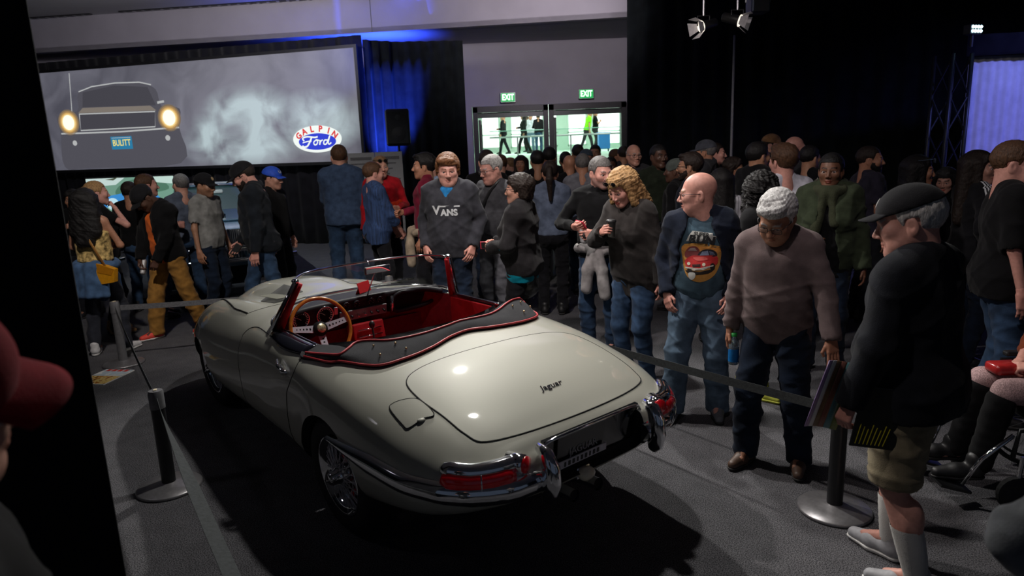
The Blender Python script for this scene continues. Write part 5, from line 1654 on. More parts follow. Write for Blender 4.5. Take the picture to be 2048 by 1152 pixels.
ARM = {'down': ((0.27, 0.04, 0.87), (0.3, -1, 0), (1, 0.15, 0), 'relax'),
       'pocket': ((0.215, 0.085, 0.93), (0.55, -1.0, 0.0), (0.7, 0.7, 0), 'relax'),
       'front': ((0.10, 0.27, 1.12), (0.8, -0.5, -0.8), (0.7, 0.5, 0.2), 'hold'),
       'chest': ((0.07, 0.22, 1.26), (0.9, -0.3, -0.8), (0.6, 0.8, 0.1), 'hold'),
       'cross': ((-0.06, 0.20, 1.16), (0.9, -0.3, -0.7), (0.2, 0.9, 0.3), 'relax'),
       'chin': ((0.02, 0.15, 1.43), (0.3, 0.9, -0.8), (0.4, 0.8, 0.0), 'hold'),
       'back': ((0.22, -0.12, 0.93), (0.8, -0.8, 0), (0.4, -0.9, 0), 'relax'),
       'walk_f': ((0.26, 0.16, 0.90), (0.3, -1, 0), (1, 0, 0), 'relax'),
       'walk_b': ((0.26, -0.10, 0.89), (0.3, -1, 0), (1, 0, 0), 'relax'),
       'low': ((0.13, 0.24, 0.93), (0.8, -0.6, -0.4), (0.7, 0.6, 0.2), 'hold')}
LOD = [dict(c=0.0105, b=0.0105, bc=0.020, hd=0.0042, hr=0.0055, ha=0.0045), dict(c=0.0135, b=0.0125, bc=0.022, hd=0.0056, hr=0.0075, ha=0.0058), dict(c=0.018, b=0.016, bc=0.026, hd=0.0075, hr=0.010, ha=0.008)]
PEOPLE = []

def person(pos, H, yaw, label, lod=1, skin='fair', head='m', hair='short', hcol='dark', top='black', topc=None, sleeve=2.0, hem=0.88, neck='crew', bottom=None, legs='long', legw=0.0,
           shoe=None, sole=None, shoulder=1.0, w=1.0, belly=0.0, lean=0.0, side=0.0, hyaw=0.0, hpitch=0.0, hroll=0.0, R='down', L='down', feet=None, beard=None, stubble=0.0, loose=0.0, fem=None,
           jacket=None, jopen=0.0, jx=0.0, jhem=0.84, group='visitors around the silver car', hood=False, bare_back=False, eyes=True, hs=1.10, seed=None):
    q = LOD[lod]
    fem = head.startswith('f') if fem is None else fem
    seed = seed if seed is not None else len(PEOPLE) + 1
    s = H / (1.473 + 0.235 * hs)
    yaw = yaw - math.degrees(math.atan2(pos[0], pos[1]))      # yaw is given against the line of sight
    root = empty('person', (pos[0], pos[1], 0), rad(yaw), label, 'person', group)
    piv = np.array([0, 0, 0.93])
    RT = Ry(rad(side)) @ Rx(rad(-lean))
    def T(p):
        return piv + RT @ (np.array(p, float) - piv)
    sw = (0.158 if fem else 0.178) * shoulder
    # ---- limbs
    arms = {}
    for nm, sx, spec in (('R', 1, R), ('L', -1, L)):
        a = ARM[spec] if isinstance(spec, str) else spec
        wr = np.array([sx * a[0][0], a[0][1], a[0][2]]); pole = np.array([sx * a[1][0], a[1][1], a[1][2]]); dn = np.array([sx * a[2][0], a[2][1], a[2][2]])
        sh = T((sx * sw, -0.015, 1.405))
        wr = T(wr)
        el, wr = ik(sh, wr, 0.285, 0.262, pole)
        arms[nm] = (sx, sh, el, wr, dn, a[3])
    feet = feet or ((0.105, 0.0, 8), (-0.105, 0.0, -8))       # right, left: x, y, toe-out degrees (negative z rotation to the right)
    legs_ = []
    for sx, (fx, fy, fa) in zip((1, -1), feet):
        hip = np.array([sx * 0.088, 0.0, 0.90])
        an = np.array([fx, fy - 0.045, 0.10])
        kn, an = ik(hip, an, 0.42, 0.40, (0.15 * sx, 1, 0))
        legs_.append((sx, hip, kn, an, fx, fy, fa))
    def torso(S, o, hips=True):
        for sx in (-1, 1):
            S.cone(T((sx * 0.085 * shoulder, 0.0, 1.32)), T((sx * 0.07, 0.005, 1.02)), 0.098 * w + o, 0.100 * w + o, 0.05)
            S.cone(T((sx * 0.05, -0.022, 1.44)), T((sx * sw * 0.92, -0.015, 1.405)), 0.052 + o, 0.060 + o, 0.05)
            S.cone(T((sx * 0.025, -0.035, 1.485)), T((sx * 0.12, -0.022, 1.435)), 0.036 + o, 0.040 + o, 0.04)
            if fem: S.ell(T((sx * 0.068, 0.092 * w, 1.24)), (0.066 + o, 0.058 + o, 0.066 + o), 0.04)
        S.ell(T((0, 0.005, 1.26)), (0.150 * w * shoulder + o, 0.105 * w + o, 0.17 + o), 0.05)
        S.ell(T((0, 0.022 + belly * 0.06, 1.06)), (0.142 * w + belly * 0.03 + o, 0.102 * w + belly * 0.07 + o, 0.15 + o), 0.06)
        if hips:
            S.ell(T((0, -0.012, 0.95)), (0.162 * w + o, 0.112 * w + o + belly * 0.03, 0.12 + o), 0.06)
            S.ell((0, -0.03, 0.90), (0.155 * w + o, 0.110 * w + o, 0.10 + o), 0.06)
    def armf(S, o0, o1, upto=2.0, k=0.03):
        for nm in arms:
            sx, sh, el, wr, dn, ps = arms[nm]
            S.cone(sh, sh + (el - sh) * min(1, upto), 0.049 * (0.9 if fem else 1) * (0.5 + w * 0.5) + o0, 0.039 + o1, k)
            if upto > 1: S.cone(el, el + (wr - el) * min(1, upto - 1), 0.039 + o1, 0.028 + o1, 0.02)
    P = [T((0, 0, 1.5)), T((0.3, 0, 1.2)), T((-0.3, 0, 1.2))] + [v for a in arms.values() for v in (a[1], a[2], a[3])]
    lo = np.min(P, 0) - 0.13; hi = np.max(P, 0) + 0.13
    lo = np.minimum(lo, (-0.24, -0.22, 0.76)); hi = np.maximum(hi, (0.24, 0.26, 1.52)); lo[2] = min(lo[2], 0.76)
    out = dict(root=root, s=s, arms=arms, T=T, RT=RT)
    # ---- skin: one mesh (torso, limbs, head, hands)
    bare = sleeve < 1.8 or legs != 'long' or bare_back
    hb = q['b'] if bare else q['bc']
    l2 = lo.copy(); l2[2] = 0.05
    fxs = [f[0] for f in feet]; fys = [f[1] for f in feet]
    l2[:2] = np.minimum(l2[:2], (min(fxs) - 0.12, min(fys) - 0.15)); h2 = hi.copy(); h2[:2] = np.maximum(h2[:2], (max(fxs) + 0.12, max(fys) + 0.15))
    B = SDF(l2, h2, hb)
    torso(B, -0.010)
    armf(B, -0.010, -0.005)
    for sx, hip, kn, an, fx, fy, fa in legs_:
        B.cone(hip, kn, 0.070 * w, 0.052 if legs != 'long' else 0.044, 0.04); B.cone(kn, an, 0.054 if legs != 'long' else 0.042, 0.038 if legs != 'long' else 0.034, 0.02)
        if legs != 'long': B.ell((kn + an) / 2 + np.array([0, -0.022, 0.06]), (0.048, 0.05, 0.10), 0.03)
        B.cone(an, (fx, fy + 0.08, 0.06), 0.034, 0.022, 0.02)
    np_ = T((0, -0.012, 1.458))
    B.cone(T((0, -0.03, 1.40)), np_ + np.array([0, 0.0, 0.02]), 0.060 if not fem else 0.050, 0.055 if not fem else 0.046, 0.03)
    BV, BF = B.mesh()
    base = np.array(SK[skin]) if isinstance(skin, str) else np.array(skin)
    cols = [np.tile(base, (len(BV), 1))]
    VV, FF = [BV], [tuple(f) for f in BF]
    RH = RT @ Rz(rad(hyaw)) @ Rx(rad(-hpitch)) @ Ry(rad(hroll))
    HO = np_ + RH @ np.array([0, 0.015, 0.020 + 0.115 * hs])
    hv, hf, lips, brow, brd, ev, ef, ec = head_mesh(head, q['hd'])
    hc = np.tile(base, (len(hv), 1))
    hcol_rgb = np.array(HAIR[hcol])
    hc[lips] = base * np.array([0.93, 0.76, 0.74]) if not fem else base * np.array([0.95, 0.48, 0.5])
    hc[brow] = hcol_rgb * 0.8 + base * 0.12
    if stubble > 0: hc[brd] = hc[brd] * (1 - stubble) + hcol_rgb * stubble
    ff0 = len(BV)
    VV.append(HO + hs * hv @ RH.T); cols.append(hc)
    FF = [BF, hf + ff0]
    FF.append(ef + ff0 + len(hv)); VV.append(HO + hs * ev @ RH.T); cols.append(ec)
    nb = ff0 + len(hv) + len(ev)
    HM = {}
    for nm in arms:
        sx, sh, el, wr, dn, ps = arms[nm]
        d = (wr - el) / np.linalg.norm(wr - el)
        n = dn - d * (dn @ d); n /= np.linalg.norm(n)
        x = sx * np.cross(n, d)
        M = np.stack([x, d, n], 1)
        gv, gf = hand_mesh(ps, q['ha'])
        sc = 0.98 if not fem else 0.88
        VV.append(wr + (gv * sc) @ M.T)
        g = gf + nb
        if np.linalg.det(M) < 0: g = g[:, ::-1]
        FF.append(g); nb += len(gv); cols.append(np.tile(base * np.array([1.02, 0.96, 0.95]), (len(gv), 1)))
        HM[nm] = (wr, M)
    F4 = np.concatenate(FF)
    V = np.concatenate(VV) * s
    C = np.concatenate(cols)
    body = ob('body', V, F4, SKIN, root, smooth=True, col=C)
    out.update(body=body, HM=HM, RH=RH, HO=HO)
    def headpart(name, V, F, m, parent=root):
        V = np.asarray([tuple(v) for v in V], float)
        return ob(name, (HO + hs * V @ RH.T) * s, F, m, parent, smooth=True, angle=None)
    out['headpart'] = headpart
    if hair:
        gv, gf = hair_mesh(hair, q['hr'])
        if head == 'wide': gv = gv * np.array([1.08, 1.02, 1.02])
        headpart('hair', gv, gf, hairm(hcol, HAIR[hcol]))
    if beard:
        gv, gf = beard_mesh(q['hd'])
        headpart('beard', gv, gf, hairm(beard, HAIR[beard]))
    # ---- top
    tm = topc if topc is not None else cloth('top_' + top, (0.01, 0.01, 0.011))
    TS = SDF(lo, hi, q['c'])
    o = 0.008 + loose
    torso(TS, o)
    up = RT @ np.array([0, 0, 1.0])
    if hem < 0.89:
        for sx in (-1, 1): TS.cone(T((sx * 0.072, -0.012, 0.95)), T((sx * 0.078, -0.014, hem - 0.06)), 0.104 * w + o, 0.104 * w + o, 0.05)
    TS.plane(-up, T((0, 0, hem)))
    nb_ = T((0, -0.015, 1.50))
    if sleeve > 0:
        AS = SDF(lo, hi, q['c'])
        so = 0.012 + loose * 0.8
        armf(AS, so, so if sleeve >= 1.5 else so + 0.006, sleeve)
        for nm in arms:
            sx, sh, el, wr, dn, ps = arms[nm]
            if sleeve >= 1: e0, e1 = el, wr; t = sleeve - 1
            else: e0, e1 = sh, el; t = sleeve
            d = (e1 - e0) / np.linalg.norm(e1 - e0); e = e0 + (e1 - e0) * t
            AS.cone(e + d * 0.052, e + d * 0.13, 0.062, 0.075, 0.004, sub=True)
        k = 0.035
        hh = np.maximum(k - np.abs(TS.A - AS.A), 0) / k
        TS.A = np.minimum(TS.A, AS.A) - hh * hh * k * 0.25
    if hood:
        for sx in (-1, 1):
            TS.cone(T((sx * 0.075, -0.03, 1.47)), T((sx * 0.045, 0.07, 1.40)), 0.030, 0.022, 0.02)
        TS.cone(T((-0.075, -0.07, 1.47)), T((0.075, -0.07, 1.47)), 0.040, 0.040, 0.03)
        TS.ell(T((0, -0.12, 1.38)), (0.10, 0.045, 0.09), 0.03)
    if sleeve == 0:
        for sx in (-1, 1): TS.ell(T((sx * 0.185, -0.01, 1.42)), (0.085, 0.14, 0.13), 0.01, sub=True)
        TS.ell(T((0, -0.11, 1.45)), (0.085, 0.10, 0.20), 0.01, sub=True)
    if neck == 'v':
        TS.cone(T((0, 0.09, 1.46)), T((0, 0.17, 1.30)), 0.055, 0.010, 0.008, sub=True)
    elif neck == 'scoop':
        TS.ell(T((0, 0.07, 1.46)), (0.075, 0.10, 0.085), 0.01, sub=True); TS.ell(T((0, -0.08, 1.47)), (0.09, 0.08, 0.10), 0.01, sub=True)
    if neck == 'collar':
        for a in np.linspace(-2.6, 2.6, 9):
            p = T((0.066 * math.sin(a), 0.066 * math.cos(a) - 0.02, 1.475)); TS.ell(p, (0.018, 0.018, 0.028), 0.015)
    TS.cone(T((0, -0.006, 1.480)), T((0, 0.0, 1.60)), 0.048 if not fem else 0.042, 0.066, 0.006, sub=True)
    tv, tf = TS.mesh()
    tv = wrinkle(tv, tf, 0.0026, 13, seed, 6, 0.7)
    if lod < 2: tv = folds(tv, tf, 0.0085, seed, 10, 34, 0.6)
    out['top'] = ob('shirt' if not jacket else 'shirt', tv * s, tf, tm, root, smooth=True)
    # ---- open jacket over the top
    if jacket is not None:
        JS = SDF(lo - 0.02, hi + 0.02, q['c'])
        torso(JS, o + 0.024)
        JS.ell(T((0, -0.02, jhem + 0.06)), (0.175 * w + o, 0.13 * w + o, 0.12), 0.04)
        JS.plane(-up, T((0, 0, jhem)))
        AS = SDF(lo - 0.02, hi + 0.02, q['c'])
        armf(AS, 0.028 + loose, 0.024 + loose, 2.0)
        for nm in arms:
            sx, sh, el, wr, dn, ps = arms[nm]
            d = (wr - el) / np.linalg.norm(wr - el)
            AS.cone(wr + d * 0.06, wr + d * 0.14, 0.066, 0.08, 0.004, sub=True)
        if jopen > 0:
            def opn(X, Y, Z):
                X, Y, Z = X - piv[0], Y - piv[1], Z - piv[2]
                xt = RT[0, 0] * X + RT[1, 0] * Y + RT[2, 0] * Z
                yt = RT[0, 1] * X + RT[1, 1] * Y + RT[2, 1] * Z
                zt = RT[0, 2] * X + RT[1, 2] * Y + RT[2, 2] * Z + piv[2]
                wd_ = jopen * (0.75 + 0.9 * np.clip((1.40 - zt) / 0.5, 0, 1)) + jopen * 0.10 * np.sin(zt * 21)
                return np.minimum(wd_ - np.abs(xt - jx * (1.45 - zt)), yt - 0.02)
            JS.fn(opn)
        k = 0.035
        hh = np.maximum(k - np.abs(JS.A - AS.A), 0) / k
        JS.A = np.minimum(JS.A, AS.A) - hh * hh * k * 0.25
        for a in np.linspace(-2.2, 2.2, 11):
            p = T((0.082 * math.sin(a + 3.14159), 0.075 * math.cos(a + 3.14159) - 0.018, 1.475)); JS.ell(p, (0.022, 0.022, 0.034), 0.015)
        JS.cone(T((0, -0.02, 1.45)), T((0, -0.02, 1.60)), 0.060, 0.078, 0.006, sub=True)
        jv, jf = JS.mesh()
        jv = wrinkle(jv, jf, 0.0035, 13, seed + 50, 6, 0.6)
        if lod < 2: jv = folds(jv, jf, 0.010, seed + 5, 11, 32, 0.55)
        out['jacket'] = ob('jacket', jv * s, jf, jacket, root, smooth=True)
    # ---- trousers or shorts
    bm_ = bottom if bottom is not None else cloth('trousers_dark', (0.012, 0.013, 0.017))
    hl = h2.copy(); hl[2] = 1.06
    LS = SDF(l2, hl, q['c'])
    lo_ = 0.010 + legw
    LS.ell((0, -0.012, 0.94), (0.162 * w + 0.006, 0.116 * w + 0.006 + belly * 0.025, 0.12), 0.02)
    LS.ell((0, -0.035, 0.88), (0.152 * w + 0.008, 0.115 * w + 0.008, 0.10), 0.05)
    for sx, hip, kn, an, fx, fy, fa in legs_:
        if legs == 'shorts':
            e = kn + (an - kn) * 0.04
            LS.cone(hip, e, 0.090 * w + lo_ + 0.01, 0.090 + lo_, 0.04)
        else:
            LS.cone(hip, kn, 0.083 * w + lo_, 0.060 + lo_, 0.035)
            LS.cone(kn, an + np.array([0, 0.012, -0.03]), 0.060 + lo_, 0.053 + legw * 1.3 + 0.008, 0.02)
    cutz = 0.50 if legs == 'shorts' else 0.045
    LS.plane((0, 0, -1), (0, 0, cutz)); LS.plane((0, 0, 1), (0, 0, 1.03))
    pv, pf = LS.mesh()
    pv = wrinkle(pv, pf, 0.0028, 18, seed + 9, 6, 1.0)
    if lod < 2: pv = folds(pv, pf, 0.0085, seed + 7, 12, 40, 0.8)
    out['bottom'] = ob('shorts' if legs == 'shorts' else 'trousers', pv * s, pf, bm_, root, smooth=True)
    # ---- shoes
    (sv, sf), (ov, of) = shoe_meshes(0.0075 if lod == 0 else 0.010)
    shm = shoe if shoe is not None else mat('shoe_black', (0.012, 0.012, 0.013), 0.5)
    som = sole if sole is not None else mat('sole_dark', (0.03, 0.03, 0.03), 0.8)
    out['shoes'] = []
    for sx, hip, kn, an, fx, fy, fa in legs_:
        M = Rz(rad(-fa))
        a = ob('shoe', ((sv * (1, 1, 1)) @ M.T + np.array([fx, fy, 0])) * s, sf, shm, root, smooth=True)
        ob('sole', (ov @ M.T + np.array([fx, fy, 0])) * s, of, som, a, smooth=True)
        out['shoes'].append(a)
    PEOPLE.append(out)
    return out

# ------------------------------------------------------------------ headwear and glasses
def cap(p, c, brim=None, back=False, emblem=None, emtext=None, emcol=None, size=1.0, z0=0.03, rise=0.0, droop=0.26):
    S = SDF((-0.12, -0.15, 0.0), (0.12, 0.13, 0.17), 0.006)
    S.ell((0, -0.016, 0.040), (0.091 * size, 0.112 * size, 0.094 * size), 0.0)
    S.plane((0, -0.18 - rise, -1), (0, 0.0, z0))
    V, F = S.mesh()
    o = p['headpart']('cap', V, F, c)
    sg = -1 if back else 1
    m = MB()
    def br(u, v):
        a = (u - 0.5) * 1.9
        r0 = 0.088
        x = 0.088 * math.sin(a) * (1 + 0.0 * v)
        y = 0.100 * math.cos(a) - 0.016 + v * 0.072 * max(math.cos(a * 0.82), 0.0) ** 0.6
        z = z0 + 0.006 + (0.09 * rise) - droop * v * 0.06 - 1.6 * x * x * (0.4 + v)
        return Vector((x, y * sg, z))
    m.grid(br, 17, 6)
    b = p['headpart']('brim', m.V, m.F, brim or c, o)
    b.modifiers.new('t', 'SOLIDIFY').thickness = 0.004
    if emcol is not None:
        k = MB()
        if emtext:
            V, F = text_mesh(emtext, 0.05, 0.001, bold=0.001)
            V = [(v.x, 0, v.y) for v in V]; V = [(x, 0.0, z) for x, y, z in V]
        else:
            V = [(q[0], 0, q[1]) for q in ellipse(0, 0, 0.018, 0.018, 16)]; F = [tuple(range(16))]
        PV = []
        for v in V:
            x, z = -v[0], 0.082 + v[2]
            t = max(0, 1 - (x / (0.091 * size)) ** 2 - ((z - 0.04) / (0.094 * size)) ** 2)
            PV.append((x, sg * (0.112 * size * math.sqrt(t) - 0.016 + 0.0035), z))
        p['headpart']('emblem', PV, F, emcol, o)
    return o

def glasses(p, m=None, lens=None, up=0.0):
    m = m or mat('dark_glasses_frame', (0.012, 0.010, 0.010), 0.3)
    g = MB()
    for sx in (-1, 1):
        pts = [(sx * 0.033 + 0.0235 * math.copysign(abs(math.cos(a)) ** 0.6, math.cos(a)), 0.099 - 0.10 * (abs(sx * 0.033 + 0.0235 * math.cos(a)) - 0.01) * 0.25, -0.003 + 0.0165 * math.copysign(abs(math.sin(a)) ** 0.6, math.sin(a))) for a in np.linspace(0, 6.283, 21)[:-1]]
        g.tube(pts, 0.0017, 5, closed=True)
        g.tube([(sx * 0.057, 0.088, 0.006), (sx * 0.078, 0.04, 0.006), (sx * 0.082, -0.02, 0.002)], 0.0019, 5)
    g.tube([(-0.010, 0.101, 0.004), (0.0, 0.103, 0.006), (0.010, 0.101, 0.004)], 0.0018, 5)
    V = [(v[0], v[1], v[2] + up) for v in g.V]
    o = p['headpart']('glasses', V, g.F, m)
    if lens:
        for sx in (-1, 1):
            k = MB()
            k.poly([(sx * 0.033 + 0.021 * math.cos(a), 0.0965, -0.003 + 0.0145 * math.sin(a) + up) for a in np.linspace(0, 6.283, 15)[:-1]], (0, 1, 0), 0.001)
            p['headpart']('lens', k.V, k.F, lens, o)
    return o

def local_bvh(o):
    return BVHTree.FromPolygons([v.co.copy() for v in o.data.vertices], [list(f.vertices) for f in o.data.polygons])

def chest_print(p, obj, name, V2, F, m, cx, cz, off=0.004, back=False, parent=None, sub=False):
    """lay flat print on the front (or back) of a garment; 2D x runs to the viewer's right"""
    b = local_bvh(obj)
    s = p['s']; sg = -1 if back else 1
    out = []
    n = Vector(p['RT'] @ np.array([0, sg, 0.0]))
    for v in V2:
        q = p['T']((cx - sg * v[0], 0.0, cz + v[1])) * s
        q = Vector(q)
        h = b.ray_cast(q + n * 0.6, -n, 1.2)
        out.append((h[0] + n * off) if h[0] is not None else q + n * 0.15)
    return ob(name, out, F, m, parent or obj, smooth=False)

def world(p, q):
    """person-local (1.75 m units) point to world"""
    r = p['root']; v = Vector(tuple(np.array(q) * p['s']))
    return Vector(r.location) + Matrix.Rotation(r.rotation_euler[2], 3, 'Z') @ v
def worldR(p, M):
    return Matrix.Rotation(p['root'].rotation_euler[2], 3, 'Z') @ Matrix([list(r) for r in M])
def hand_pt(p, nm, lx, ly, lz):
    wr, M = p['HM'][nm]
    return world(p, wr + M @ np.array([lx, ly, lz]))
def hand_R(p, nm):
    return worldR(p, p['HM'][nm][1])

def garment(p, name, prims, m, h=0.011, seed=3, amp=0.004, planes=()):
    """extra clothing built from rounded cones in person-local units (a, b, ra, rb, k)"""
    P = np.array([q for pr in prims for q in (pr[0], pr[1])]); R = max(max(pr[2], pr[3]) for pr in prims)
    S = SDF(P.min(0) - R - 0.03, P.max(0) + R + 0.03, h)
    for a, b, ra, rb, k in prims: S.cone(a, b, ra, rb, k)
    for n, q in planes: S.plane(n, q)
    V, F = S.mesh()
    V = wrinkle(V, F, amp, 24, seed, 6)
    return ob(name, V * p['s'], F, m, p['root'], smooth=True)
def tied(p, name, m, z=0.97, rx=0.185, ry=0.15, front=True, length=0.34, back=0.30):
    T = p['T']; pr = []
    ring = [T((rx * math.sin(a), ry * math.cos(a) + 0.005, z + 0.012 * math.sin(3 * a))) for a in np.linspace(0, 6.283, 17)]
    for i in range(16): pr.append((ring[i], ring[i + 1], 0.040, 0.040, 0.015))
    sg = 1 if front else -1
    for sx in (-1, 1):
        pr.append((T((sx * 0.015, sg * (ry + 0.025), z)), T((sx * 0.06, sg * (ry + 0.045), z - length * 0.5)), 0.042, 0.052, 0.02))
        pr.append((T((sx * 0.06, sg * (ry + 0.045), z - length * 0.5)), T((sx * 0.085, sg * (ry + 0.035), z - length * (1.0 if sx > 0 else 1.15))), 0.052, 0.048, 0.02))
    for x in np.linspace(-0.13, 0.13, 5):
        pr.append((T((x, -sg * (ry - 0.03 + 0.05 * (1 - abs(x) / 0.16)), z - 0.01)), T((x * 1.15, -sg * (ry + 0.0 + 0.05 * (1 - abs(x) / 0.16)), z - back)), 0.034, 0.036, 0.05))
    return garment(p, name, pr, m)
def sleeve_stripes(p, obj, nm, m, n=3, wdt=0.011, gap=0.021, name='stripe'):
    b = local_bvh(obj); s = p['s']
    sx, sh, el, wr, dn, ps = p['arms'][nm]
    nk = p['T']((sx * 0.075, -0.02, 1.47))
    path = [nk + (sh - nk) * t for t in np.linspace(0, 0.95, 8)] + [sh + (el - sh) * t for t in np.linspace(0.08, 1, 10)] + [el + (wr - el) * t for t in np.linspace(0.1, 0.98, 8)]
    up = np.array([0, 0, 1.0])
    outv = np.array([sx * 1.0, -0.25, 0.0])
    for k in range(n):
        V, F = [], []
        for i, q in enumerate(path):
            t = path[min(i + 1, len(path) - 1)] - path[max(i - 1, 0)]; t /= np.linalg.norm(t)
            d = (up if i < 6 else (up * (0.6 if i < 9 else 0.0) + outv)); d = d - t * (d @ t); d /= np.linalg.norm(d)
            sd = np.cross(t, d)
            for e in (-0.5, 0.5):
                o_ = Vector(tuple((q + sd * ((k - (n - 1) / 2) * gap + e * wdt)) * s)); dv = Vector(tuple(d))
                h = b.ray_cast(o_ + dv * 0.35, -dv, 0.5)
                V.append((h[0] + dv * 0.004) if h[0] is not None else o_ + dv * 0.07)
        F = [(2 * i, 2 * i + 1, 2 * i + 3, 2 * i + 2) for i in range(len(path) - 1)]
        ob(name, V, F, m, obj, smooth=True)

# ================================================================== THE VISITORS
JEANS = cm('jeans_blue', (46, 66, 92), var=0.45, scale=9)
JEANSD = cm('jeans_dark', (24, 34, 50), var=0.45, scale=9)
JEANSL = cm('jeans_light', (92, 112, 132), var=0.4, scale=9)
BLK = cm('black', (14, 14, 16)); NAVY = cm('navy', (20, 25, 36)); CHAR = cm('charcoal', (46, 46, 50)); GREYT = cm('grey_tee', (105, 105, 112)); GREYB = cm('grey_blue', (92, 102, 122))
WHITEC = cm('white', (190, 190, 200)); DKTROU = cm('dark_trousers', (22, 22, 26)); MAROON = cm('maroon', (110, 24, 46)); DENIM = cm('denim_shirt', (56, 72, 98)); TAN = cm('tan_trousers', (150, 108, 52))
ORANGE = cm('orange', (210, 100, 40)); TEAL = cm('teal', (0, 120, 140)); BROWNF = cm('brown_fleece', (106, 92, 92), var=0.2); OLIVE = cm('olive_green', (54, 62, 46)); KHAKI = cm('khaki', (128, 118, 96))
MAGENTA = cm('magenta', (170, 20, 120)); PINK = cm('hot_pink', (232, 20, 110)); REDH = cm('red_hoodie', (150, 18, 28)); GREYTR = cm('grey_trousers', (92, 92, 98)); COATD = cm('dark_coat', (46, 43, 42)); STEELB = cm('slate_tee', (70, 92, 106))
LBLUE = cm('light_blue', (150, 170, 200)); PSHOE = mat('white_shoe', (0.62, 0.61, 0.62), 0.6); RSHOE = mat('red_shoe', (0.72, 0.06, 0.04), 0.6, bump=0.3); YSHOE = mat('lime_shoe', (0.50, 0.52, 0.06), 0.6, bump=0.3); BSHOE = mat('brown_shoe', (0.08, 0.045, 0.03), 0.5)
WSOLE = mat('white_sole', (0.65, 0.64, 0.62), 0.6); GSHOE = mat('grey_shoe', (0.13, 0.14, 0.16), 0.6)
LENSM = mat('spectacle_lens', (0.9, 0.92, 0.95), 0.02, trans=0.9, var=0, alpha=0.25)
BLKCAP = cloth('black_cap', (0.010, 0.010, 0.012))
def strip_print(p, name, V, F, m, cx, cz, **k):
    return chest_print(p, p.get('target') or p['top'], name, V, F, m, cx, cz, **k)

# ---- left group, in front of the screen
girl = person((-4.217, 6.960), 1.686, -30, 'woman with long dark hair, patterned top and denim jacket tied round her waist', 1, 'tan', 'f', 'mane', 'black', topc=cm('patterned_top', (176, 150, 96), var=0.9, scale=26), sleeve=0, hem=1.0,
              neck='scoop', bottom=cm('charcoal_jeans', (44, 46, 54)), shoe=PSHOE, sole=WSOLE, bare_back=True, R='front', L='front', w=0.93, feet=((0.16, 0.06, 20), (-0.12, -0.05, -20)))
blond = person((-4.561, 7.750), 1.734, -82, 'blond woman in dark clothes with raised forearm beside the yellow bag woman', 1, 'pink', 'f', 'tail', 'blond', topc=BLK, sleeve=0.5, R='chin', L='down', bottom=DKTROU, shoe=mat('tan_boot', (0.30, 0.15, 0.05), 0.6), fem=True)
person((-5.372, 8.600), 1.608, 160, 'dark-clothed person half hidden behind the woman with the yellow bag', 2, 'tan', 'f', 'bob', 'black', topc=BLK, R='chest', L='front')
person((-4.815, 8.900), 1.673, -25, 'short-haired man in a black tee seen from behind before the green display', 1, 'tan', 'm', 'short', 'dark', topc=BLK, sleeve=0.6, bottom=JEANS, R='front', L='front', w=1.08)
p4 = person((-4.355, 8.450), 1.770, -92, 'tall man in a dark navy tee with bent bare forearm and blue jeans', 1, 'pink', 'm', 'short', 'brown', topc=NAVY, sleeve=0.6, bottom=JEANS, R='front', L='front', w=1.05, hyaw=15)
tanm = person((-3.781, 7.550), 1.737, 128, 'man in black cap, dark jacket over orange shirt, tan trousers and red trainers', 1, 'dark', 'm', 'crop', 'black', topc=ORANGE, hem=0.86, jacket=BLK, jopen=0.05, jx=0.0, jhem=0.85, bottom=TAN, legw=0.014, shoe=RSHOE, sole=WSOLE,
              R='low', L='low', hpitch=38, lean=8, hyaw=-12, feet=((0.13, 0.20, 10), (-0.13, -0.22, -18)))
cap(tanm, BLKCAP)
person((-4.187, 8.950), 1.741, 25, 'man with short grey hair in a slate grey shirt seen from behind', 1, 'fair', 'm', 'short', 'saltpep', topc=cm('slate_shirt', (84, 92, 108)), sleeve=0.6, bottom=JEANS, R='front', L='front')
polo = person((-3.568, 8.200), 1.758, -128, 'man in a light grey polo shirt and black cap with a round badge', 1, 'olive', 'm', 'crop', 'black', topc=cm('pale_grey_polo', (128, 128, 126)), sleeve=0.72, neck='collar', bottom=JEANSD, R='down', L='down', w=0.98, hyaw=0, hpitch=8, stubble=0.35)
cap(polo, BLKCAP, emcol=mat('tan_badge', (0.45, 0.32, 0.16), 0.6))
capm = person((-2.751, 7.600), 1.898, 84, 'bearded man in black cap and glasses, dark jacket and jeans, walking past the blue car', 1, 'pink', 'm', 'short', 'dark', topc=CHAR, jacket=cm('dark_navy_jacket', (24, 28, 34)), jhem=0.83, bottom=JEANS, R=((0.2, 0.22, 0.93), (0.3, -1, 0), (1, 0, 0), 'point'), L='down',
              hpitch=22, lean=4, beard='dark', feet=((0.10, 0.24, 5), (-0.10, -0.24, -5)), w=1.1)
cap(capm, BLKCAP, emtext='10', emcol=mat('gold_badge', (0.5, 0.40, 0.12), 0.5)); glasses(capm)
lacap = person((-2.931, 8.700), 1.791, -120, 'person in a bright blue cap with white letters behind the bearded walking man', 2, 'fair', 'm', 'crop', 'dark', topc=BLK, hpitch=6)
cap(lacap, mat('blue_cap', (0.02, 0.09, 0.62), 0.7), emtext='LA', emcol=mat('white_badge', (0.75, 0.75, 0.75), 0.6))
person((-2.240, 9.400), 2.028, 4, 'big man in a loose denim shirt and jeans seen from behind before the screen', 1, 'fair', 'm', 'short', 'brown', topc=DENIM, sleeve=1.85, hem=0.84, loose=0.016, bottom=JEANS, legw=0.012, w=1.1, R='down', L='low')
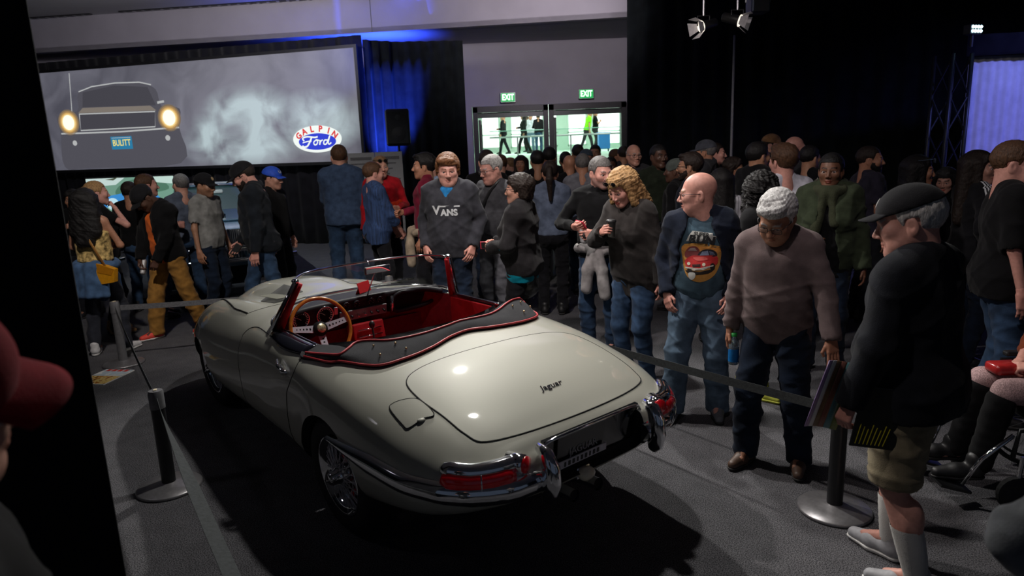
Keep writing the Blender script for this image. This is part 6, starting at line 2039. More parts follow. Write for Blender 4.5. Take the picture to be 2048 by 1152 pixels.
stripe = person((-1.621, 8.500), 1.808, -72, 'young man in a blue pinstriped shirt facing the red-hooded person', 1, 'pink', 'm', 'short', 'brown', topc=mat('blue_pinstripe', srgb(36, 58, 96), 0.9, var=0.6, scale=60, stretch=(1, 1, 0.05)), sleeve=1.6, hem=0.80, loose=0.01, bottom=DKTROU, R='low', L='low')
redh = person((-1.658, 9.200), 1.867, -165, 'person in a red hooded top with sunglasses pushed up on the head', 1, 'fair', 'm', 'short', 'sandy', topc=REDH, hood=True, bottom=DKTROU, R='down', L='front', w=1.05)
glasses(redh, BLK, BLK, up=0.075)
maroon = person((-0.964, 8.100), 1.891, 84, 'dark-haired man in a maroon shirt in profile with a beige jacket tied round his waist', 1, 'tan', 'm', 'messy', 'black', topc=MAROON, sleeve=2, hem=0.86, bottom=DKTROU, R='front', L='down')
person((-0.990, 9.800), 1.788, 60, 'pale-shirted person partly hidden behind the maroon shirt man', 2, 'fair', 'm', 'short', 'dark', topc=LBLUE)
# ---- behind the bonnet
vans = person((-0.578, 6.750), 1.900, 166, 'young man with auburn hair in a charcoal hooded sweatshirt with white lettering', 0, 'pink', 'wide', 'flop', 'auburn', topc=cm('charcoal_hoodie', (52, 52, 58)), hood=True, hem=0.83, loose=0.014, bottom=JEANSD, w=1.08, R='pocket', L='pocket', hyaw=14, hpitch=10, neck='v')
glm = person((-0.145, 7.350), 1.863, 136, 'grey-haired man with glasses in a dark grey tee and grey trousers looking at the car', 0, 'pink', 'old', 'short', 'grey', topc=cm('dark_grey_tee', (62, 62, 66)), sleeve=0.7, hem=0.84, bottom=GREYTR, belly=0.5, w=1.05, R='down', L='down', hyaw=-12, hpitch=12)
glasses(glm, None, LENSM)
bagw = person((0.090, 6.050), 1.712, 72, 'woman with short dark hair and glasses in a black jacket over a teal top', 0, 'fair', 'f', 'bob', 'dark', topc=TEAL, hem=0.80, jacket=cm('black_jacket', (34, 32, 34)), jopen=0.095, jhem=0.86, bottom=DKTROU, R='front', L=((0.10, 0.25, 1.10), (0.8, -0.5, -0.8), (0.7, 0.5, 0.2), 'hold'), w=1.06, hyaw=8)
glasses(bagw)
mop = person((-0.259, 8.800), 1.896, 4, 'dark-haired person in a black tee with a printed word across the back', 1, 'fair', 'm', 'short', 'dark', topc=BLK, sleeve=0.7, bottom=JEANSD)
person((0.482, 7.900), 1.763, -4, 'woman with a long ponytail in a grey-blue sweater seen from behind', 0, 'tan', 'f', 'tail', 'dark', topc=GREYB, sleeve=2, hem=0.92, bottom=DKTROU, R='front', L='front', w=1.02)
person((0.848, 9.600), 1.778, 10, 'bald man in a black tee seen from behind', 1, 'tan', 'm', None, 'black', topc=BLK, sleeve=0.6, bottom=JEANSD, w=1.05)
person((0.957, 8.900), 1.806, -5, 'crop-haired man in a grey tee seen from behind', 1, 'tan', 'm', 'crop', 'saltpep', topc=GREYT, sleeve=0.6, bottom=JEANSD, w=1.08)
polo2 = person((0.821, 6.300), 1.828, 168, 'man with grey stubble in a black polo, pale sweater tied at his waist', 0, 'pink', 'm', 'short', 'saltpep', topc=BLK, sleeve=2, hem=0.88, neck='collar', bottom=JEANS, stubble=0.55, hyaw=42, hpitch=8,
               R=((0.16, 0.26, 1.17), (0.9, -0.3, -0.7), (0.75, 0.3, -0.5), 'hold'), L=((0.02, 0.28, 1.12), (0.9, -0.3, -0.7), (0.3, 0.9, 0.1), 'hold'))
curly = person((0.993, 5.450), 1.775, 142, 'woman with wavy blond hair in a dark coat holding a cup to her chest', 0, 'pink', 'f', 'wavy', 'blond', topc=COATD, sleeve=2, hem=0.74, loose=0.012, bottom=JEANS, R=((0.07, 0.25, 1.30), (0.9, -0.2, -0.9), (0.55, 0.8, 0.15), 'hold'), L='down', lean=9, hpitch=18, hyaw=-4)
glasses(curly, BLK, BLK, up=0.085)
person((1.736, 9.600), 1.885, -158, 'bald man with spectacles standing behind the blond woman', 1, 'fair', 'm', 'fringe', 'grey', topc=CHAR)
glasses(PEOPLE[-1])
person((1.861, 8.600), 1.885, -150, 'dark-skinned man in dark green standing before the black drape', 1, 'dark', 'm', 'crop', 'black', topc=cm('dark_green', (30, 36, 26)), w=1.08)
gcap = person((2.507, 8.900), 1.909, 76, 'man in a grey baseball cap looking towards the doors', 1, 'tan', 'm', 'short', 'saltpep', topc=OLIVE, jacket=CHAR, jopen=0.05)
cap(gcap, cm('grey_cap', (66, 68, 76)))
person((2.862, 9.600), 1.863, -92, 'person facing away from the grey capped man before the dark drape', 2, 'pink', 'm', 'short', 'dark', topc=BLK)
p27 = person((1.897, 7.300), 1.802, 82, 'dark-haired bearded man with glasses in a navy jacket behind the bald man', 1, 'olive', 'm', 'messy', 'dark', topc=NAVY, w=1.05, beard='dark')
glasses(p27)
bean = person((1.891, 7.900), 1.726, 78, 'man in a grey knitted cap in profile behind the blond woman', 1, 'dark', 'm', None, 'black', topc=BLK)
S_ = SDF((-0.12, -0.15, -0.05), (0.12, 0.13, 0.17), 0.008); S_.ell((0, -0.016, 0.038), (0.088, 0.108, 0.094), 0.0); S_.plane((0, -0.35, -1), (0, 0.0, 0.012))
_v, _f = S_.mesh(); bean['headpart']('knitted_cap', _v, _f, cm('grey_knit', (78, 84, 80)))
# ---- the men beside the car
bald = person((1.31, 4.72), 1.738, 176, 'bald man with glasses, open navy jacket over slate tee with car print', 0, 'pink', 'old', None, 'sandy', topc=STEELB, sleeve=0.7, hem=0.90, jacket=cm('navy_zip_jacket', (26, 32, 46)), jopen=0.125, jx=-0.02, jhem=0.84, bottom=JEANSL, legw=0.016,
              R='pocket', L='pocket', hs=1.17, hyaw=-82, hpitch=4, belly=0.2, w=0.98, shoe=GSHOE, feet=((0.16, 0.12, 12), (-0.14, 0.0, -12)))
glasses(bald, mat('thin_frame', (0.05, 0.02, 0.02), 0.3))
gray = person((1.56, 3.95), 1.699, 168, 'smiling man with tousled silver hair and glasses in a brown fleece pullover', 0, 'tan', 'old', 'messy', 'silver', topc=BROWNF, sleeve=2.0, hem=0.81, loose=0.012, bottom=JEANSD, legw=0.012, neck='v', R='down',
              L=((0.36, 0.17, 0.80), (0.6, -0.8, 0.2), (0.6, 0.5, 0.6), 'flat'), hs=1.17, lean=5, hyaw=-8, hpitch=30, hroll=-6, belly=0.1, w=0.96, shoe=BSHOE, feet=((0.14, 0.10, 14), (-0.17, 0.05, -14)))
glasses(gray, None, LENSM)
person((1.981, 6.500), 1.671, 14, 'woman with long black hair in a black and white striped top seen from behind', 1, 'tan', 'f', 'long', 'black', topc=mat('stripe_top', srgb(150, 150, 156), 0.9, var=0.95, scale=60, stretch=(1, 0.2, 0.02)), sleeve=0.8)
person((2.854, 8.800), 1.687, -84, 'dark-haired woman in a magenta jacket in profile', 1, 'olive', 'f', 'bob', 'dark', topc=MAGENTA)
person((2.617, 7.300), 1.887, -48, 'broad man in a black jacket turned away before the dark drape', 1, 'olive', 'm', 'short', 'black', topc=BLK, loose=0.02, w=1.15)
tcap = person((3.887, 10.300), 1.944, -100, 'man in a tan topped cap beyond the crowd before the drape', 2, 'fair', 'm', 'short', 'dark', topc=BLK)
cap(tcap, cm('tan_cap', (150, 112, 76)))
person((2.405, 6.100), 1.875, 26, 'young man with sandy brown hair in a pale grey long-sleeved shirt seen from behind', 0, 'pink', 'm', 'messy', 'brown', topc=WHITEC, sleeve=2, hem=0.84, bottom=JEANSD, hyaw=14)
person((3.821, 9.300), 1.912, -70, 'pink-faced bald man standing far back before the drape', 2, 'pink', 'm', None, 'grey', topc=CHAR)
person((3.463, 8.000), 1.816, -42, 'black-haired man in a black tee turned away behind the pale shirt', 1, 'olive', 'm', 'short', 'black', topc=BLK, sleeve=0.7)
green = person((2.572, 5.550), 1.805, 176, 'woman with pulled back black hair and hoop earring in an olive jacket and knitted scarf', 0, 'brown', 'f', 'bun', 'black', topc=BLK, jacket=OLIVE, jopen=0.06, jhem=0.72, hem=0.8, bottom=JEANSD, R='front', L='down', hyaw=-4, w=0.98, loose=0.004)
person((3.682, 7.100), 1.808, -62, 'bearded man in a dark grey tee looking towards the truss tower', 1, 'tan', 'm', 'crop', 'dark', topc=cm('dark_violet_tee', (40, 38, 50)), sleeve=0.7, beard='black', hyaw=-26, w=1.12)
pinkw = person((1.88, 5.12), 1.675, -112, 'person with big dark curly hair, hot pink jacket and lime green shoes', 0, 'olive', 'f', 'afro', 'black', topc=PINK, jacket=BLK, jopen=0.06, jhem=0.8, bottom=JEANSD, shoe=YSHOE, sole=YSHOE, hyaw=78, feet=((0.12, 0.10, 6), (-0.14, -0.12, -6)))
sung = person((3.539, 6.000), 1.741, -84, 'dark-haired woman in profile with sunglasses on top of her head', 0, 'tan', 'f', 'long', 'black', topc=cm('lilac_grey', (120, 116, 130)), jacket=BLK, jopen=0.06, jhem=0.8)
glasses(sung, mat('blue_glint_frame', (0.1, 0.14, 0.2), 0.2), BLK, up=0.085)
person((4.357, 6.900), 1.580, 165, 'woman with black hair looking down beside the woman in the striped-sleeve jacket', 1, 'fair', 'f', 'long', 'black', topc=BLK, hpitch=14)
adi = person((3.789, 5.600), 1.775, -62, 'woman with long straight dark hair in a black track jacket with three white stripes', 0, 'fair', 'f', 'long', 'dark', topc=cm('black_track', (16, 16, 20)), sleeve=2, hem=0.80, loose=0.012, bottom=JEANSD, R=((0.30, -0.02, 0.95), (1, -0.8, 0), (1, 0, 0), 'relax'), L='front', hyaw=-42)
person((3.247, 4.450), 1.873, -78, 'big shaven-headed man in a black tee and blue jeans', 0, 'pink', 'wide', 'crop', 'brown', topc=BLK, sleeve=0.9, hem=0.82, loose=0.012, bottom=JEANS, legw=0.012, w=1.15, belly=0.4, R='down', L='down', hyaw=-14)
# ---- old man with brochures
old = person((1.70, 2.79), 1.753, 66, 'old man in black cap, dark sweatshirt, khaki shorts and white socks holding brochures', 0, 'pink', 'old', 'short', 'white', topc=cm('black_sweat', (22, 24, 30)), sleeve=2, hem=0.80, loose=0.022, neck='crew', bottom=KHAKI, legs='shorts',
             R='low', L=((0.34, 0.12, 0.80), (0.4, -1, 0), (0.8, 0.2, 0.5), 'hold'), hs=1.17, hyaw=24, hpitch=8, lean=4, belly=0.5, w=1.14, shoe=mat('silver_trainer', (0.34, 0.34, 0.36), 0.6), sole=WSOLE, feet=((0.12, 0.14, 4), (-0.10, -0.08, -16)))
oc = cap(old, BLKCAP, emcol=mat('white_badge', (0.75, 0.75, 0.75), 0.6), emtext='F', size=1.02, z0=0.046)
# ---- person in the red cap, close by on the left
redc = person((-0.838, 0.87), 1.85, -88, 'person in a red baseball cap and glasses close beside the black drape', 0, 'fair', 'old', 'short', 'grey', topc=BLK, hpitch=6, hroll=24, w=1.0)
cap(redc, cm('red_cap', (132, 10, 28)), size=1.04, droop=0.5); glasses(redc, mat('pale_frame', (0.3, 0.3, 0.32), 0.3))
# ---- back of the crowd at the doors
BACK = [(1000, 309, 10.8, 20, 'fair', 'm', 'short', 'brown', 'short brown-haired man in the crowd just inside the doors', BLK), (1041, 311, 11.6, 170, 'tan', 'f', 'long', 'dark', 'dark long-haired woman facing back from the crowd at the doors', CHAR),
        (1074, 301, 9.9, 2, 'olive', 'm', 'short', 'black', 'black-haired man seen from behind below the doors', BLK), (1018, 315, 12.2, 60, 'fair', 'm', 'crop', 'sandy', 'fair-haired person in profile far back at the doors', GREYT),
        (1131, 303, 11.0, -5, 'brown', 'm', 'crop', 'black', 'dark crop-haired man seen from behind at the doors', BLK), (1155, 289, 11.4, 8, 'olive', 'm', 'short', 'dark', 'tall dark-haired man nearest the lobby parapet', CHAR),
        (1172, 299, 11.8, 0, 'fair', 'm', None, 'grey', 'man in a slate cap in the crowd at the doors', CHAR), (1190, 290, 11.0, 170, 'olive', 'm', 'short', 'black', 'dark-haired man facing back from under the blue bin', BLK),
        (1233, 298, 12.4, -90, 'tan', 'm', 'short', 'brown', 'short-haired person in profile at the right door jamb', MAROON), (1246, 292, 10.6, 12, 'tan', 'm', 'crop', 'dark', 'crop-haired man seen from behind at the edge of the dark drape', CHAR), (1221, 314, 10.0, 175, 'dark', 'm', 'crop', 'black', 'dark-skinned man in a patterned shirt behind the black polo man', cm('pattern_blue', (60, 76, 92), var=0.9, scale=40))]
POSB = [((-0.106, 10.800), 1.798), ((0.224, 11.600), 1.755), ((0.425, 9.900), 1.850), ((0.035, 12.200), 1.716), ((0.917, 11.000), 1.802), ((1.198, 11.900), 1.895), ((1.193, 10.600), 1.827), ((1.606, 12.800), 1.867), ((1.934, 12.400), 1.788), ((1.917, 11.600), 1.845), ((1.473, 10.000), 1.719)]
for (u, v, Y, yw, skn, hd, hr, hcl, lab, tp), (pos, hh) in zip(BACK, POSB):
    b_ = person(pos, hh, yw, lab, 2, skn, hd, hr, hcl, topc=tp, group='crowd at the doors')
    if 'slate cap' in lab: cap(b_, cm('slate_cap', (56, 66, 78)))
wcap = person((0.625, 10.400), 1.887, 0, 'man in a black jacket with a white round print on the back, seen from behind', 2, 'brown', 'm', 'short', 'black', topc=BLK, group='crowd at the doors')
V, F = [(q_[0], q_[1]) for q_ in ellipse(0, 0, 0.06, 0.06, 18)], [tuple(range(18))]
chest_print(wcap, wcap['top'], 'back_print', V, F, mat('print_white', (0.55, 0.56, 0.58), 0.8), 0, 1.37, back=True)
# ---- people up in the lobby
LOB = [(-0.12, 24.0 + 8, 70, 'dark', None, BLK, DKTROU, 'walking man in black beyond the glass railing'), (0.77, 31.0, 100, 'dark', 'long', cm('black_coat', (24, 26, 26)), BLK, 'woman in a dark coat walking in the lobby'), (1.02, 35.0, 120, 'brown', 'short', CHAR, DKTROU, 'man partly hidden behind the white-shirted man in the lobby'),
       (1.18, 33.6, 160, 'sandy', 'short', WHITEC, JEANSL, 'man in a white patterned shirt and pale jeans in the lobby'), (1.47, 32.0, 0, 'dark', 'bun', BLK, JEANS, 'woman in a black top and jeans seen from behind in the lobby'),
       (3.66, 32.0, -70, 'dark', 'short', cm('lime_tee', (120, 220, 20)), DKTROU, 'man in a lime green tee stepping past the blue bin'), (4.08, 32.3, -80, 'dark', 'short', BLK, DKTROU, 'man in black raising a phone beside the blue bin')]
for k, (x, y, yw, hcl, hr, tp, bt, lab) in enumerate(LOB):
    st = ((0.10, 0.26, 5), (-0.10, -0.26, -5)) if k in (0, 1, 5) else None
    p_ = person((x, y), 1.72 + 0.06 * (k in (3, 5, 6)), yw, lab, 2, 'tan', 'f' if hr in ('long', 'bun') else 'm', hr, hcl, topc=tp, sleeve=0.6 if k in (5, 6) else 2, bottom=bt, group='people in the lobby', R='chest' if k == 6 else ('front' if k < 2 else 'down'), L='front' if k == 4 else 'down', feet=st, lean=12 if k == 5 else 0)
    p_['root'].location.z = 1.44

# ================================================================== THINGS PEOPLE CARRY AND PRINTS ON CLOTHES
PRW = mat('print_white', (0.55, 0.56, 0.58), 0.8)
def text2(t, size, bold=0.0, shear=0.0, space=1.0):
    V, F = text_mesh(t, size, 0, bold=bold, shear=shear, space=space)
    return [(v.x, v.y) for v in V], F
# big lettering on the hooded sweatshirt: a wide first letter whose bar runs over the rest
V, F = text2('V', 0.105, 0.004); chest_print(vans, vans['top'], 'print_letter', V, F, PRW, 0.085, 1.255)
V, F = text2('ANS', 0.075, 0.004, space=1.05); chest_print(vans, vans['top'], 'print_letters', V, F, PRW, -0.03, 1.235)
V = [(-0.09, 0), (0.10, 0), (0.10, 0.012), (-0.09, 0.012)]; chest_print(vans, vans['top'], 'print_bar', V, [(0, 1, 2, 3)], PRW, -0.025, 1.285)
# blue tee showing at the neck
garment(vans, 'tee_neck', [(vans['T']((-0.03, 0.055, 1.42)), vans['T']((0.03, 0.055, 1.42)), 0.040, 0.040, 0.02), (vans['T']((0, 0.06, 1.42)), vans['T']((0, 0.085, 1.34)), 0.045, 0.03, 0.02)], cm('azure_tee', (40, 120, 180)), amp=0.001)
# word on the back of the black tee
V, F = text2('MO', 0.085); chest_print(mop, mop['top'], 'back_print', V, F, mat('print_teal', (0.16, 0.28, 0.28), 0.8), -0.02, 1.25, back=True)
for dz in (0.06, -0.06):
    chest_print(mop, mop['top'], 'back_print_bar', [(-0.13, 0), (0.13, 0), (0.13, 0.008), (-0.13, 0.008)], [(0, 1, 2, 3)], MATS['print_teal'], 0, 1.25 + dz, back=True)
# car print on the slate tee
bt = bald['top']
def bp(name, pts, c, off, x0=-0.015, z0=1.19):
    F = [tuple(range(len(pts)))]
    V, F = fill(pts)
    chest_print(bald, bt, name, V, F, mat('tee_' + name, srgb(*c), 0.85, var=0.1), x0, z0, off)
def fill(pts, n=5):
    """fan of rings so that a print follows the cloth"""
    cx = sum(p[0] for p in pts) / len(pts); cy = sum(p[1] for p in pts) / len(pts)
    V = [(cx, cy)]; m = len(pts)
    for k in range(1, n + 1):
        V += [(cx + (p[0] - cx) * k / n, cy + (p[1] - cy) * k / n) for p in pts]
    F = [(0, 1 + i, 1 + (i + 1) % m) for i in range(m)]
    for k in range(n - 1):
        a, b = 1 + k * m, 1 + (k + 1) * m
        F += [(a + i, b + i, b + (i + 1) % m, a + (i + 1) % m) for i in range(m)]
    return V, F
bp('shield', catmull([(-0.11, 0.09), (0.12, 0.075), (0.13, -0.02), (0.09, -0.12), (0.0, -0.165), (-0.085, -0.13), (-0.12, -0.02)], 4, True), (196, 140, 66), 0.003)
bp('sky_band', catmull([(-0.105, 0.075), (0.11, 0.065), (0.11, 0.03), (-0.105, 0.04)], 4, True), (222, 150, 70), 0.004)
bp('rear_car', catmull([(-0.108, 0.02), (-0.10, 0.045), (-0.075, 0.072), (-0.035, 0.075), (-0.01, 0.05), (-0.01, 0.015), (-0.06, 0.0), (-0.10, 0.0)], 4, True), (120, 52, 52), 0.005)
bp('rear_car_glass', [(-0.085, 0.045), (-0.07, 0.064), (-0.04, 0.066), (-0.025, 0.045)], (150, 130, 128), 0.0065)
bp('roof', catmull([(-0.02, 0.012), (0.0, 0.045), (0.045, 0.058), (0.09, 0.046), (0.105, 0.012), (0.04, 0.006)], 4, True), (40, 36, 44), 0.0055)
bp('windscreen', [(-0.008, 0.014), (0.008, 0.040), (0.045, 0.048), (0.055, 0.016)], (128, 140, 166), 0.007)
bp('side_glass', [(0.062, 0.018), (0.052, 0.046), (0.082, 0.038), (0.094, 0.018)], (92, 98, 120), 0.007)
bp('red_car', catmull([(-0.098, -0.012), (-0.06, 0.012), (-0.01, 0.014), (0.05, 0.016), (0.105, 0.008), (0.112, -0.03), (0.09, -0.055), (0.03, -0.075), (-0.04, -0.082), (-0.09, -0.062), (-0.105, -0.035)], 4, True), (196, 46, 46), 0.006)
bp('red_car_shine', catmull([(-0.05, 0.002), (0.02, 0.006), (0.045, -0.012), (-0.02, -0.02)], 4, True), (222, 96, 90), 0.0075)
bp('grille', [(-0.055, -0.045), (0.0, -0.040), (0.0, -0.060), (-0.05, -0.064)], (60, 30, 30), 0.0075)
bp('bumper', [(-0.10, -0.062), (-0.04, -0.074), (0.02, -0.070), (0.085, -0.048), (0.085, -0.056), (0.02, -0.080), (-0.04, -0.085), (-0.10, -0.072)], (206, 200, 188), 0.008)
for hx_, hz_ in ((-0.078, -0.04), (0.022, -0.044)):
    bp('headlamp', ellipse(hx_, hz_, 0.011, 0.011, 12), (226, 220, 196), 0.0085)
bp('tyre', ellipse(0.078, -0.058, 0.017, 0.022, 12), (24, 20, 20), 0.0072)
bp('tyre', ellipse(-0.07, -0.082, 0.017, 0.014, 12), (24, 20, 20), 0.0062)
bp('car_shadow', catmull([(-0.10, -0.085), (-0.04, -0.095), (0.03, -0.092), (0.095, -0.07), (0.05, -0.105), (-0.06, -0.112)], 3, True), (34, 26, 24), 0.0058)
bp('route_badge', catmull([(-0.075, -0.10), (-0.035, -0.10), (-0.033, -0.13), (-0.055, -0.15), (-0.077, -0.13)], 3, True), (206, 206, 200), 0.009)
bp('title_plate', [(-0.085, 0.145), (-0.06, 0.18), (0.075, 0.165), (0.075, 0.15), (0.10, 0.145), (0.085, 0.095), (-0.10, 0.11)], (190, 190, 184), 0.004)
V, F = text2('SUPER', 0.036, 0.0015, 0.15); chest_print(bald, bt, 'title_word', [(a, b - 0.1 * a) for a, b in V], F, BLACK, -0.015, 1.19 + 0.157, 0.013)
V, F = text2('RUN', 0.066, 0.004, 0.2, 1.05); chest_print(bald, bt, 'title_word', [(a * 1.2, b - 0.1 * a) for a, b in V], F, BLACK, -0.015, 1.19 + 0.120, 0.013)
# three white stripes on the track jacket sleeve
for nm in ('R', 'L'): sleeve_stripes(adi, adi['top'], nm, PRW)
# tied garments
tied(polo2, 'tied_sweater', cm('pale_sweater', (150, 146, 146)), 0.965)
tied(maroon, 'tied_jacket', cm('beige_jacket', (158, 142, 122)), 0.93, length=0.30)
tied(girl, 'tied_denim_jacket', cm('denim_jacket', (70, 96, 130)), 0.96, front=True, back=0.30)
tied(redh, 'slung_jacket', cm('orange_jacket', (200, 52, 22)), 1.16, rx=0.20, ry=0.18, length=0.2, back=0.2)
# knitted scarf and hoop earring of the woman in olive
T = green['T']; pr = []
ring = [T((0.098 * math.sin(a), 0.098 * math.cos(a) - 0.012, 1.480 - 0.03 * math.cos(a))) for a in np.linspace(0, 6.283, 13)]
for i in range(12): pr.append((ring[i], ring[i + 1], 0.045, 0.045, 0.02))
pr.append((T((0.03, 0.11, 1.43)), T((0.075, 0.165, 1.16)), 0.036, 0.038, 0.02)); pr.append((T((-0.03, 0.11, 1.43)), T((-0.055, 0.165, 1.22)), 0.034, 0.036, 0.02))
garment(green, 'scarf', pr, cloth('scarf_knit', srgb(58, 62, 46), bump=0.9, bscale=120), amp=0.005)
e = MB().tube([(0.084, -0.01 + 0.024 * math.sin(a), -0.066 + 0.024 * math.cos(a)) for a in np.linspace(0, 6.283, 17)[:-1]], 0.0018, 5, closed=True)
green['headpart']('earring', e.V, e.F, CHROME)
wr = green['HM']['R'][0]
rb = empty('yellow_pouch', world(green, wr + np.array([0.0, 0.07, -0.02])), 0, 'small yellow ribboned pouch in the hand of the woman in olive', 'pouch')
YEL = mat('yellow_cloth', srgb(190, 160, 60), 0.7, bump=0.2)
m = MB(); ball(m, (0, 0, -0.02), (0.06, 0.05, 0.05), 12, 8); m.build('pouch', YEL, rb, smooth=True)
for sx in (-1, 1):
    MB().tube([(0, 0, 0.03), (sx * 0.04, 0, 0.07), (sx * 0.07, 0, 0.04), (sx * 0.03, 0, 0.02)], 0.012, 8, flat=(0.4, 1.2)).build('ribbon', YEL, rb, smooth=True)
# white socks of the old man
for sx, nm in ((1, 'R'), (-1, 'L')):
    pass
def socks(p, m, feet, z1=0.32):
    for sx, (fx, fy, fa) in zip((1, -1), feet):
        hip = np.array([sx * 0.088, 0.0, 0.90]); kn, an = ik(hip, np.array([fx, fy - 0.045, 0.10]), 0.42, 0.40, (0.15 * sx, 1, 0))
        t = (z1 - an[2]) / (kn[2] - an[2])
        a = an + np.array([0, 0, -0.01]); b = an + (kn - an) * t
        g = MB()
        rings = []
        for i in range(15):
            f = i / 14; c = a + (b - a) * f; r = 0.044 + 0.018 * math.sin(1.6 * f) + 0.0015 * (i % 2)
            rings.append((c, r))
        def fn(u, v):
            i = int(round(v * 14)); c, r = rings[i]; an_ = u * 6.2832
            rr = r + 0.0012 * math.cos(22 * an_)
            return Vector(((c[0] + rr * math.cos(an_)) * p['s'], (c[1] - 0.012 * math.sin(1.57 * i / 14) + rr * math.sin(an_)) * p['s'], c[2] * p['s']))
        g.grid(fn, 44, 15, closed_u=True).build('sock', m, p['root'], smooth=True)
socks(old, cm('white_sock', (190, 188, 184), var=0.06), ((0.12, 0.14, 4), (-0.10, -0.08, -16)))

# ---- carried things, each a thing of its own
def slab(name, p, nm, dims, m, label, cat, off=(0, 0.07, -0.035), tilt=(0, 0, 0), face=None):
    o = empty(name, hand_pt(p, nm, *off), 0, label, cat)
    R3 = hand_R(p, nm) @ (rot('X', tilt[0]) @ rot('Y', tilt[1]) @ rot('Z', tilt[2]))
    if R3.determinant() < 0:
        R3 = R3 @ Matrix(((-1, 0, 0), (0, 1, 0), (0, 0, 1)))
    o.rotation_euler = R3.to_euler()
    MB().box((0, 0, 0), dims, None, min(dims) * 0.3).build('case', m, o)
    if face is not None:
        MB().box((0, 0, -dims[2] / 2 - 0.0008), (dims[0] * 0.86, dims[1] * 0.86, 0.0015)).build('screen', face, o)
    return o
REDP = mat('red_phone_case', (0.6, 0.03, 0.06), 0.35)
slab('mobile_phone', polo2, 'R', (0.072, 0.14, 0.011), REDP, 'red cased phone in the hand of the black polo man', 'phone', (0.01, 0.075, -0.04), (0, 0, 0), BLACK)
slab('mobile_phone', bagw, 'R', (0.07, 0.14, 0.010), REDP, 'red phone held by the woman in the teal top', 'phone', (0.0, 0.085, -0.035), (20, 0, 0), BLACK)
slab('mobile_phone', capm, 'R', (0.07, 0.14, 0.010), BLACK, 'dark phone in the hand of the bearded walking man', 'phone', (0.0, 0.09, -0.03))
cam_o = slab('camera', polo2, 'L', (0.13, 0.07, 0.05), mat('silver_camera', (0.45, 0.45, 0.46), 0.4, 0.3), 'silver compact camera in the hand of the black polo man', 'camera', (0.0, 0.08, -0.05))
MB().lathe([(0.03, 0), (0.03, 0.03), (0.022, 0.034), (0.0, 0.03)], 18, (0, 0, 0.02)).build('lens_barrel', BLACK, cam_o)
slab('camera', tanm, 'R', (0.05, 0.17, 0.05), mat('clear_bottle', (0.25, 0.24, 0.24), 0.2), 'small bottle held low by the man in tan trousers', 'bottle', (0.0, 0.08, -0.04)).name = 'drink_bottle'
cup = empty('drink_cup', hand_pt(curly, 'R', 0.02, 0.075, -0.05), 0, 'dark lidded drink cup held by the blond woman', 'cup')
MB().lathe([(0.028, -0.07), (0.036, 0.04), (0.038, 0.042), (0.038, 0.052), (0.03, 0.056), (0, 0.056)], 20, close=False).build('cup', mat('clear_dark_cup', (0.05, 0.05, 0.045), 0.25), cup, smooth=True)
MB().lathe([(0.04, 0.042), (0.04, 0.056), (0.03, 0.062), (0, 0.062)], 20, close=False).build('lid', BLACK, cup, smooth=True)
bo = empty('water_bottle', hand_pt(gray, 'R', 0.03, 0.065, -0.04), 0, 'green capped water bottle with blue label in the hand of the fleece man', 'bottle')
MB().lathe([(0.028, -0.16), (0.032, -0.15), (0.032, -0.03), (0.026, -0.01), (0.013, 0.015), (0.013, 0.03)], 18).build('bottle', mat('clear_water', (0.55, 0.7, 0.8), 0.05, trans=0.8, var=0), bo, smooth=True)
MB().lathe([(0.0325, -0.14), (0.0325, -0.06)], 18, close=False).build('bottle_label', mat('blue_label', (0.0, 0.16, 0.5), 0.4), bo, smooth=True)
MB().lathe([(0.017, 0.016), (0.017, 0.036), (0.0, 0.037)], 18, close=False).build('cap', mat('green_cap', (0.02, 0.35, 0.06), 0.4), bo, smooth=True)
# brochures of the old man
w0 = hand_pt(old, 'L', 0.0, 0.07, -0.03)
b1 = empty('brochure', w0 + Vector((-0.06, 0.03, 0.09)), 0, 'folded brochure with lilac, brown and green stripes held by the old man', 'brochure')
def curl(u, v, wd_, hh, bend): return Vector(((u - 0.5) * wd_, bend * math.sin(3.1 * u), (v - 0.5) * hh))
cols_ = [srgb(168, 140, 190), srgb(226, 226, 230), srgb(120, 92, 66), srgb(150, 96, 84), srgb(96, 150, 156), srgb(126, 140, 70)]
for k in range(6):
    MB().grid(lambda u, v: curl((k + u) / 6, v, 0.18, 0.30, 0.02), 4, 6).build('stripe', mat('brochure_%d' % k, cols_[k], 0.35, var=0.08), b1, smooth=True).modifiers.new('t', 'SOLIDIFY').thickness = 0.002
b1.rotation_euler = (rad(6), rad(16), rad(20))
b2 = empty('magazine', w0 + Vector((0.10, -0.06, 0.02)), 0, 'dark magazine with yellow lines tucked under the arm of the old man', 'magazine')
MB().box((0, 0, 0), (0.20, 0.008, 0.27), None, 0.002).build('pages', mat('dark_cover', (0.012, 0.013, 0.012), 0.3), b2)
MB().box((0.103, 0, 0), (0.012, 0.012, 0.27)).build('page_edge', mat('page_grey', (0.35, 0.36, 0.38), 0.6), b2)
for k in range(8):
    MB().tube([(-0.08 + k * 0.016, -0.006, -0.12), (-0.075 + k * 0.017, -0.006, -0.03 - 0.01 * (k % 3))], 0.0018, 5).build('yellow_line', mat('yellow_ink', (0.55, 0.48, 0.02), 0.5), b2)
b2.rotation_euler = (rad(4), rad(8), rad(-4))
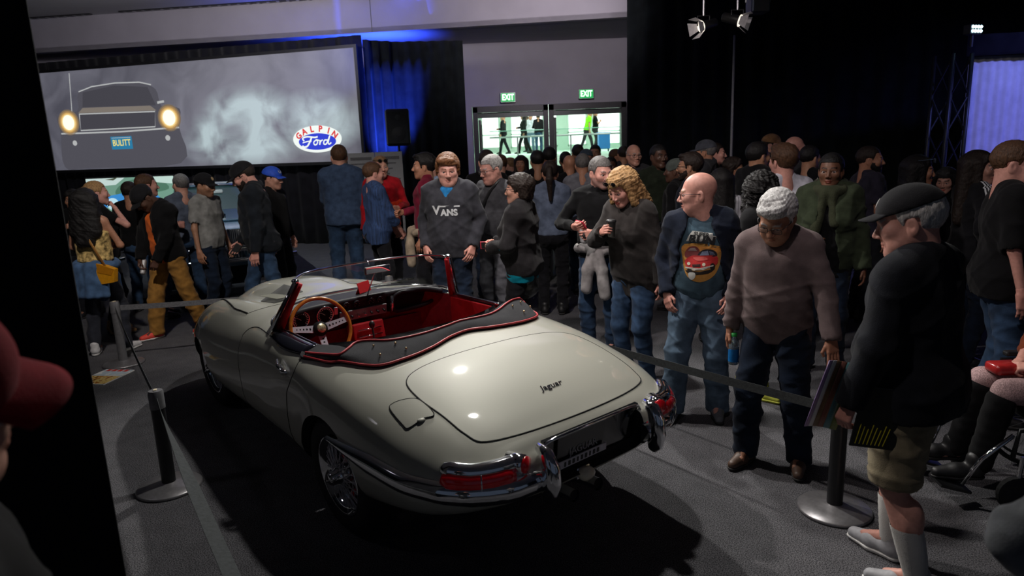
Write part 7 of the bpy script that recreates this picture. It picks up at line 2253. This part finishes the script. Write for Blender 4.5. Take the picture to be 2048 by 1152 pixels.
# yellow shoulder bag
gb_ = empty('shoulder_bag', world(girl, (0.19, -0.20, 0.90)), rad(-8), 'mustard yellow shoulder bag hanging on the woman in the patterned top', 'bag')
MUST = mat('mustard_leather', srgb(206, 140, 14), 0.5, bump=0.15)
m = MB().poly([(-0.085, 0, 0.09), (0.0, 0, 0.065), (0.10, 0, 0.03), (0.075, 0, -0.10), (-0.06, 0, -0.12), (-0.10, 0, -0.02)], (0, 1, 0), 0.06)
m.build('bag_body', MUST, gb_)
MB().poly([(-0.085, -0.004, 0.09), (0.0, -0.004, 0.065), (0.10, -0.004, 0.03), (0.06, -0.004, -0.03), (-0.08, -0.004, 0.0)], (0, 1, 0), 0.003).build('flap', mat('mustard_dark', srgb(180, 116, 10), 0.5), gb_)
a_ = world(girl, (0.19, -0.19, 0.97)); b_ = world(girl, (-0.13, -0.03, 1.49)); mid = world(girl, (0.05, -0.165, 1.25))
Rg = Matrix.Rotation(-rad(-8), 3, 'Z')
MB().tube([Rg @ (q - Vector(gb_.location)) for q in (a_, mid, b_)], 0.012, 8, flat=(0.25, 1.2)).build('strap', mat('strap_tan', srgb(170, 120, 60), 0.6), gb_, smooth=True)
# black leather handbag on chrome rings
hb_ = empty('handbag', (0.10, 6.02, 0.75), rad(-15), 'black leather handbag hanging from the arm of the woman in teal', 'handbag')
S_ = SDF((-0.17, -0.12, -0.18), (0.17, 0.12, 0.15), 0.008)
S_.ell((0, 0, -0.03), (0.135, 0.065, 0.10), 0.0); S_.ell((-0.05, 0, -0.01), (0.085, 0.06, 0.11), 0.05); S_.ell((0.075, 0, 0.02), (0.055, 0.045, 0.10), 0.05); S_.plane((-0.25, 0, 1), (0, 0, 0.07))
_v, _f = S_.mesh(); _v = wrinkle(_v, _f, 0.006, 26, 4, 6)
ob('bag_body', _v, _f, mat('black_leather', (0.018, 0.019, 0.020), 0.28, var=0.2, bump=0.3, bscale=60), hb_, smooth=True)
ft = hand_pt(bagw, 'L', 0, -0.12, 0)
for sx in (-0.09, 0.10):
    MB().tube([(sx, 0.0, 0.08), (sx * 0.7, 0.01, 0.22), (0.0, 0.02, 0.40)], 0.010, 8).build('strap', BLACK, hb_, smooth=True)
    MB().tube([(sx, 0.015 * math.cos(a), 0.10 + 0.022 * math.sin(a)) for a in np.linspace(0, 6.283, 13)[:-1]], 0.004, 6, closed=True).build('ring', CHROME, hb_, smooth=True)
    MB().tube([(sx, 0.012 * math.cos(a), 0.06 + 0.018 * math.sin(a)) for a in np.linspace(0, 6.283, 13)[:-1]], 0.004, 6, closed=True).build('ring', CHROME, hb_, smooth=True)
# sling strap of the grey-haired man
T = glm['T']; st = [T((-0.09, 0.02, 1.49)), T((-0.055, 0.12, 1.40)), T((0.02, 0.155, 1.25)), T((0.12, 0.15, 1.08))]
MB().tube([Vector(tuple(q * glm['s'])) for q in st], 0.02, 8, flat=(0.25, 1.0)).build('sling_strap', BLACK, glm['root'], smooth=True)

# ================================================================== NEAR RIGHT: grey sleeve, wheelchair
greyp = person((1.285, 1.12), 1.74, 62, 'person in a grey sweatshirt whose elbow reaches into the lower right corner', 0, 'fair', 'm', 'short', 'brown', topc=cm('grey_sweat', (104, 106, 110)), loose=0.02, R='front', L=((0.02, 0.24, 1.14), (1.0, 0.0, -0.25), (0.4, 0.8, 0.2), 'hold'))

wc = empty('wheelchair', (3.0, 3.5, 0), rad(84), 'black wheelchair standing beside the old man in khaki shorts', 'wheelchair')
WB_ = mat('wheelchair_black', (0.012, 0.013, 0.014), 0.35, 0.2)
for sx in (-1, 1):
    whl = MB().tube([(sx * 0.29, 0.30 * math.cos(a) - 0.05, 0.30 + 0.30 * math.sin(a)) for a in np.linspace(0, 6.283, 41)[:-1]], 0.014, 8, closed=True).build('wheel', RUBBER, wc, smooth=True)
    MB().tube([(sx * 0.325, 0.265 * math.cos(a) - 0.05, 0.30 + 0.265 * math.sin(a)) for a in np.linspace(0, 6.283, 41)[:-1]], 0.008, 6, closed=True).build('hand_rim', WB_, whl, smooth=True)
    sp = MB()
    for k in range(18):
        a = 6.283 * k / 18
        sp.tube([(sx * 0.30, -0.05, 0.30), (sx * 0.29, 0.29 * math.cos(a) - 0.05, 0.30 + 0.29 * math.sin(a))], 0.002, 4)
    sp.build('spokes', STEEL, whl)['kind'] = 'stuff'
    MB().lathe([(0.04, -0.02), (0.04, 0.02)], 14, (sx * 0.30, -0.05, 0.30), rot('Y', 90)).build('hub', WB_, whl)
    cs = MB().lathe([(0.09, -0.015), (0.095, 0), (0.09, 0.015)], 20, (sx * 0.24, 0.38, 0.095), rot('Y', 90)).build('caster', RUBBER, wc)
    MB().tube([(sx * 0.24, 0.38, 0.10), (sx * 0.24, 0.36, 0.30)], 0.012, 8).build('fork', STEEL, cs)
    MB().tube([(sx * 0.24, 0.42, 0.42), (sx * 0.22, 0.55, 0.28), (sx * 0.19, 0.62, 0.12)], 0.012, 8).build('leg_hanger', CHROME, wc, smooth=True)
    MB().box((sx * 0.15, 0.66, 0.10), (0.14, 0.16, 0.014), rot('X', 14)).build('footplate', WB_, wc)
    MB().tube([(sx * 0.25, -0.22, 0.1), (sx * 0.25, -0.22, 0.92), (sx * 0.25, -0.32, 0.95)], 0.013, 8).build('back_post', WB_, wc, smooth=True)
    MB().tube([(sx * 0.25, -0.22, 0.47), (sx * 0.25, 0.40, 0.45), (sx * 0.25, 0.42, 0.30)], 0.013, 8).build('side_rail', WB_, wc, smooth=True)
    ar = MB().box((sx * 0.27, 0.06, 0.70), (0.05, 0.30, 0.03), None, 0.01).build('armrest', BLACK, wc)
    sd = MB().box((sx * 0.265, 0.06, 0.58), (0.012, 0.34, 0.19)).build('side_panel', WB_, wc)
    V, F = text_mesh('drive', 0.085, 0.001, bold=0.002)
    ob('panel_lettering', place(V, (sx * 0.275, 0.08, 0.565), (0, -1.0 * -sx, 0), (0, 0, 1), (sx, 0, 0)), F, mat('panel_white', (0.4, 0.4, 0.42), 0.5), sd, smooth=False)
MB().box((0, 0.08, 0.48), (0.46, 0.46, 0.05), None, 0.015).build('seat', BLACK, wc)
MB().box((0, -0.20, 0.72), (0.46, 0.03, 0.42), rot('X', 4), 0.01).build('backrest', BLACK, wc)

# seated visitor in the wheelchair (local: facing +y)
sp_ = empty('person', (3.0, 3.5, 0), rad(84), 'seated visitor in speckled pale trousers and rust sleeves in the wheelchair', 'person', 'visitors around the silver car')
S_ = SDF((-0.34, -0.30, 0.05), (0.34, 0.75, 1.40), 0.013)
for sx in (-1, 1):
    S_.cone((sx * 0.09, -0.05, 1.02), (sx * 0.08, -0.08, 0.62), 0.105, 0.115, 0.05)
    S_.cone((sx * 0.04, -0.08, 1.12), (sx * 0.17, -0.07, 1.08), 0.045, 0.055, 0.04)
    S_.cone((sx * 0.19, -0.07, 1.06), (sx * 0.26, 0.06, 0.82), 0.045, 0.038, 0.03)
    S_.cone((sx * 0.26, 0.06, 0.82), (sx * 0.07, 0.24, 0.72), 0.036, 0.026, 0.02)
    S_.cone((sx * 0.10, -0.05, 0.58), (sx * 0.10, 0.40, 0.60), 0.075, 0.055, 0.04)
    S_.cone((sx * 0.10, 0.40, 0.60), (sx * 0.11, 0.50, 0.17), 0.045, 0.034, 0.02)
    S_.cone((sx * 0.11, 0.50, 0.17), (sx * 0.11, 0.64, 0.145), 0.032, 0.026, 0.02)
S_.cone((0, -0.09, 1.08), (0, -0.07, 1.20), 0.055, 0.05, 0.03)
_v, _f = S_.mesh()
hv, hf, lips, brow, brd, ev, ef, ec = head_mesh('f', 0.0075)
HOs = np.array([0, -0.05, 1.325])
gv, gf = hand_mesh('grip', 0.006)
VV = [_v, HOs + hv]; FF = [_f, hf + len(_v)]; nb = len(_v) + len(hv)
for sx in (-1, 1):
    wr = np.array([sx * 0.06, 0.245, 0.725]); d = np.array([-sx * 0.55, 0.75, -0.1]); d /= np.linalg.norm(d); n = np.array([0.3 * sx, 0.2, 1.0]); n -= d * (n @ d); n /= np.linalg.norm(n)
    M = np.stack([sx * np.cross(n, d), d, n], 1)
    VV.append(wr + (gv * 0.9) @ M.T); g = gf + nb; FF.append(g[:, ::-1] if np.linalg.det(M) < 0 else g); nb += len(gv)
Vs = np.concatenate(VV)
Vs = np.concatenate([Vs, HOs + ev]); FF.append(ef + nb)
ob('body', Vs, np.concatenate(FF), SKIN, sp_, col=np.concatenate([np.tile(np.array(SK['pink']), (nb, 1)), ec]))
_v, _f = hair_mesh('bob', 0.010); ob('hair', HOs + _v, _f, hairm('grey', HAIR['grey']), sp_)
def sgarm(name, prims, m, amp=0.003):
    return garment(dict(s=1.0, root=sp_), name, prims, m, 0.011, 5, amp)
SPECK = mat('speckled_trousers', srgb(170, 140, 140), 0.9, var=0.55, scale=170)
tr = []
for sx in (-1, 1):
    tr += [((sx * 0.10, -0.08, 0.58), (sx * 0.10, 0.40, 0.605), 0.088, 0.072, 0.03)]
sgarm('trousers', tr, SPECK)
for sx in (-1, 1):
    sgarm('dark_shin_cover', [((sx * 0.10, 0.42, 0.55), (sx * 0.11, 0.50, 0.20), 0.074, 0.060, 0.02)], BLK)  # plain black covering added over each shin to make it dark
tp_ = []
for sx in (-1, 1):
    tp_ += [((sx * 0.09, -0.05, 1.03), (sx * 0.09, -0.08, 0.64), 0.118, 0.125, 0.05), ((sx * 0.05, -0.08, 1.10), (sx * 0.18, -0.07, 1.07), 0.055, 0.062, 0.04), ((sx * 0.19, -0.07, 1.06), (sx * 0.26, 0.06, 0.82), 0.060, 0.055, 0.03), ((sx * 0.26, 0.06, 0.82), (sx * 0.15, 0.165, 0.76), 0.052, 0.045, 0.02)]
sgarm('jacket', tp_, cm('rust_jacket', (110, 52, 30)))
for sx in (-1, 1):
    (sv, sf), (ov, of) = shoe_meshes(0.010)
    a = ob('shoe', sv + np.array([sx * 0.12, 0.58, 0.115]), sf, BLACK, sp_); ob('sole', ov + np.array([sx * 0.12, 0.58, 0.115]), of, BLACK, a)
m = MB(); m.box((0, 0, 0.03), (0.16, 0.12, 0.06), None, 0.02)
pk = m.build('lap_purse', mat('red_gloss', (0.35, 0.02, 0.02), 0.2), None, smooth=True)
pk.location = Vector((3.0, 3.5, 0.665)) + Matrix.Rotation(rad(84), 3, 'Z') @ Vector((0.03, 0.34, 0)); tag(pk, 'glossy red purse on the lap of the seated visitor', 'purse')

# ================================================================== CARS BEHIND
def saloon(loc, yaw, paint, label, dz=0.0):
    c = empty('saloon_car', loc, yaw, label, 'car')
    gx = hermite([-2.9, -2.8, -2.4, -1.6, -0.9, 0.6, 1.3, 1.75, 1.85], [0.72, 0.80, 0.90, 0.94, 0.95, 0.95, 0.93, 0.88, 0.80])
    gw = hermite([-2.9, -2.8, -2.4, -1.0, 0.5, 1.4, 1.75, 1.85], [0.70, 0.82, 0.90, 0.92, 0.92, 0.92, 0.89, 0.82])
    xs = np.linspace(-2.9, 1.85, 40); K = 28
    V, F = [], []
    for x in xs:
        w_, zt = float(gw(x)), float(gx(x)); zb = 0.27; zm = (zt + zb) / 2; hh = (zt - zb) / 2
        for k in range(K):
            a = 6.2832 * k / K; e = 0.36
            V.append((x, w_ * math.copysign(abs(math.cos(a)) ** e, math.cos(a)), zm + hh * math.copysign(abs(math.sin(a)) ** e, math.sin(a)) + dz))
    for i in range(len(xs) - 1):
        for k in range(K): F.append((i * K + k, i * K + (k + 1) % K, (i + 1) * K + (k + 1) % K, (i + 1) * K + k))
    F += [tuple(range(K - 1, -1, -1)), tuple((len(xs) - 1) * K + k for k in range(K))]
    ob('body', V, F, paint, c, smooth=True, angle=40)
    MB().box((1.1, 0, 0.945 + dz), (1.2, 0.5, 0.03), rot('Y', 3), 0.012).build('bonnet_ridge', paint, c)
    # cabin
    ws_ = [Vector((0.42, 0.70, 0.94 + dz)), Vector((0.50, 0, 0.94 + dz)), Vector((0.42, -0.70, 0.94 + dz))]
    wt_ = [Vector((-0.22, 0.56, 1.31 + dz)), Vector((-0.16, 0, 1.33 + dz)), Vector((-0.22, -0.56, 1.31 + dz))]
    gl = mat('saloon_glass', (0.03, 0.07, 0.075), 0.04, coat=1.0, var=0)
    MB().grid(lambda u, v: (ws_[0].lerp(ws_[1], u * 2) if u < .5 else ws_[1].lerp(ws_[2], u * 2 - 1)).lerp(wt_[0].lerp(wt_[1], u * 2) if u < .5 else wt_[1].lerp(wt_[2], u * 2 - 1), v), 13, 5).build('windscreen', gl, c, smooth=True)
    rf = MB()
    def roof(u, v):
        x = -0.19 - 1.15 * u
        y = (2 * v - 1) * 0.58
        return Vector((x, y, 1.33 + dz + 0.02 * math.sin(3.14 * u) - 0.02 * abs(2 * v - 1) ** 3))
    rf.grid(roof, 10, 9); ro = rf.build('roof', paint, c, smooth=True); ro.modifiers.new('t', 'SOLIDIFY').thickness = 0.03
    for sx in (-1, 1):
        MB().poly([(0.42, sx * 0.71, 0.94 + dz), (-0.22, sx * 0.57, 1.31 + dz), (-1.3, sx * 0.57, 1.31 + dz), (-1.75, sx * 0.72, 0.94 + dz)], (0, sx, 0), 0.01).build('side_window', gl, c)
        MB().tube([(0.44, sx * 0.71, 0.94 + dz), (-0.22, sx * 0.575, 1.32 + dz)], 0.022, 8).build('pillar', paint, c, smooth=True)
        for x in (1.1, -1.75):
            MB().lathe([(0.2, -0.1), (0.32, -0.1), (0.34, -0.05), (0.34, 0.05), (0.32, 0.1), (0.2, 0.1)], 28, (x, sx * 0.78, 0.34 + dz), rot('X', 90)).build('wheel', RUBBER, c, smooth=True, angle=40)
        MB().box((1.86, sx * 0.60, 0.70 + dz), (0.03, 0.40, 0.16), None, 0.008).build('lamp_door', CHROME, c)
        MB().tube([(0.30, sx * 0.35, 0.96 + dz), (0.22, sx * 0.10, 0.985 + dz)], 0.008, 6).build('wiper', CHROME, c)
    MB().poly([(-1.3, 0.57, 1.31 + dz), (-1.3, -0.57, 1.31 + dz), (-1.85, -0.72, 0.95 + dz), (-1.85, 0.72, 0.95 + dz)], (0, 0, 1), 0.01).build('rear_window', gl, c)
    MB().tube([(0.43, 0.72, 0.95 + dz), (0.51, 0, 0.955 + dz), (0.43, -0.72, 0.95 + dz)], 0.012, 6).tube([(-0.21, 0.57, 1.325 + dz), (-0.15, 0, 1.345 + dz), (-0.21, -0.57, 1.325 + dz)], 0.014, 6).build('screen_trim', CHROME, c, smooth=True)
    MB().box((0.03, 0, 1.25 + dz), (0.02, 0.22, 0.055), None, 0.01).build('rear_view_mirror', mat('pale_mirror', (0.5, 0.55, 0.55), 0.3), c)
    gr_ = MB().box((1.865, 0, 0.70 + dz), (0.03, 0.86, 0.20)).build('grille', mat('grille_dark', (0.03, 0.03, 0.034), 0.4), c)
    bars = MB()
    for k in range(34): bars.box((1.885, -0.415 + k * 0.02515, 0.70 + dz), (0.012, 0.009, 0.18))
    for s_ in (-1, 1):
        for k in range(14): bars.box((1.885, s_ * (0.455 + k * 0.025), 0.70 + dz), (0.012, 0.009, 0.14))
    bars.build('grille_bars', CHROME, gr_)['kind'] = 'stuff'
    MB().box((1.90, 0, 0.70 + dz), (0.03, 0.035, 0.22), None, 0.005).build('badge', CHROME, gr_)
    blade([((1.90 - 0.10 * abs(t) ** 4, 0.93 * t, 0.53 + dz), (1, 0, 0)) for t in np.linspace(-1, 1, 21)], [0.055] * 21, 0.06, 'front_bumper', CHROME, c)
    lb = MB()
    for k in range(30): lb.box((1.86, -0.6 + k * 0.0414, 0.43 + dz), (0.012, 0.012, 0.10))
    lb.build('valance_bars', CHROME, c)['kind'] = 'stuff'
    blade([((1.88 - 0.08 * abs(t) ** 4, 0.92 * t, 0.36 + dz), (1, 0, 0)) for t in np.linspace(-1, 1, 21)], [0.035] * 21, 0.03, 'valance', CHROME, c)
    MB().box((1.30, 0.02, 0.965 + dz), (0.05, 0.02, 0.03)).build('bonnet_ornament', CHROME, c)
    return c
fwd = Vector((0.435, -0.9, 0)).normalized()
cpos = Vector((-3.98, 9.75, 0)) - fwd * 1.9
saloon((cpos.x, cpos.y, 0), math.atan2(fwd.y, fwd.x), mat('steel_blue_paint', (0.055, 0.12, 0.19), 0.25, 0.4, var=0.02, coat=1.0), 'dark steel blue vintage saloon with fine chrome grille on a low platform', 0.125)
pf = MB().box((0, 0, 0.06), (5.0, 2.6, 0.12), None, 0.01).build('display_platform', cm('grey_platform_carpet', (60, 60, 66)), None)
pf.location = (cpos.x + fwd.x * -0.45, cpos.y + fwd.y * -0.45, 0); pf.rotation_euler = (0, 0, math.atan2(fwd.y, fwd.x)); tag(pf, 'low grey carpeted platform under the steel blue saloon', 'platform')
saloon((-8.3, 10.9, 0), rad(-20), mat('pale_green_paint', (0.30, 0.42, 0.36), 0.3, 0.3, var=0.02, coat=1.0), 'pale green vintage car mostly hidden behind the near black drape', 0.0)
